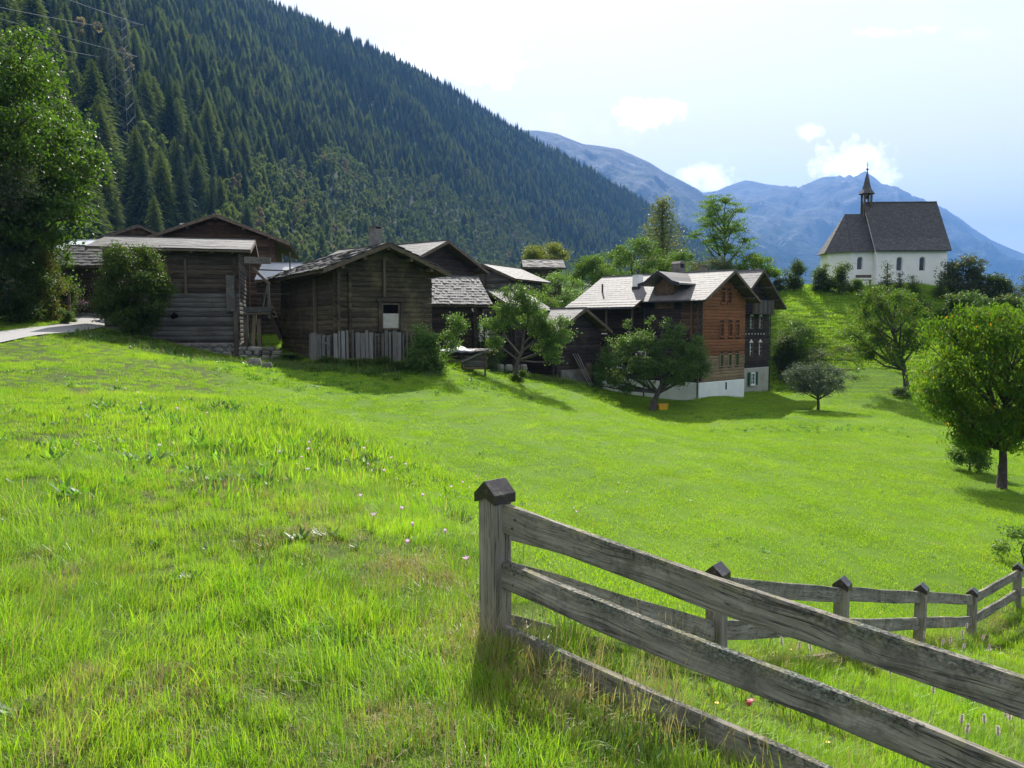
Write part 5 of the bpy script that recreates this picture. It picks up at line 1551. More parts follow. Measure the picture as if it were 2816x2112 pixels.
def rail(p0, p1, h=.15, d=.045, sag=0.0, seed=0):
    p0 = np.array(p0) - FO; p1 = np.array(p1) - FO
    L = float(np.linalg.norm(p1 - p0)); n = 26
    r = random.Random(seed)
    prof = []
    for z, ys in ((-.5, (-.42, .42)), (-.42, (.5,)), (-.2, (.5,)), (.15, (.5,)), (.42, (.5,)), (.5, (.42, .1, -.42)), (.42, (-.5,)), (.15, (-.5,)), (-.2, (-.5,)), (-.42, (-.5,))):
        for yv in ys: prof.append((yv, z))
    k = len(prof); V = []; F = []
    for i in range(n + 1):
        s = i / n; x = (s - .5) * L
        bz = -sag * 4 * s * (1 - s) + (.006 if seed < 10 else .0025) * math.sin(s * 9 + seed) ; by = .006 * math.sin(s * 6 + seed * 1.7)
        hh = h * (1 + .03 * math.sin(s * 13 + seed * 2)); 
        for yv, z in prof:
            ch = mnoise.noise(Vector((x * 3, yv * 4 + seed * 3, z * 6))) * .004
            V.append((x, yv * d + by + (ch if abs(yv) > .3 else 0), z * hh + bz + ch * .8))
    for i in range(n):
        for j in range(k):
            F.append((i * k + j, (i + 1) * k + j, (i + 1) * k + (j + 1) % k, i * k + (j + 1) % k))
    F.append(tuple(range(k))); F.append(tuple(n * k + j for j in range(k - 1, -1, -1)))
    me = normal_fix(MB().add(V, F).mesh('rail'))
    v = Vector(p1 - p0).normalized(); side = Vector((0, 0, 1)).cross(v).normalized(); up = v.cross(side)
    o = obj('rail', me, FN, FENCE_RAIL, tuple((p0 + p1) / 2), Matrix((v, side, up)).transposed().to_euler())
    return o


def rails_between(i, j, tops0, tops1, seed, push=.0):
    a = np.array(POSTS[i][:2]); c = np.array(POSTS[j][:2]); e = (c - a) / np.linalg.norm(c - a)
    for k, (z0, z1) in enumerate(zip(tops0, tops1)):
        h = .15
        rail((*(a + e * .03), z0 - h / 2), (*(c - e * .03), z1 - h / 2), h, .045, sag=(.008, .006, -.004)[k] if i > 1 else .0, seed=seed + k)
z1_ = POSTS[1][2]
rails_between(1, 0, (z1_ - .125, z1_ - .43, z1_ - .78), (.223, -.115, -.47), 1)
def tops(i, o3=.80): return (POSTS[i][2] - .10, POSTS[i][2] - .45, POSTS[i][2] - o3)
rails_between(1, 2, (z1_ - .16, z1_ - .44, z1_ - .745), tops(2), 11)
rails_between(2, 3, tops(2), tops(3), 21)
rails_between(3, 4, tops(3), tops(4), 31)
rails_between(4, 5, tops(4), tops(5), 41)
rails_between(5, 6, tops(5), tops(6), 51)
rails_between(6, 7, tops(6), tops(7), 61)

# nail heads where the near rails meet the posts
b = MB(); b.lathe([(0, .006), (.005, .004), (.007, 0)], sides=8); NAIL = b.mesh('nail')
for r_ in [c for c in FN.children if c.name.startswith('rail')][:9]:
    xs_ = [v.co.x for v in r_.data.vertices]; L_ = max(xs_) - min(xs_)
    for sx_ in (-1, 1):
        for dz in (-.035, .032):
            for sd_ in (-1, 1):
                obj('nail', NAIL, r_, DARK_METAL, (sx_ * (L_ / 2 - .10 - rnd.random() * .02), sd_ * .0235, dz + rnd.uniform(-.01, .01)), (R(-90) * sd_, 0, 0))
# ================================================================ trees and shrubs
def leaf_mesh(P, N_dir, size, rg, elong=1.8, droop=0.25, fold=.25):
    """rhombic leaves, two triangles each; P centres, size per leaf"""
    n = len(P)
    a = rg.normal(size=(n, 3)); a[:, 2] -= droop * 2.0
    a /= np.linalg.norm(a, axis=1, keepdims=True)
    nn = rg.normal(size=(n, 3)) * .8 + N_dir
    s = np.cross(a, nn); s /= np.linalg.norm(s, axis=1, keepdims=True) + 1e-9
    up = np.cross(s, a)
    L = size[:, None] * .5; Wd = L / elong
    v0 = P - a * L; v1 = P + s * Wd + up * L * fold * .5; v2 = P + a * L; v3 = P - s * Wd + up * L * fold * .5
    V = np.stack([v0, v1, v2, v3], 1).reshape(-1, 3)
    i = np.arange(n) * 4
    F = np.concatenate([np.stack([i, i + 1, i + 2], 1), np.stack([i, i + 2, i + 3], 1)])
    return V, F


def make_tree(seed, height, blobs, n_tips=120, per_tip=60, leaf=.09, spread=.35, trunk_r=.16, trunk=None, limb_n=8, fork=.3, elong=1.9, droop=.3, shell=.45, flat=.7, sides=7):
    """returns (trunk mesh, crown mesh); blobs = (x, y, z, rx, ry, rz)"""
    rg = np.random.default_rng(seed)
    B = np.array(blobs, float)
    vol = (B[:, 3] * B[:, 4] * B[:, 5]) ** .8; pr = vol / vol.sum()
    which = rg.choice(len(B), n_tips, p=pr)
    d = rg.normal(size=(n_tips, 3)); d /= np.linalg.norm(d, axis=1, keepdims=True)
    r = rg.random(n_tips) ** shell
    tips = B[which, :3] + d * B[which, 3:] * r[:, None]
    # trunk path
    tp = trunk or [(0, 0, -.4), (.03, 0, height * .15), (-.02, .03, height * .3), (.04, 0, height * .55), (0, 0, height * .8)]
    tp = np.array(tp, float)
    tr = trunk_r * np.linspace(1.0, .28, len(tp)); tr[0] *= 1.35
    mb = MB(); mb.tube(tp, tr, sides)
    seg = np.linspace(0, len(tp) - 1, 40)
    path = np.stack([np.interp(seg, np.arange(len(tp)), tp[:, k]) for k in range(3)], 1)
    # limbs to the blob centres, twigs to the tips
    for k in range(len(B)):
        c = B[k, :3]
        lo = path[(path[:, 2] >= height * fork * .7)]
        j = int(np.argmin(np.linalg.norm(lo - (c - np.array([0, 0, B[k, 5] + np.hypot(c[0], c[1]) * .7])), axis=1)))
        s = lo[j]; mid = (s + c) / 2 + np.array([0, 0, -.12]) + rg.normal(size=3) * .08
        r0 = trunk_r * .5 * min(1.0, .15 + B[k, 3] / B[:, 3].mean() * .7)
        mb.tube([s, mid, c], [r0, r0 * .7, r0 * .35], 5, False)
    order = rg.permutation(n_tips)[:min(n_tips, limb_n * 6)]
    for k in order:
        c = B[which[k], :3]; q = tips[k]
        mid = (c + q) / 2 + rg.normal(size=3) * .1
        mb.tube([c, mid, q], [trunk_r * .2, trunk_r * .12, trunk_r * .05], 3, False)
    tm = mb.mesh('trunk', True)
    n = n_tips * per_tip
    sp = spread * rg.uniform(.6, 1.3, n_tips)
    ti = np.repeat(np.arange(n_tips), per_tip)
    off = rg.normal(size=(n, 3)) * np.array([1, 1, flat]) * sp[ti][:, None] * .55
    P = tips[ti] + off
    out = P - B[which[ti], :3]; out /= np.linalg.norm(out, axis=1, keepdims=True) + 1e-6
    Nd = out * .5 + np.array([0, 0, .9])
    sz = leaf * rg.uniform(.65, 1.25, n)
    V, F = leaf_mesh(P, Nd, sz, rg, elong, droop)
    tv = rg.random(n_tips)
    v = np.clip(tv[ti] * .5 + rg.random(n) * .5, 0, 1)
    v = np.where(rg.random(n) > .97, .999, v * .96)
    cm = mk('crown', V, F, False, None, {'v': ('FACE', np.concatenate([v, v]))})
    return tm, cm


def place_tree(name, label, cat, meshes, loc, leafm, barkm=None, rz=0.0, sc=1.0, group=None):
    T = empty(name, loc, rz); T.scale = (sc, sc, sc) if not hasattr(sc, '__len__') else sc
    tag(T, label, cat, group)
    obj('trunk', meshes[0], T, barkm or BARK)
    obj('crown', meshes[1], T, leafm)
    return T


def on_ground(px, Y, dz=0.0):
    x = xat(px, Y); return (x, Y, H(x, Y) + dz)


def px_tree(name, label, cat, px, Y, y_top, x0, x1, y_bot, y_base, seed, leafm, barkm=None, nb=9, depth=None, shoots=0, **kw):
    """tree standing at photo column px, Y metres away, crown filling x0..x1, y_top..y_bot"""
    base = on_ground(px, Y)
    k = Y / F_PX
    zt = zat(y_top, Y) - base[2]; zb_ = zat(y_bot, Y) - base[2]
    cx = ((x0 + x1) / 2 - px) * k; rx = (x1 - x0) / 2 * k; rz_ = (zt - zb_) / 2; cz = (zt + zb_) / 2
    ry = depth or rx * .9
    rg = np.random.default_rng(seed + 100)
    blobs = []
    for i in range(shoots):
        q = rg.uniform(-.9, .9); blobs.append((cx + rx * q, ry * rg.uniform(-.6, .6), cz + rz_ * (math.sqrt(1 - q * q) * .85 + .05), rx * .07, ry * .07, rz_ * rg.uniform(.10, .2)))
    for i in range(nb):
        th = 2 * math.pi * (i * .381966) + rg.uniform(-.3, .3); f = rg.uniform(.5, .86); zz = -1 + 2 * (i + .5) / nb
        rr = math.sqrt(max(0.1, 1 - zz * zz * .8))
        blobs.append((cx + rx * f * rr * math.cos(th), ry * f * rr * math.sin(th), cz + rz_ * zz * .80, rx * rg.uniform(.26, .46), ry * rg.uniform(.26, .46), rz_ * rg.uniform(.18, .32)))
    args = dict(n_tips=150, per_tip=60, leaf=.10, spread=.35, trunk_r=.14)
    args.update(kw)
    ms = make_tree(seed, zt, blobs, **args)
    return place_tree(name, label, cat, ms, base, leafm, barkm)


# --- the big maples at the left edge
px_tree('maple_tree', 'tall leafy maple at the edge of the road, its crown overhanging from the forest side', 'tree', 60, 45, 88, -330, 245, 780, 900, 11, L_MAPLE, DARK_BARK,
        nb=44, n_tips=1000, per_tip=70, leaf=.22, spread=.75, trunk_r=.32, flat=.42, elong=1.5)
px_tree('broadleaf_tree', 'darker silvery-leaved tree in front of the tall maple, cut by the picture edge', 'tree', -30, 42, 330, -260, 75, 860, 900, 12, L_GREY, DARK_BARK,
        nb=12, n_tips=300, per_tip=60, leaf=.14, spread=.5, trunk_r=.2)
px_tree('maple_tree', 'dense dark maple growing low behind the roadside bank under the tall maple', 'tree', 70, 47, 560, -80, 215, 890, 900, 13, L_MAPLE, DARK_BARK,
        nb=16, n_tips=420, per_tip=60, leaf=.16, spread=.5, trunk_r=.2)
px_tree('shrub', 'yellowish feathery shrub at the foot of the dark maple on the road bank', 'shrub', 140, 45.5, 665, 80, 185, 885, 900, 14, L_GOLDEN, DARK_BARK,
        nb=8, n_tips=140, per_tip=60, leaf=.10, spread=.35, trunk_r=.06)
px_tree('hedge_shrub', 'dark green shrub filling the gap below the tall maple at the picture edge', 'shrub', 30, 43.5, 700, -90, 120, 885, 900, 24, L_BUSH, DARK_BARK,
        nb=14, n_tips=340, per_tip=55, leaf=.14, spread=.45, trunk_r=.07)
# --- the bush leaning on the left barn
px_tree('bush', 'broad dark green bush with reddish tips growing against the barn with the long slate roof', 'bush', 360, 40.3, 672, 272, 458, 925, 930, 15, L_BUSH, DARK_BARK,
        nb=18, n_tips=420, per_tip=60, leaf=.13, spread=.36, trunk_r=.09, depth=1.6, shoots=9)
# --- shrub at the right corner of the stone-roofed barn, with one long branch
base = on_ground(1172, 39.2)
ms = make_tree(16, 3.4, [(.1, 0, .6, .65, .7, .55), (.0, .2, 1.3, .5, .55, .5), (.25, 0, 1.7, .35, .4, .4), (.35, 0, .3, .55, .6, .35), (-.3, .2, .9, .5, .5, .5), (-.25, .2, 1.9, .3, .3, .45), (-.55, 0, .4, .5, .6, .4),
                         (1.0, .1, 1.75, .38, .3, .22), (1.45, .1, 2.1, .38, .3, .2), (1.75, .1, 2.35, .3, .25, .14), (1.35, .1, 2.6, .16, .2, .3), (1.0, 0, 1.1, .3, .3, .16), (1.3, 0, 1.35, .26, .26, .12)],
               n_tips=260, per_tip=60, leaf=.12, spread=.3, trunk_r=.06, trunk=[(0, 0, -.3), (.02, 0, .7), (.1, 0, 1.5)])
place_tree('shrub', 'glossy green shrub with one long arching branch at the corner of the stone-roofed barn', 'shrub', ms, base, L_APPLE, DARK_BARK)
# --- fruit trees in front of the chalet
k45 = 45 / F_PX
base = on_ground(1415, 45)
ms = make_tree(17, 5.4, [(-.95, 0, 3.2, .75, .8, .5), (-.3, .2, 4.0, .8, .8, .55), (.3, -.1, 4.75, .6, .6, .5), (.9, .2, 4.1, .7, .7, .45), (1.5, 0, 3.0, .8, .8, .6), (2.4, 0, 2.5, .8, .8, .55),
                         (1.9, .4, 1.8, .8, .7, .5), (1.3, -.4, 3.4, .7, .6, .5), (-1.1, -.3, 2.2, .45, .5, .4), (2.6, 0, 3.2, .5, .5, .35), (.2, .4, 3.3, .6, .6, .4), (-.6, .3, 4.9, .4, .4, .3), (2.3, 0, 1.2, .45, .4, .35)],
               n_tips=330, per_tip=55, leaf=.125, spread=.29, trunk_r=.14, trunk=[(-.1, 0, -.3), (.05, 0, .7), (.22, .0, 1.25), (.42, 0, 1.7), (.5, 0, 2.5), (.75, .1, 3.4), (.7, .1, 4.3)], fork=.3)
place_tree('fruit_tree', 'open crowned fruit tree with a forked leaning trunk in front of the low barn', 'tree', ms, base, L_APPLE, BARK)
base = on_ground(1797, 55.5)
ms = make_tree(18, 6.6, [(-3.4, 0, 2.6, .85, .9, .85), (-2.7, 0, 3.6, .95, .9, .75), (-1.8, .2, 4.5, .85, .8, .65), (-.7, .1, 4.8, .9, .9, .6), (.3, 0, 4.2, .9, .8, .6), (1.2, 0, 5.0, .75, .7, .65),
                         (2.1, 0, 4.2, .9, .9, .75), (3.0, 0, 3.9, .85, .8, .85), (3.4, .1, 3.0, .7, .7, .7), (2.2, -.3, 2.9, 1.0, .9, .7), (.7, -.2, 3.1, 1.0, .9, .7), (-.9, -.3, 3.1, 1.0, .9, .75), (-2.3, .3, 2.1, 1.0, .9, .8),
                         (-1.7, 0, 5.6, .28, .3, .6), (-.3, 0, 5.9, .28, .3, .6), (.8, 0, 6.0, .22, .3, .55), (1.8, 0, 5.6, .22, .3, .6), (3.0, 0, 5.0, .25, .3, .55), (-2.9, 0, 4.8, .3, .3, .45), (-3.6, 0, 1.7, .5, .4, .5), (-1.6, 0, 1.5, .5, .4, .55), (-.6, -.6, 2.2, .7, .6, .5), (1.6, -.5, 2.1, .8, .6, .4)],
               n_tips=620, per_tip=55, leaf=.135, spread=.30, trunk_r=.24, trunk=[(-.1, 0, -.4), (.08, 0, .6), (.35, 0, 1.2), (.6, .0, 1.8), (.5, .1, 2.8), (.3, .1, 4.2)], fork=.25)
place_tree('fruit_tree', 'large spreading fruit tree with upright shoots in front of the white plinth of the chalet', 'tree', ms, base, L_APPLE, BARK)
# --- little silvery round tree, pear tree, cherry
px_tree('ornamental_tree', 'small silvery round-headed tree on a thin stem in the meadow right of the chalet', 'tree', 2255, 54, 998, 2160, 2338, 1086, 1125, 19, L_SILVER, DARK_BARK,
        nb=24, n_tips=420, per_tip=60, leaf=.085, spread=.28, trunk_r=.10, shell=.6)
px_tree('pear_tree', 'tall open pear tree with three upright limbs at the foot of the chapel slope', 'tree', 2492, 61, 775, 2325, 2560, 1010, 1095, 20, L_CHERRY, BARK,
        nb=26, n_tips=520, per_tip=50, leaf=.14, spread=.36, trunk_r=.22, shell=.6, trunk=[(0.25, 0, -.3), (.1, 0, 1.0), (-.1, 0, 2.2), (-.7, 0, 3.8), (-1.0, 0, 5.4), (-1.5, 0, 6.6)])
px_tree('cherry_tree', 'big yellow-green cherry tree with a stout trunk at the edge of the mown meadow', 'tree', 2772, 30, 838, 2545, 2960, 1255, 1345, 21, L_CHERRY, DARK_BARK,
        nb=34, n_tips=900, per_tip=55, leaf=.155, spread=.33, trunk_r=.17, shoots=16, droop=.8, elong=2.7, shell=.5)
px_tree('shrub', 'dark low shrub tucked under the left side of the cherry tree', 'shrub', 2680, 33, 1180, 2640, 2745, 1292, 1295, 22, L_APPLE, DARK_BARK,
        nb=6, n_tips=120, per_tip=60, leaf=.11, spread=.3, trunk_r=.04)
px_tree('young_tree', 'twiggy young tree at the picture edge beyond the fence corner', 'tree', 2840, 17, 1430, 2770, 2940, 1550, 1600, 23, L_APPLE, DARK_BARK,
        nb=6, n_tips=60, per_tip=30, leaf=.07, spread=.16, trunk_r=.025)

# --- trees behind the chalet
garden = [
    ('leafy_tree', 'rounded green tree just beyond the granary roof', 1600, 84, 700, 1545, 1690, 800, L_GARDEN, 31, .16),
    ('leafy_tree', 'green tree between the pale-roofed barn and the chalet roof', 1520, 76, 745, 1440, 1610, 860, L_APPLE, 32, .15),
    ('leafy_tree', 'tall bright green tree rising behind the ridge of the chalet near the white chimney', 1735, 88, 652, 1665, 1830, 790, L_GARDEN, 33, .17),
    ('leafy_tree', 'soft green tree behind the chalet dormer', 1850, 90, 690, 1780, 1925, 790, L_ASH, 34, .16),
    ('leafy_tree', 'dark green tree beneath the larch behind the chalet', 1680, 96, 690, 1600, 1760, 790, L_APPLE, 35, .17),
    ('leafy_tree', 'fan shaped yellowish tree behind the dark chalet roof', 2050, 88, 700, 1960, 2145, 800, L_CHERRY, 36, .2),
    ('leafy_tree', 'small grey-green tree below the ash tree behind the chalet', 1950, 84, 705, 1890, 2010, 790, L_GREY, 37, .14),
    ('leafy_tree', 'low green tree filling the gap beside the tiled shed', 1455, 66, 800, 1395, 1530, 900, L_GARDEN, 38, .14),
    ('golden_tree', 'yellow-green tree directly behind the granary roof', 1500, 96, 668, 1440, 1565, 730, L_GOLDEN, 39, .18),
    ('leafy_tree', 'dark rounded tree at the foot of the slope behind the dark chalet', 2185, 74, 880, 2135, 2250, 1010, L_APPLE, 40, .15),
    ('leafy_tree', 'dark shrubby tree pressed against the right wall of the dark chalet', 2150, 72, 915, 2128, 2200, 1040, L_BUSH, 41, .14),
    ('leafy_tree', 'feathery grey-green shrub on the lower chapel slope', 2290, 71, 950, 2215, 2370, 1015, L_GREY, 42, .12),
]
for nm, lb, px, Y, yt, x0, x1, yb_, lm, sd, lf in garden:
    px_tree(nm, lb, 'tree', px, Y, yt, x0, x1, yb_, 0, sd, lm, DARK_BARK, nb=12, n_tips=230, per_tip=42, leaf=lf * 1.15, spread=.5, trunk_r=.12)
# --- the ash and the larch that stand up against the mountains
px_tree('ash_tree', 'slender ash tree with layered foliage standing against the blue mountains', 'tree', 1988, 92, 532, 1895, 2065, 720, 0, 43, L_ASH, DARK_BARK,
        nb=24, n_tips=330, per_tip=40, leaf=.2, spread=.6, trunk_r=.2, flat=.28, shell=.7)


def conifer(seed, h, r, layers, per, lm_fuzz=1.0, droop=.35, pointed=1.0, fluff=2, base=.06):
    """needle sprays on real branches: kites set round a stem"""
    rg = np.random.default_rng(seed)
    V = []; F = []; val = []
    n = 0
    for i in range(layers):
        t_ = (i + rg.random() * .6) / layers
        z = h * (base + (1 - base) * t_)
        rad = r * ((1 - t_) ** pointed * .95 + .04) * rg.uniform(.78, 1.15)
        m_ = max(4, int(per * (1 - t_ * .55)))
        ph = rg.random() * 6.28
        for k in range(m_):
            th = ph + 2 * math.pi * k / m_ + rg.normal() * .22
            rr = rad * rg.uniform(.7, 1.12)
            d = np.array([math.cos(th), math.sin(th), 0]); s = np.array([-d[1], d[0], 0])
            sag = -droop * rr * rg.uniform(.5, 1.3)
            for q in range(fluff):
                f0, f1 = ((0.05, .62), (.5, 1.0))[q] if fluff < 3 else ((0.05, .5), (.35, .8), (.65, 1.08))[q]
                a = np.array([0, 0, z]) + d * rr * f0 + np.array([0, 0, sag * f0 ** 1.5])
                b_ = np.array([0, 0, z]) + d * rr * f1 + np.array([0, 0, sag * f1 ** 1.5])
                w = rr * (.26 if q == 0 else .20) * lm_fuzz * rg.uniform(.7, 1.3)
                mid = (a + b_) / 2 + np.array([0, 0, rg.normal() * .05 * rr - w * .25]) + s * rg.normal() * .06 * rr
                V += [a, mid + s * w, b_, mid - s * w, mid + np.array([0, 0, w * .55])]
                F += [(n, n + 1, n + 4), (n + 1, n + 2, n + 4), (n + 2, n + 3, n + 4), (n + 3, n, n + 4)]
                v = rg.random(); val += [v] * 4
                n += 5
    return np.array(V), np.array(F), np.array(val)


Vc, Fc, vc = conifer(51, 9.6, 2.5, 64, 15, .8, .1, .62, 2, .2)
rg_ = np.random.default_rng(52)
P_ = Vc[rg_.integers(0, len(Vc), 9000)] + rg_.normal(size=(9000, 3)) * .22
LV, LF = leaf_mesh(P_, np.array([0, 0, 1.0]), rg_.uniform(.12, .26, 9000), rg_, 3.0, .3)
allV = np.concatenate([Vc, LV]); allF = np.concatenate([Fc, LF + len(Vc)])
crown = mk('crown', LV, LF, False, None, {'v': ('FACE', np.tile(rg_.random(9000) * .95, 2))})
b = MB(); b.tube([(0, 0, -.5), (.05, 0, 3), (0, .05, 6), (0, 0, 9.5)], [.2, .15, .09, .02], 6)
for k in range(46):
    z = 2 + 7 * k / 46; th = k * 2.4; rr = 2.3 * (1 - k / 50) ** .7
    b.tube([(0, 0, z), (math.cos(th) * rr * .6, math.sin(th) * rr * .6, z + .05), (math.cos(th) * rr, math.sin(th) * rr, z - .1)], [.04, .025, .01], 3, False)
bs_ = on_ground(1818, 104)
sc_ = (zat(548, 104) - bs_[2]) / 9.6
place_tree('larch_tree', 'golden green larch standing alone against the far mountain behind the chalet', 'tree', (b.mesh('trunk', True), crown), bs_, L_LARCH, DARK_BARK, 0, (sc_ * 1.45, sc_ * 1.45, sc_))

# --- shrubs round the chapel
SH = []
for sd in range(4):
    rg = np.random.default_rng(200 + sd)
    SH.append(make_tree(60 + sd, 2.4, [(rg.uniform(-.5, .5), rg.uniform(-.4, .4), z, rg.uniform(.4, .65), .5, rg.uniform(.35, .6)) for z in (.5, .8, 1.2, 1.6, 2.0, .6)], n_tips=130, per_tip=40, leaf=.14, spread=.34, trunk_r=.05, trunk=[(0, 0, -.3), (0, 0, .8), (.05, 0, 1.6)]))
SAP = []
for sd in range(2):
    SAP.append(make_tree(70 + sd, 3.0, [(0, 0, .5, .5, .5, .4), (.1, 0, 1.1, .42, .4, .4), (-.05, 0, 1.8, .3, .3, .4), (0, 0, 2.5, .16, .16, .4)], n_tips=85, per_tip=26, leaf=.12, spread=.26, trunk_r=.04, trunk=[(0, 0, -.3), (0, 0, 1.5), (.02, 0, 2.8)]))
chap = [
    (2178, 84, 712, 58, 1, L_BUSH, 'SH', 'dark rounded shrub with a light tip, farthest left on the chapel knoll'),
    (2136, 85, 762, 40, 2, L_GREY, 'SH', 'low grey-green shrub at the left brow of the chapel knoll'),
    (2268, 84, 725, 62, 0, L_BUSH, 'SH', 'dark dense shrub in front of the rounded choir of the chapel'),
    (2305, 83, 722, 60, 3, L_BUSH, 'SH', 'twin dark shrub beside the chapel choir, nearest the bench'),
    (2240, 84, 745, 36, 1, L_GARDEN, 'SAP', 'thin light green sapling between the dark shrubs left of the chapel'),
    (2352, 83, 765, 46, 2, L_CHERRY, 'SH', 'low yellow-green shrub under the chapel bench'),
    (2436, 82, 712, 54, 0, L_GREY, 'SAP', 'pale sapling in front of the left nave window of the chapel'),
    (2470, 82, 742, 36, 1, L_GREY, 'SAP', 'short thin sapling directly below the left nave window'),
    (2506, 82, 752, 52, 0, L_GARDEN, 'SAP', 'pale green sapling between the two nave windows of the chapel'),
    (2580, 81, 765, 50, 1, L_BUSH, 'SAP', 'dark narrow sapling at the right corner of the chapel'),
    (2628, 82, 700, 90, 3, L_GREY, 'SH', 'tall reddish-grey shrub just right of the chapel porch'),
    (2692, 82, 712, 84, 0, L_GREY, 'SH', 'feathery grey shrub second to the right of the chapel'),
    (2745, 81, 748, 90, 2, L_BUSH, 'SH', 'broad dark shrub on the brow right of the chapel'),
    (2806, 80, 742, 80, 1, L_GREY, 'SH', 'pale shrub at the picture edge level with the chapel'),
    (2430, 79, 808, 60, 2, L_BUSH, 'SH', 'dark shrub on the slope below the nave of the chapel'),
    (2528, 78, 812, 70, 1, L_BUSH, 'SH', 'wide dark shrub on the slope below the right nave window'),
    (2605, 77, 805, 80, 0, L_BUSH, 'SH', 'dark shrub on the slope under the chapel porch'),
    (2672, 76, 800, 90, 3, L_APPLE, 'SH', 'dark bushy thicket above the crown of the cherry tree'),
    (2745, 76, 806, 90, 2, L_BUSH, 'SH', 'dark thicket on the slope at the right above the cherry tree'),
    (2812, 75, 815, 80, 0, L_APPLE, 'SH', 'dark shrub lowest at the right end of the knoll'),
    (2385, 80, 800, 50, 1, L_GARDEN, 'SH', 'green shrub on the slope straight under the choir'),
]
for px, Y, yt, wpx, vi, lm, kd, lb in chap:
    bs_ = on_ground(px, Y)
    h = max(.7, zat(yt, Y) - bs_[2]); ms = (SH if kd == 'SH' else SAP)[vi % (4 if kd == 'SH' else 2)]
    sxy = wpx / F_PX * Y / (1.75 if kd == 'SH' else 1.15); sz = h / (2.6 if kd == 'SH' else 3.1)
    nm = 'shrub' if kd == 'SH' else 'sapling'
    place_tree(nm, lb, nm, ms, bs_, lm, DARK_BARK, rnd.random() * 6, (sxy, sxy, sz), 'shrubs round the chapel')
# --- plants in the road corner garden, nettles and weeds by the barns
spots = [
    (178, 47.5, 770, 60, 0, L_BUSH, 'blue-green conifer-like shrub behind the picket fence'),
    (228, 52.9, 800, 44, 1, L_GARDEN, 'bright green garden shrub above the slatted fence by the road'),
    (262, 52.9, 806, 44, 2, L_GREY, 'grey-green garden bush above the right end of the slatted fence'),
    (182, 44.5, 850, 36, 3, L_GARDEN, 'fern-like green clump at the road edge left of the garden wall'),
    (200, 45.8, 862, 30, 0, L_CHERRY, 'yellow-green clump beside the foot of the garden wall'),
    (720, 44.5, 932, 74, 1, L_WEED, 'sunlit green nettle clump above the dry stone wall'),
    (800, 39.5, 968, 90, 2, L_BUSH, 'dark weedy shrub at the side foot of the stone-roofed barn'),
    (880, 38.6, 978, 90, 0, L_BUSH, 'dark weeds at the near corner of the stone-roofed barn'),
    (985, 38.8, 985, 80, 3, L_BUSH, 'low weeds under the upright planks of the stone-roofed barn'),
    (1075, 39.2, 978, 80, 1, L_BUSH, 'low dark weeds at the right end of the upright planks'),
    (700, 40.3, 985, 50, 2, L_WEED, 'grey-green weed clump beneath the dry stone wall'),
    (655, 40.6, 985, 44, 0, L_WEED, 'pale weeds at the stone corner of the left barn'),
    (1355, 51.5, 905, 70, 1, L_GARDEN, 'leafy garden plants behind the board railing'),
    (1318, 52, 880, 30, 3, L_WEED, 'tall flowering plant by the corner with the white heart'),
    (1345, 50.2, 955, 60, 2, L_GREY, 'rounded grey-green cushion plant on the garden stones'),
    (1425, 44.6, 1015, 46, 1, L_CHERRY, 'shoots round the foot of the leaning fruit tree'),
    (2492, 60.4, 1062, 56, 0, L_GARDEN, 'nettles round the foot of the pear tree'),
    (1190, 39.0, 948, 60, 3, L_BUSH, 'dark bush below the shrub with the arching branch'),
]
for px, Y, yt, wpx, vi, lm, lb in spots:
    bs_ = on_ground(px, Y)
    h = max(.35, zat(yt, Y) - bs_[2]); sxy = wpx / F_PX * Y / 1.75
    place_tree('shrub', lb, 'plant', SH[vi], bs_, lm, DARK_BARK, rnd.random() * 6, (sxy, sxy, h / 2.6))
# ================================================================ the forest on the mountainside
def forest_mat(name, a, b_, c_, trans=.25):
    m, t = new_mat(name)
    v = t.add('ShaderNodeAttribute', attribute_name='v').outputs['Fac']
    oi = t.add('ShaderNodeObjectInfo').outputs['Random']
    f = t.math('ADD', t.math('MULTIPLY', oi, .6), t.math('MULTIPLY', v, .4))
    base = t.ramp(f, [(0.1, a), (0.5, b_), (0.9, c_)])
    p = principled(t, base, .9, spec=.05)
    tr = t.add('ShaderNodeBsdfTranslucent', {'Color': t.mix(1.0, base, (1.5, 1.5, .8), 'MULTIPLY')}).outputs[0]
    finish(t, t.add('ShaderNodeMixShader', {0: trans, 1: p, 2: tr}).outputs[0])
    return m


SPRUCE_M = forest_mat('spruce_needle', (.014, .030, .010), (.026, .050, .016), (.044, .074, .024), .25)
LARCH_M = forest_mat('larch_forest_needle', (.066, .100, .020), (.098, .138, .028), (.14, .18, .038), .4)
BIRCH_M = forest_mat('birch_leaf', (.092, .130, .040), (.130, .170, .052), (.165, .200, .075), .4)
ROWAN_M = forest_mat('pale_leaf', (.12, .115, .055), (.17, .15, .08), (.22, .19, .11), .35)


def conifer_mesh(seed, name, mat_, h=20, r=3.2, layers=34, per=11, **kw):
    V, F, v = conifer(seed, h, r, layers, per, **kw)
    b = MB(); b.tube([(0, 0, -2), (0, 0, h * .97)], [.28, .04], 4, False)
    tv = np.concatenate(b.v); tf = np.array(b.f[4]); n0 = len(V)
    tf3 = np.concatenate([tf[:, [0, 1, 2]], tf[:, [0, 2, 3]]]) + n0
    return mk(name, np.concatenate([V, tv]), np.concatenate([F, tf3]), False, mats=[mat_, DARK_BARK], attrs={'v': ('FACE', np.concatenate([v, np.zeros(len(tf3))]))},
              fmat=np.concatenate([np.zeros(len(F)), np.ones(len(tf3))]))


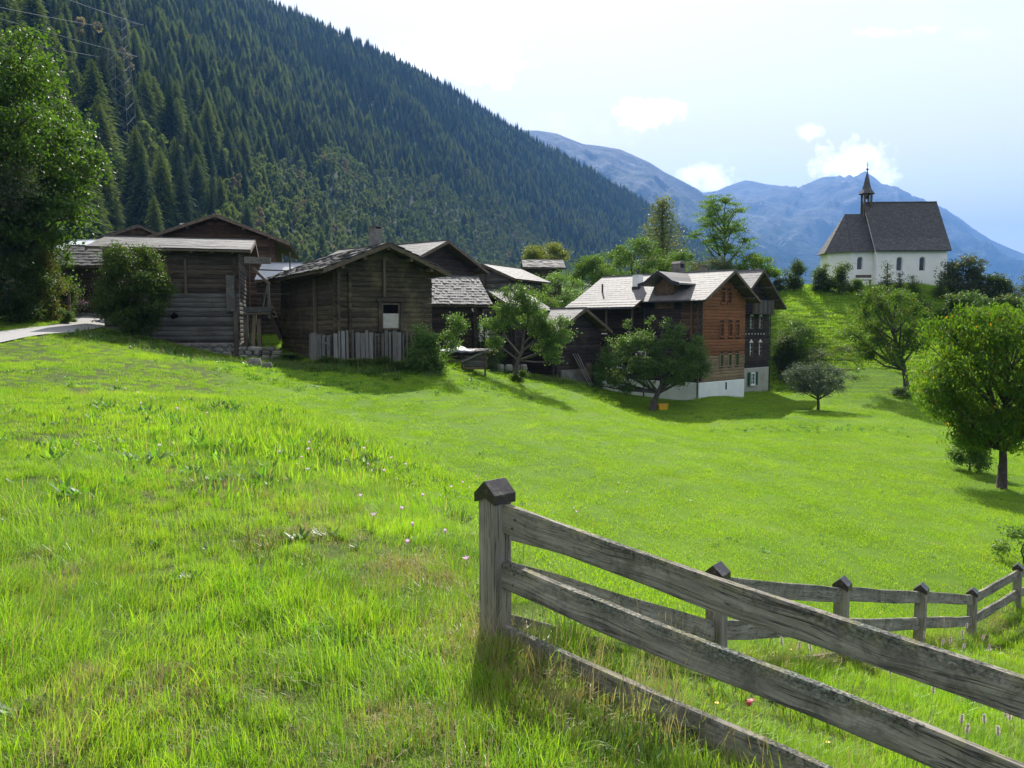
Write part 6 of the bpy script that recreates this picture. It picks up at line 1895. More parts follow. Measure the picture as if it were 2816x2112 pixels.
def birch_mesh(seed, name, mat_, h=11, r=2.6, n=900):
    rg = np.random.default_rng(seed)
    nb = 9
    B = np.stack([rg.normal(size=nb) * r * .33, rg.normal(size=nb) * r * .33, np.linspace(h * .3, h * .88, nb)], 1)
    w = rg.integers(0, nb, n); d = rg.normal(size=(n, 3)); d /= np.linalg.norm(d, axis=1, keepdims=True)
    k = (1.1 - .55 * (B[w, 2] / h)) * r * .55
    P = B[w] + d * (rg.random(n) ** .4 * k)[:, None] * np.array([1, 1, 1.15])
    V, F = leaf_mesh(P, d * .6 + np.array([0, 0, .8]), rg.uniform(.45, .85, n), rg, 1.5, .2)
    b = MB(); b.tube([(0, 0, -2), (0, 0, h * .85)], [.16, .04], 4, False)
    tv = np.concatenate(b.v); tf = np.array(b.f[4]); tf3 = np.concatenate([tf[:, [0, 1, 2]], tf[:, [0, 2, 3]]]) + len(V)
    v = rg.random(n)
    return mk(name, np.concatenate([V, tv]), np.concatenate([F, tf3]), False, mats=[mat_, DARK_BARK], attrs={'v': ('FACE', np.concatenate([v, v, np.zeros(len(tf3))]))},
              fmat=np.concatenate([np.zeros(len(F)), np.ones(len(tf3))]))


SPR = [conifer_mesh(301 + i, 'spruce_tree', SPRUCE_M, 22, 3.9 + .5 * i, 40, 12, droop=.45, pointed=.9, lm_fuzz=.85) for i in range(3)]
LAR = [conifer_mesh(311 + i, 'forest_larch', LARCH_M, 20, 4.7 + .6 * i, 54, 16, droop=.22, pointed=.60, lm_fuzz=.62) for i in range(3)]
FINE = {0: [conifer_mesh(341 + i, 'spruce_tree', SPRUCE_M, 22, 4.0 + .4 * i, 84, 20, droop=.5, pointed=.9, lm_fuzz=.45, fluff=3) for i in range(3)],
        1: [conifer_mesh(351 + i, 'forest_larch', LARCH_M, 20, 4.6 + .4 * i, 96, 24, droop=.3, pointed=.62, lm_fuzz=.34, fluff=3) for i in range(3)]}
BIR = [birch_mesh(321 + i, 'birch_tree', BIRCH_M) for i in range(2)] + [birch_mesh(325, 'birch_tree', ROWAN_M)]


def gn_scatter(name, mesh_variants, P, rz, sc, idx, label=None, cat=None, kind='stuff'):
    """one object: points carrying scale, turn and variant, dressed by geometry nodes"""
    me = bpy.data.meshes.new(name)
    me.vertices.add(len(P)); me.vertices.foreach_set('co', np.asarray(P, np.float32).ravel())
    for nm, arr in (('rz', rz), ('sc', sc)):
        a = me.attributes.new(nm, 'FLOAT', 'POINT'); a.data.foreach_set('value', np.asarray(arr, np.float32))
    a = me.attributes.new('vi', 'INT', 'POINT'); a.data.foreach_set('value', np.asarray(idx, np.int32))
    o = bpy.data.objects.new(name, me); col.objects.link(o)
    pc = bpy.data.collections.new(name + '_kinds')
    for i, m_ in enumerate(mesh_variants):
        q = bpy.data.objects.new('kind_%02d_%s' % (i, name), m_); pc.objects.link(q)
    ng = bpy.data.node_groups.new(name + '_nodes', 'GeometryNodeTree')
    ng.interface.new_socket('Geometry', in_out='INPUT', socket_type='NodeSocketGeometry')
    ng.interface.new_socket('Geometry', in_out='OUTPUT', socket_type='NodeSocketGeometry')
    N = ng.nodes; Lk = ng.links
    gi = N.new('NodeGroupInput'); go = N.new('NodeGroupOutput')
    iop = N.new('GeometryNodeInstanceOnPoints')
    ci = N.new('GeometryNodeCollectionInfo'); ci.inputs['Collection'].default_value = pc
    ci.inputs['Separate Children'].default_value = True; ci.inputs['Reset Children'].default_value = True
    def attr(nm, ty):
        n = N.new('GeometryNodeInputNamedAttribute'); n.data_type = ty; n.inputs[0].default_value = nm; return n.outputs[0]
    cx = N.new('ShaderNodeCombineXYZ'); Lk.new(attr('rz', 'FLOAT'), cx.inputs[2])
    Lk.new(gi.outputs[0], iop.inputs['Points']); Lk.new(ci.outputs[0], iop.inputs['Instance'])
    iop.inputs['Pick Instance'].default_value = True
    Lk.new(attr('vi', 'INT'), iop.inputs['Instance Index'])
    Lk.new(cx.outputs[0], iop.inputs['Rotation']); Lk.new(attr('sc', 'FLOAT'), iop.inputs['Scale'])
    Lk.new(iop.outputs[0], go.inputs[0])
    md = o.modifiers.new('scatter', 'NODES'); md.node_group = ng
    tag(o, label, cat, None, kind)
    return o


rf_ = np.random.default_rng(99)
# scatter over the slope, jittered grid in the valley's own axes
pts = []
step = 8.2
xs = np.arange(-1700, 1100, step); ys = np.arange(90, 2500, step)
GX, GY = np.meshgrid(xs, ys)
GX = (GX + rf_.uniform(-.48, .48, GX.shape) * step).ravel(); GY = (GY + rf_.uniform(-.48, .48, GY.shape) * step).ravel()
PX = 1408 + F_PX * GX / GY
m0 = (PX > -420) & (PX < 2200)
GX, GY, PX = GX[m0], GY[m0], PX[m0]
d0, z0, d1, z1 = hill_params(PX)
tt = (GY - d0) / (d1 - d0)
m1 = (GY > np.maximum(d0 * .97, 150)) & (tt < 1.04)
GX, GY, PX, tt = GX[m1], GY[m1], PX[m1], tt[m1]
# near the village the trees are larches; pale broadleaf band along the foot further on; dark spruce above
n1 = wob(GX, GY, 120, 4.0); n2 = wob(GX, GY, 45, 9.0); n3 = rf_.random(len(GX))
band = np.interp(PX, [300, 600, 750, 1000, 1200, 1450, 1650], [-.05, .03, .19, .30, .31, .26, .02])
birch = (tt < band + .035 * n2) & (n3 > .10)
birch |= (np.abs(tt - .12 - .03 * n1) < .03) & (PX > 350) & (PX < 900) & (n3 > .6)
pl = np.interp(tt, [0, .12, .3, .6, 1], [.92, .75, .5, .33, .2]) + .30 * n1 + .12 * n2
larch = (~birch) & (rf_.random(len(GX)) < np.clip(pl, .05, .97))
kindv = np.where(birch, 2, np.where(larch, 1, 0))
var = rf_.integers(0, 3, len(GX))
var = np.where(birch, np.where(rf_.random(len(GX)) < .05, 2, rf_.integers(0, 2, len(GX))), var)
pale = (~birch) & (rf_.random(len(GX)) < .02) & (tt < .45)
kindv = np.where(pale, 2, kindv); var = np.where(pale, 2, var)
scl = np.where(kindv == 2, rf_.uniform(.75, 1.45, len(GX)), rf_.uniform(.5, 1.0, len(GX)) + .35 * (rf_.random(len(GX)) < .12) + .12 * n2)
scl = scl * np.interp(tt, [0, .1, .3, .8, 1], [1.15, 1.15, 1.05, 1.0, .85]) * np.interp(PX, [300, 900], [1.15, 1.0])
scl = np.where(kindv == 2, scl * np.interp(PX, [300, 800], [1.25, 1.0]), scl)
# thin out birches less, conifers fine
GZ = H(GX, GY, False)
P = np.stack([GX, GY, GZ], 1); rzv = rf_.random(len(GX)) * 6.283
big = (kindv < 2) & (tt < .24) & (PX < 820) & (PX > -300)
grow = np.where(big, np.interp(tt, [0, .1, .24], [1.3, 1.3, 1.0]) * np.interp(PX, [-300, 600, 820], [1, 1, .7]), 1.0)
scl = scl * np.maximum(grow, 1.0)
keep_ = ~(big & (rf_.random(len(GX)) < np.interp(tt, [0, .24], [.5, .1])))
GX, GY, GZ, PX, tt, kindv, var, scl, rzv, P = (q[keep_] for q in (GX, GY, GZ, PX, tt, kindv, var, scl, rzv, P))
vis = (PX > -120) & (PX < 2000)
size_px = scl * np.where(kindv == 2, 11, 21) / GY * F_PX
names = [('spruce_tree', SPR, 'spruce', 'dark spruce', 'spruces'), ('larch_tree', LAR, 'larch', 'green larch', 'larches'),
         ('birch_tree', BIR, 'birch', 'pale broadleaf tree', 'pale broadleaf trees')]
zones = [(-500, 120, 'behind the crown of the tall maple'), (120, 230, 'beside the tall maple crown'), (230, 330, 'over the small speckled roof'), (330, 430, 'above the ridge of the road-bend barn'),
         (430, 540, 'left of the brown house gable'), (540, 640, 'straight over the brown house gable'), (640, 740, 'right of the brown house gable'), (740, 850, 'before the stone chimney'),
         (850, 960, 'just left of the stone chimney'), (960, 1080, 'behind the stone chimney'), (1080, 1200, 'over the two-windowed dark house'), (1200, 1330, 'over the pale-roofed barn gable'),
         (1330, 1450, 'left of the granary'), (1450, 3000, 'above the granary and garden trees')]
rows_ = [(-1, .05, 'lowest on the slope'), (.05, .12, 'low on the slope'), (.12, .22, 'a little up the slope'), (.22, .4, 'higher on the slope'), (.4, 9, 'high on the slope')]
used = np.zeros(len(GX), bool)
for kk in range(3):
    ids = np.where((kindv == kk) & vis)[0]
    ids = ids[np.argsort(-size_px[ids])][:300]
    used[ids] = True
    nm, ms, cat, adj, grp = names[kk]
    for i in ids:
        if kk == 2 and var[i] == 2: lab0 = 'straw-coloured tree'
        else: lab0 = adj
        zn = [z_ for a_, b_2, z_ in zones if a_ <= PX[i] < b_2][0]; rn = [z_ for a_, b_2, z_ in rows_ if a_ <= tt[i] < b_2][0]
        szw = 'tall' if scl[i] > 1.15 else ('short' if scl[i] < .85 else 'middling')
        o = bpy.data.objects.new(nm, FINE[kk][var[i]] if kk < 2 and size_px[i] > 75 else ms[var[i]]); col.objects.link(o)
        o.location = P[i]; o.rotation_euler = (0, 0, rzv[i]); o.scale = (scl[i],) * 3
        tag(o, '%s %s %s, %s' % (szw, lab0, rn, zn), cat, '%s %s, %s, %s' % (szw, grp, rn, zn))
rest = ~used
gn_scatter('forest', SPR + LAR + BIR, P[rest], rzv[rest], scl[rest], (kindv * 3 + var)[rest])
print('FOREST', len(GX), (kindv == 0).sum(), (kindv == 1).sum(), (kindv == 2).sum())

# ---------------------------------------------------------------- power pylon and lines
Yp = 300.0
xp = xat(352, Yp); zp = H(xp, Yp)
PY = empty('power_pylon', (xp, Yp, zp)); tag(PY, 'steel lattice power pylon rising out of the forest above the maple', 'pylon')
ztop = zat(-70, Yp) - zp
hw = lambda z: 4.3 - 2.9 * min(1, z / ztop)
b = MB()
for sx_ in (-1, 1):
    for sy_ in (-1, 1):
        b.tube([(sx_ * hw(0), sy_ * hw(0), 0), (sx_ * hw(ztop), sy_ * hw(ztop), ztop)], .07, 4)
b.build('leg_frame', GALVANISED, PY)
zl_ = [0]
while zl_[-1] < ztop - 2: zl_.append(zl_[-1] + hw(zl_[-1]) * 1.35)
b = MB()
for z0_, z1_2 in zip(zl_[:-1], zl_[1:]):
    w0, w1 = hw(z0_), hw(min(z1_2, ztop)); z1_2 = min(z1_2, ztop)
    for s in (-1, 1):
        for (a0, a1) in (((-w0, s * w0), (w1, s * w1)), ((w0, s * w0), (-w1, s * w1)), ((s * w0, -w0), (s * w1, w1)), ((s * w0, w0), (s * w1, -w1))):
            b.tube([(a0[0], a0[1], z0_), (a1[0], a1[1], z1_2)], .06, 3, False)
b.build('lattice', GALVANISED, PY)
ends = []
for yl, yr, xl, xr in ((83, 55, 285, 419), (166, 146, 297, 401)):
    zc = zat((yl + yr) / 2, Yp) - zp
    for sx_, xx in ((-1, xl), (1, xr)):
        X_ = (xx - 352) * Yp / F_PX
        b = MB()
        for yy_ in (-.6, .6): b.tube([(sx_ * hw(zc), yy_, zc - .6), (X_, 0, zc + 0.1)], .06, 3); b.tube([(sx_ * hw(zc), yy_, zc + 1.2), (X_, 0, zc + .1)], .05, 3)
        b.build('cross_arm', GALVANISED, PY)
        ends.append((xp + X_, Yp, zp + zc))
m_wire = plain('aluminium_wire', (.30, .31, .31), .9, metal=0, spec=.1)
wl = ['power line reaching the outer left arm of the pylon top', 'power line reaching the right arm of the pylon top', 'power line reaching the left lower arm of the pylon', 'power line reaching the right lower arm of the pylon']
starts = [(0, 10), (220, 0), (0, 94), (0, 41)]
for (ex, ey, ez), (sx_, sy_), lb in zip(ends, starts, wl):
    # the lines come in from the left, over a pylon outside the view
    Yq = 235.0; q = unproj(sx_, sy_, Yq); e = np.array([ex, ey, ez])
    far = q + (q - e) * 2.2
    pts_ = []
    for k in range(25):
        s = k / 24; p_ = far * (1 - s) + e * s; p_[2] -= 4 * s * (1 - s) * 1.2
        pts_.append(p_)
    b = MB(); b.tube(pts_, .05, 4)
    o = b.build('power_line', m_wire); tag(o, lb, 'power line', 'power lines')
# ================================================================ grass and meadow flowers
def blades(seed, n, rad, h0, h1, w, lean=.55, seg=3, curl=.6, dead=.07):
    rg = np.random.default_rng(seed)
    th = rg.random(n) * 6.283; r = rad * np.sqrt(rg.random(n))
    bx = r * np.cos(th); by = r * np.sin(th)
    ph = rg.normal(size=n) * 1.05; L = rg.uniform(h0, h1, n) * rg.uniform(.6, 1.0, n); ln = np.abs(rg.normal(size=n)) * lean + .08
    ln = np.minimum(ln, 1.35)
    dx, dy = np.cos(ph), np.sin(ph); sx_, sy_ = -dy, dx
    tw = rg.normal(size=n) * .5
    V = []; F = []; vals = []
    wd = w * rg.uniform(.6, 1.3, n)
    rows = []
    for i in range(seg + 1):
        s = i / seg
        ang = ln * (.35 + curl * s * 1.2)
        # integrate roughly
        hx = L * s * np.sin(ang); hz = L * s * np.cos(ang)
        ww = wd * (1 - s ** 1.8) * .5
        cxx = bx + dx * hx; cyy = by + dy * hx
        sxx = sx_ * np.cos(tw) + dx * np.sin(tw); syy = sy_ * np.cos(tw) + dy * np.sin(tw)
        if i < seg:
            rows.append(np.stack([cxx - sxx * ww, cyy - syy * ww, hz], 1)); rows.append(np.stack([cxx + sxx * ww, cyy + syy * ww, hz], 1))
        else:
            rows.append(np.stack([cxx, cyy, hz], 1))
    k = len(rows); V = np.stack(rows, 1).reshape(-1, 3)
    base = np.arange(n) * k
    F3 = []; F4 = []
    for i in range(seg - 1):
        F4.append(np.stack([base + 2 * i, base + 2 * i + 1, base + 2 * i + 3, base + 2 * i + 2], 1))
    F3.append(np.stack([base + 2 * seg - 2, base + 2 * seg - 1, base + 2 * seg], 1))
    v = rg.random(n) * (1 - dead) ; v = np.where(rg.random(n) < dead, 1.0, v * .9 / (1 - dead))
    return V, F3, F4, v


def tuft(name, seed, mat_, **kw):
    V, F3, F4, v = blades(seed, **kw)
    fs = [np.concatenate(F3)] + ([np.concatenate(F4)] if F4 else [])
    vals = np.concatenate([v] * (len(F3) + len(F4)))
    return mk(name, V, fs, False, mat_, {'v': ('FACE', vals)})


def grass_mat(name, lo, mid, hi, dead, trans=.5, patch=.9):
    m, t = new_mat(name)
    v = t.add('ShaderNodeAttribute', attribute_name='v').outputs['Fac']
    pos = t.add('ShaderNodeNewGeometry').outputs['Position']
    oi = t.add('ShaderNodeObjectInfo').outputs['Random']
    n = t.noise(pos, patch, 4, .6, .5); n2 = t.noise(pos, patch * .22, 3, .5)
    f = t.math('ADD', t.math('ADD', t.math('MULTIPLY', v, .35), t.math('MULTIPLY', oi, .25)), t.math('MULTIPLY', t.math('MULTIPLY_ADD', n, .5, t.math('MULTIPLY', n2, .5)), .9))
    base = t.ramp(f, [(0.35, lo), (0.62, mid), (0.88, hi)])
    dry = t.ramp(t.noise(t.mapping(pos, (1, 1, 1), (7, 2, 0)), patch * 1.3, 5, .65, .6), [(0.59, 0.0), (0.74, 1.0)])
    tn = t.math('MULTIPLY_ADD', t.noise(pos, patch * 1.7, 6, .68, .8), 1.0, .62, clamp=False)
    base = t.mix(1.0, base, t.add('ShaderNodeCombineXYZ', {0: t.math('POWER', tn, .8), 1: tn, 2: t.math('POWER', tn, 1.2)}).outputs[0], 'MULTIPLY')
    isd = t.math('GREATER_THAN', t.math('ADD', v, t.math('MULTIPLY', dry, .22)), .99)
    base = t.mix(isd, base, dead)
    p = principled(t, base, .45, spec=.35)
    tr = t.add('ShaderNodeBsdfTranslucent', {'Color': t.mix(1.0, base, (1.45, 1.45, .5), 'MULTIPLY')}).outputs[0]
    finish(t, t.add('ShaderNodeMixShader', {0: trans, 1: p, 2: tr}).outputs[0])
    return m


G_LONG = grass_mat('long_grass', (.066, .165, .014), (.145, .285, .020), (.25, .37, .038), (.32, .30, .15), .52)
G_MOWN = grass_mat('mown_grass', (.10, .215, .014), (.165, .295, .016), (.235, .34, .03), (.25, .28, .08), .5, .5)
G_DRY = grass_mat('dry_grass', (.20, .17, .08), (.29, .24, .12), (.38, .32, .18), (.34, .27, .16), .35)
LONG = [tuft('grass_tuft', 401 + i, G_LONG, n=85, rad=.17, h0=.07, h1=.24, w=.0048, lean=.6, seg=3) for i in range(3)] + \
       [tuft('grass_tuft', 411, G_LONG, n=60, rad=.10, h0=.12, h1=.34, w=.0055, lean=.62, seg=4, curl=.9)] + \
       [tuft('grass_tuft', 412, G_LONG, n=90, rad=.2, h0=.05, h1=.16, w=.004, lean=1.0, seg=3, dead=.22)]
MID = [tuft('grass_patch', 421 + i, G_LONG, n=90, rad=.30, h0=.07, h1=.22, w=.011, lean=.45, seg=2) for i in range(3)]
MOWN = [tuft('mown_patch', 431 + i, G_MOWN, n=150, rad=.42, h0=.025, h1=.065, w=.010, lean=.55, seg=2, dead=.04) for i in range(3)] + \
       [tuft('mown_patch', 434, G_MOWN, n=110, rad=.42, h0=.03, h1=.09, w=.014, lean=.5, seg=2, dead=.1)]
FAR = [tuft('far_patch', 441 + i, G_MOWN, n=60, rad=.38, h0=.05, h1=.16, w=.04, lean=.7, seg=1, dead=.1) for i in range(2)]
DRYT = [tuft('dry_tuft', 451, G_DRY, n=60, rad=.16, h0=.06, h1=.22, w=.004, lean=.9, seg=3), tuft('dry_tuft', 452, G_DRY, n=14, rad=.10, h0=.25, h1=.55, w=.003, lean=.4, seg=4)]


def broad_leaf_tuft(seed, mat_, n=14, L=.11, w=.05):
    rg = np.random.default_rng(seed); V = []; F = []; vals = []
    for i in range(n):
        th = rg.random() * 6.28; el = rg.uniform(.2, .9); l = L * rg.uniform(.6, 1.2); c = np.array([rg.normal() * .05, rg.normal() * .05, 0])
        d = np.array([math.cos(th) * math.cos(el), math.sin(th) * math.cos(el), math.sin(el)]); s = np.array([-math.sin(th), math.cos(th), 0]) * w * rg.uniform(.7, 1.2)
        st = c + d * l * .4; k = len(V)
        V += [st, st + d * l * .4 + s * .5, st + d * l, st + d * l * .4 - s * .5, c]
        F += [(k, k + 1, k + 2), (k, k + 2, k + 3)]; vals += [rg.random() * .95] * 2
    return mk('leaf_tuft', np.array(V), np.array(F), False, mat_, {'v': ('FACE', np.array(vals))})


WEEDS = [broad_leaf_tuft(461 + i, L_WEED, 16 + 6 * i, .10 + .03 * i, .05) for i in range(3)]
WEEDS.append(broad_leaf_tuft(465, L_SILVER, 8, .12, .04))
G_DARK = grass_mat('weed_and_shade_grass', (.030, .075, .014), (.055, .12, .02), (.10, .17, .03), (.16, .12, .06), .35)  # dark weeds, and shade between tufts put into the grass colour
DARKT = [tuft('dark_tuft', 471, G_DARK, n=80, rad=.28, h0=.08, h1=.26, w=.016, lean=.6, seg=2, dead=.12), broad_leaf_tuft(472, G_DARK, 34, .12, .045)]
rgx = np.random.default_rng(1234)
BX = []   # building footprints, to keep grass out of the walls
for o_ in list(col.objects):
    if o_.name.split('.')[0] in ('log_barn', 'gabled_barn', 'timber_house', 'chimney_house', 'shingled_hut', 'tiled_shed', 'low_barn', 'chalet', 'dark_chalet', 'chapel', 'shingled_stable') and o_.type == 'EMPTY':
        dims = {'log_barn': (7.2, 6.4), 'gabled_barn': (4.9, 10.4), 'timber_house': (7.1, 10.5), 'chimney_house': (7.4, 10.2), 'shingled_hut': (4.9, 3.6), 'tiled_shed': (3.4, 4.4), 'low_barn': (4.6, 5.8),
                'chalet': (W14, L14), 'dark_chalet': (W15, 9), 'chapel': (W16, L16 + Lc), 'shingled_stable': (3.6, 2.6)}[o_.name.split('.')[0]]
        BX.append((o_.location.x, o_.location.y, o_.rotation_euler.z, dims[0], dims[1]))


def outside(x, y, pad=.05):
    ok = np.ones(len(x), bool)
    for cx_, cy_, a, w, l in BX:
        dx, dy = x - cx_, y - cy_
        u = dx * math.cos(a) + dy * math.sin(a); v = -dx * math.sin(a) + dy * math.cos(a)
        ok &= ~((u > -pad) & (u < w + pad) & (v > -pad) & (v < l + pad))
    return ok


road_poly = np.array([p for p in [gp(-900, 24), gp(-400, 27), gp(-200, 29.3), gp(0, 32), gp(100, 34.6), gp(200, 37.6), gp(262, 41), gp(300, 44.5), gp(330, 50), gp(300, 54), gp(240, 51.5), gp(200, 48), gp(170, 44), gp(100, 41), gp(0, 38.2), gp(-200, 35.6), gp(-400, 33), gp(-900, 31)]])
def in_road(x, y):
    inside = np.zeros(len(x), bool); n = len(road_poly)
    for i in range(n):
        x0, y0 = road_poly[i]; x1, y1 = road_poly[(i + 1) % n]
        c = ((y0 > y) != (y1 > y)) & (x < (x1 - x0) * (y - y0) / (y1 - y0 + 1e-12) + x0)
        inside ^= c
    return inside


def sample(n_per_m2, ya, yb_, margin=1.5, dens=None):
    """points in the wedge in front of the camera between two distances"""
    area = .5 * ((1.36 * yb_ + 2 * margin) + (1.36 * ya + 2 * margin)) * (yb_ - ya)
    n = int(area * n_per_m2)
    y = np.sqrt(rgx.uniform(ya ** 2, yb_ ** 2, n * 1)) if ya > 3 else rgx.uniform(ya, yb_, n)
    x = rgx.uniform(-1, 1, n) * (.68 * y + margin)
    return x, y


groups = []
def emit(x, y, variants, s0, s1, sink=0.0):
    ok = outside(x, y) & ~in_road(x, y); x, y = x[ok], y[ok]
    z = H(x, y) - sink
    groups.append((x, y, z, rgx.random(len(x)) * 6.283, rgx.uniform(s0, s1, len(x)), np.array(variants)[rgx.integers(0, len(variants), len(x))]))


ALLV = LONG + MID + MOWN + FAR + DRYT + WEEDS + DARKT
iL, iM, iMo, iF, iD, iW = 0, 5, 8, 12, 14, 16
# long grass near by: tufts vary in height with the place
def long_zone(ya, yb_, dens, vs, s0, s1, margin=1.5):
    x, y = sample(dens, ya, yb_, margin)
    r_ = rough_mask(x, y)
    k = rgx.random(len(x)) < r_
    x, y = x[k], y[k]
    hgt = .85 + .28 * wob(x, y, .9, 2.0) + .22 * wob(x, y, 3.1, 6.0)
    ok = outside(x, y) & ~in_road(x, y); x, y, hgt = x[ok], y[ok], hgt[ok]
    groups.append((x, y, H(x, y) - .01, wob(x, y, 1.3, 11.0) * 3.2 + rgx.normal(size=len(x)) * .7, np.clip(rgx.uniform(s0, s1, len(x)) * hgt, .35, 1.6), np.array(vs)[rgx.integers(0, len(vs), len(x))]))
long_zone(1.6, 5.0, 120, [0, 1, 2, 0, 1, 2, 3, 4, 4], .5, .95, 1.2)
long_zone(5.0, 10.0, 70, [0, 1, 2, 0, 1, 3, 4], .5, .95)
long_zone(10.0, 18.0, 26, [5, 6, 7], .5, .9)
long_zone(18.0, 46.0, 10, [5, 6, 7], .5, .9)
# mown meadow
for ya, yb_, de, s0, s1 in ((6, 14, 14, .8, 1.1), (14, 26, 8, .9, 1.25), (26, 46, 4.2, 1.1, 1.6), (46, 72, 2.2, 1.4, 2.0)):
    x, y = sample(de, ya, yb_)
    k = rgx.random(len(x)) > rough_mask(x, y)
    emit(x[k], y[k], [8, 9, 10, 11] if ya > 8 else [8, 9, 10], s0, s1)
x, y = sample(5.0, 66, 100, 2); k = x > 16
emit(x[k], y[k], [12, 13], .9, 1.5)
x, y = sample(1.4, 72, 104, 2); k = x <= 16
emit(x[k], y[k], [12, 13], 1.0, 1.8)
# dry tufts along the fence foot and scattered over the bank
x, y = sample(.8, 1.8, 12); k = rough_mask(x, y) > .6
emit(x[k], y[k], [14, 14, 14, 15], .6, 1.1)
f = rgx.random(230)
fx = np.where(f < .5, -.09 + 2.3 * (f * 2), -.09 + 9.0 * (f * 2 - 1)) + rgx.normal(size=230) * .14
fy = np.where(f < .5, 4.4 - 1.64 * (f * 2), 4.4 + 9.8 * (f * 2 - 1)) + rgx.normal(size=230) * .14
emit(fx, fy, [14, 14, 15, 3], .7, 1.25)
# broad-leaved weeds: the hump on the bank, below the barns, sprinkled elsewhere; some dark tufts paint in shade
x, y = sample(4, 2.2, 9); k = (rough_mask(x, y) > .5) & (wob(x, y, 1.1, 8.0) > .2); emit(x[k], y[k], [16, 17, 18, 19], .22, .42)
x, y = sample(2.2, 9, 24); k = (rough_mask(x, y) > .5) & (wob(x, y, 1.8, 8.0) > .2); emit(x[k], y[k], [16, 17, 18], .4, .8)
n = 520
x = rgx.normal(size=n) * 1.5 - 4.0; y = rgx.normal(size=n) * 3.0 + 15; emit(x, y, [16, 17, 18, 6, 7], .55, 1.15)
n = 260
x = rgx.normal(size=n) * 1.2 - 3.9; y = rgx.normal(size=n) * 2.6 + 14.5; emit(x, y, [5, 6, 7], 1.0, 1.6)
n = 240
x = rgx.normal(size=n) * .8 - 3.35; y = rgx.normal(size=n) * 2.6 + 14.8; x = x - (y - 14.8) * .30; emit(x, y, [20, 21], .5, 1.0)  # dark weed clumps; the hump's shaded side is put into their colour
x, y = sample(4.2, 2.2, 12); k = (rough_mask(x, y) > .5) & (wob(x, y, .8, 18.0) > .25); emit(x[k], y[k], [20, 21, 20], .4, .75)  # dark blades that also paint the small shadows between the grass tufts
for (px, py, n_, sx_, sy_) in ((820, 1010, 260, 2.6, .8), (1000, 1005, 120, 1.6, .5), (420, 960, 160, 2.2, 1.0), (2200, 1010, 160, 2.4, 1.2), (2300, 985, 160, 2.5, 1.5), (1500, 1045, 60, 1.6, .4)):
    p = hit(px, py, 12)
    emit(rgx.normal(size=n_) * sx_ + p[0], rgx.normal(size=n_) * sy_ + p[1], [20, 21], 1.0, 2.0)
for (px, py, n_, r_) in ((830, 1485, 36, .32), (1120, 1572, 40, .22), (250, 1085, 40, .6), (1200, 1640, 26, .3), (60, 1590, 60, .4), (1350, 1900, 40, .3), (1150, 2000, 40, .3), (600, 1330, 60, .7), (1290, 1780, 60, .25), (400, 1900, 40, .3), (760, 1380, 50, .6), (120, 2050, 40, .25)):
    p = hit(px, py, 1.5)
    emit(rgx.normal(size=n_) * r_ + p[0], rgx.normal(size=n_) * r_ * .8 + p[1], [14], .4, .75)
for (px, py, n, sx_, sy_) in ((800, 1035, 150, 2.6, 1.4), (700, 1040, 60, 1.4, .8), (1030, 1010, 90, 3.0, .7), (1250, 1005, 60, 1.2, .8), (2000, 1140, 60, 2.5, 1.2), (2250, 1180, 70, 3.5, .8), (1250, 1040, 60, 2.0, .8), (1650, 1095, 50, 2.5, .8)):
    p = hit(px, py, 12)
    emit(rgx.normal(size=n * 2) * sx_ + p[0], rgx.normal(size=n * 2) * sy_ + p[1], [16, 17, 18, 6, 7], .5, 1.0)
# sparse weeds in the meadow
x, y = sample(.9, 8, 30); k = (rough_mask(x, y) < .3) & (wob(x, y, 2.6, 3.0) > .35); emit(x[k], y[k], [16, 17, 19], .35, .7)
# rough chapel slope
x, y = sample(2.2, 68, 86, 0); k = (x > 20); emit(x[k], y[k], [12, 13, 7, 6], 1.2, 2.4)
g = [np.concatenate([q[i] for q in groups]) for i in range(6)]
grass = gn_scatter('grass', ALLV, np.stack(g[:3], 1), g[3], g[4], g[5])
print('GRASS', len(g[0]))

# ---------------------------------------------------------------- flowers one can count
m, t = new_mat('crocus_petal')
pos = t.add('ShaderNodeTexCoord').outputs['Object']
zc = t.add('ShaderNodeSeparateXYZ', {0: pos}).outputs[2]
cc = t.ramp(zc, [(0.0, (.75, .68, .72)), (1.0, (.66, .36, .58))])
p = principled(t, (.74, .55, .68), .5); tr = t.add('ShaderNodeBsdfTranslucent', {'Color': (.9, .65, .82, 1)}).outputs[0]
finish(t, t.add('ShaderNodeMixShader', {0: .45, 1: p, 2: tr}).outputs[0]); CROCUS = m
STEMM = plain('flower_stem', (.30, .34, .20), .6)


def petals_mesh(seed, open_=.35, L=.055, n=6, w=.014):
    rg = np.random.default_rng(seed); b = MB()
    for k in range(n):
        th = 2 * math.pi * k / n + rg.normal() * .1; o_ = open_ * rg.uniform(.7, 1.3)
        d = np.array([math.cos(th), math.sin(th), 0]); s = np.array([-d[1], d[0], 0]); up = np.array([0, 0, 1.0])
        row_ = []
        for q, ww in ((0, .25), (.35, .9), (.7, 1.0), (1.0, .15)):
            c = d * (L * q * math.sin(o_ * (.5 + q))) + up * (L * q * math.cos(o_ * (.5 + q)))
            row_ += [c - s * w * ww, c + s * w * ww]
        b.add(row_, [(0, 1, 3, 2), (2, 3, 5, 4), (4, 5, 7, 6)])
    return b.mesh('petals', True)


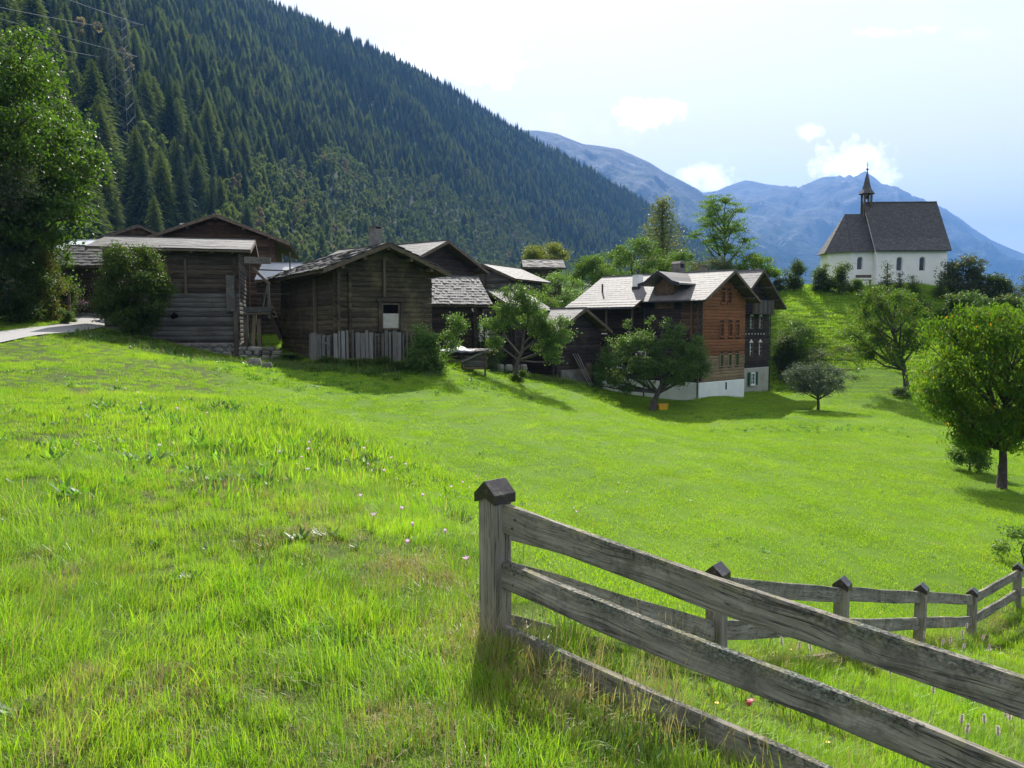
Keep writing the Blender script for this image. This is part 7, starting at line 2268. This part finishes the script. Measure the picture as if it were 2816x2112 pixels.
PET = [petals_mesh(1, .30), petals_mesh(2, .55), petals_mesh(3, .2)]
b = MB(); b.tube([(0, 0, -.05), (.004, 0, .06), (0, .004, .12)], [.003, .0025, .003], 5); STEM = b.mesh('stem')
cro = [(340, 1083), (376, 1094), (418, 1107), (385, 1126), (492, 1140), (482, 1141), (569, 1154), (434, 1253), (764, 1270), (853, 1240), (856, 1258), (836, 1285), (844, 1314), (1080, 1281), (1017, 1303),
       (1049, 1321), (1124, 1297), (1180, 1303), (1158, 1385), (1245, 1361), (1296, 1363), (1099, 1431), (1034, 1448), (1226, 1498), (1122, 1529), (1287, 1576), (1309, 1325), (1007, 1230), (1003, 1255),
       (1508, 1400), (1572, 1413), (1584, 1422), (1456, 1491), (1487, 1518), (1495, 1674), (320, 1060), (1270, 1345), (996, 1390), (1140, 1478), (1700, 1340), (1730, 1365)]
def cro_zone(px, py):
    if px < 620: return 'high on the bank below the barn with the long roof'
    if px < 900: return 'beside the weedy hump on the bank'
    if px < 1200: return 'on the bank between the weedy hump and the corner post'
    if px < 1345: return 'just left of the corner post of the fence'
    if px < 1600: return 'beyond the near rails, right of the corner post'
    return 'on the mown meadow behind the second fence post'
for i, (px, py) in enumerate(cro):
    p = hit(px, py + 10, 2.5)
    if not p: continue
    T = empty('autumn_crocus', (p[0], p[1], p[2] + .01), rnd.random() * 6); k = .62 + min(.4, p[1] * .014)
    T.scale = (k, k, k); T.rotation_euler = (rnd.uniform(-.2, .2), rnd.uniform(-.2, .2), rnd.random() * 6)
    z_ = cro_zone(px, py)
    tag(T, 'pale pink autumn crocus ' + z_, 'flower', 'autumn crocuses ' + z_)
    obj('stem', STEM, T, STEMM, (0, 0, .02 if p[1] < 9 else .06)); obj('petals', PET[i % 3], T, CROCUS, (0, 0, .14 if p[1] < 9 else .18))
# pink plantain spikes inside the plot
b = MB(); b.tube([(0, 0, -.05), (.01, 0, .15), (0, .01, .30)], [.0018, .0016, .0016], 4); SST = b.mesh('stem')
rg = np.random.default_rng(8); b = MB()
for k in range(90):
    z = rg.random() * .07; th = rg.random() * 6.28; r0 = .009 * math.sin(math.pi * min(1, (z + .008) / .085))
    c = np.array([math.cos(th) * r0, math.sin(th) * r0, z]); d = np.array([math.cos(th), math.sin(th), .3]) * .009
    s = np.array([-math.sin(th), math.cos(th), 0]) * .0028
    b.add([c - s, c + s, c + d], [(0, 1, 2)])
b.lathe([(0, 0), (.006, .01), (.006, .06), (0, .075)], sides=6)
SPK = b.mesh('flower_head')
PINK = plain('pink_spike', (.48, .38, .36), .7)
spk = [(2164, 1816), (2244, 1829), (2370, 1844), (2378, 1850), (2409, 1863), (2748, 2031), (2776, 2031), (2808, 2035), (2703, 2044), (2625, 2040), (2688, 1773), (2645, 1735), (2536, 1778), (2579, 1795), (2632, 1800),
       (2718, 1812), (2655, 1765), (2601, 1788), (2190, 1835), (2640, 2080), (2745, 2085), (2560, 1960), (2460, 1900), (2790, 1990), (2500, 1800), (2520, 1812)]
for i, (px, py) in enumerate(spk):
    p = hit(px, py + 55, 3.0)
    if not p: continue
    T = empty('plantain_flower', p, 0); T.rotation_euler = (rnd.uniform(-.15, .15), rnd.uniform(-.15, .15), rnd.random() * 6)
    k = .75 + .035 * p[1]; T.scale = (k, k, k)
    z_ = 'near the far corner post of the plot' if py < 1800 and px > 2480 else ('between the near rails and the lower fence line' if py < 1950 else 'in the long grass at the lower right beyond the near rails')
    tag(T, 'pinkish bottlebrush flower spike ' + z_, 'flower', 'pink flower spikes ' + z_)
    obj('stem', SST, T, STEMM); obj('flower_head', SPK, T, PINK, (0, .01, .29))
# small yellow hawkbits, one red leaf, dried umbel, round clover leaves
YEL = plain('yellow_petal', (.80, .52, .02), .5)
b = MB()
for k in range(12):
    th = k * .5236; d = np.array([math.cos(th), math.sin(th), .25]) * .016; s = np.array([-math.sin(th), math.cos(th), 0]) * .004
    b.add([(0, 0, 0), d * .7 + s, d, d * .7 - s], [(0, 1, 2, 3)])
HB = b.mesh('flower_head')
for px, py, z_ in ((2420, 1692, 'on the meadow just behind the fourth fence post'), (1970, 1968, 'under the lower near rail beside the red leaf'), (2275, 2076, 'at the bottom of the plot under the near rails'), (2175, 1802, 'among the pink spikes below the second post'), (1785, 1112, 'in the grass in front of the chalet plinth')):
    p = hit(px, py + 12, 3)
    T = empty('hawkbit', p); T.scale = (.8, .8, .8); tag(T, 'small yellow hawkbit flower ' + z_, 'flower')
    obj('stem', STEM, T, STEMM, (0, 0, 0)); obj('flower_head', HB, T, YEL, (0, 0, .115))
p = hit(2060, 1985, 3)
RL = petals_mesh(9, 1.2, .035, 3, .016)
o = obj('red_leaf', RL, None, plain('red_leaf', (.36, .02, .03), .5), (p[0], p[1], p[2] + .12)); tag(o, 'bright red leaf lying in the grass under the near rails', 'leaf')
p = hit(1438, 1555, 3)
UM = empty('dried_umbel', p); tag(UM, 'dried brown flat-topped flower head beside the corner post', 'flower')
b = MB(); b.tube([(0, 0, 0), (.01, 0, .22)], .003, 5); b.build('stem', STEMM, UM)
b = MB(); rg = np.random.default_rng(4)
for k in range(46):
    a_, r_ = rg.random() * 6.28, .05 * math.sqrt(rg.random()); b.lathe([(0, .235), (.006, .24), (0, .25)], (r_ * math.cos(a_), r_ * math.sin(a_)), 5)
    if k % 4 == 0: b.tube([(.01, 0, .2), (r_ * math.cos(a_), r_ * math.sin(a_), .237)], .001, 3)
b.build('flower_head', plain('dried_head', (.32, .20, .12), .8), UM)
# flower box by the garden wall
FB = empty('flower_basket', (xat(222, 51.2), 51.3, zat(838, 51.3)), 0); tag(FB, 'hanging basket of white and magenta flowers on the slatted fence', 'flower basket')
rg = np.random.default_rng(3)
P_ = rg.normal(size=(260, 3)) * np.array([.27, .12, .15]); LV, LF = leaf_mesh(P_, np.array([0, -1, .4]), rg.uniform(.06, .10, 260), rg, 1.1, 0)
obj('blossom', mk('blossom', LV, LF, False), FB, plain('white_blossom', (.78, .76, .70), .6))
P_ = rg.normal(size=(110, 3)) * np.array([.33, .12, .10]) + np.array([0, 0, .16]); LV, LF = leaf_mesh(P_, np.array([0, -1, .4]), rg.uniform(.06, .10, 110), rg, 1.1, 0)
obj('blossom', mk('blossom', LV, LF, False), FB, plain('magenta_blossom', (.55, .04, .22), .6))
b = MB(); b.lathe([(.0, -.28), (.2, -.24), (.3, -.05), (.28, -.05)], sides=10); b.build('basket', BEAM, FB)
# white hollyhock-like spires by the heart corner
for px in (1322, 1340):
    p = on_ground(px, 50.6); T = empty('hollyhock', p); tag(T, 'white flowering hollyhock stalk by the garden railing, %s of the pair' % ('nearer the heart' if px < 1330 else 'farther from the heart'), 'flower')
    top = zat(885, 50.6) - p[2]
    b = MB(); b.tube([(0, 0, 0), (0, 0, top)], .012, 4); b.build('stem', STEMM, T)
    P_ = rg.normal(size=(70, 3)) * np.array([.07, .07, .0]) + np.stack([np.zeros(70), np.zeros(70), rg.uniform(top * .55, top, 70)], 1); LV, LF = leaf_mesh(P_, np.array([0, -1, .4]), rg.uniform(.07, .12, 70), rg, 1.1, 0)
    obj('blossom', mk('blossom', LV, LF, False), T, MATS['white_blossom'])
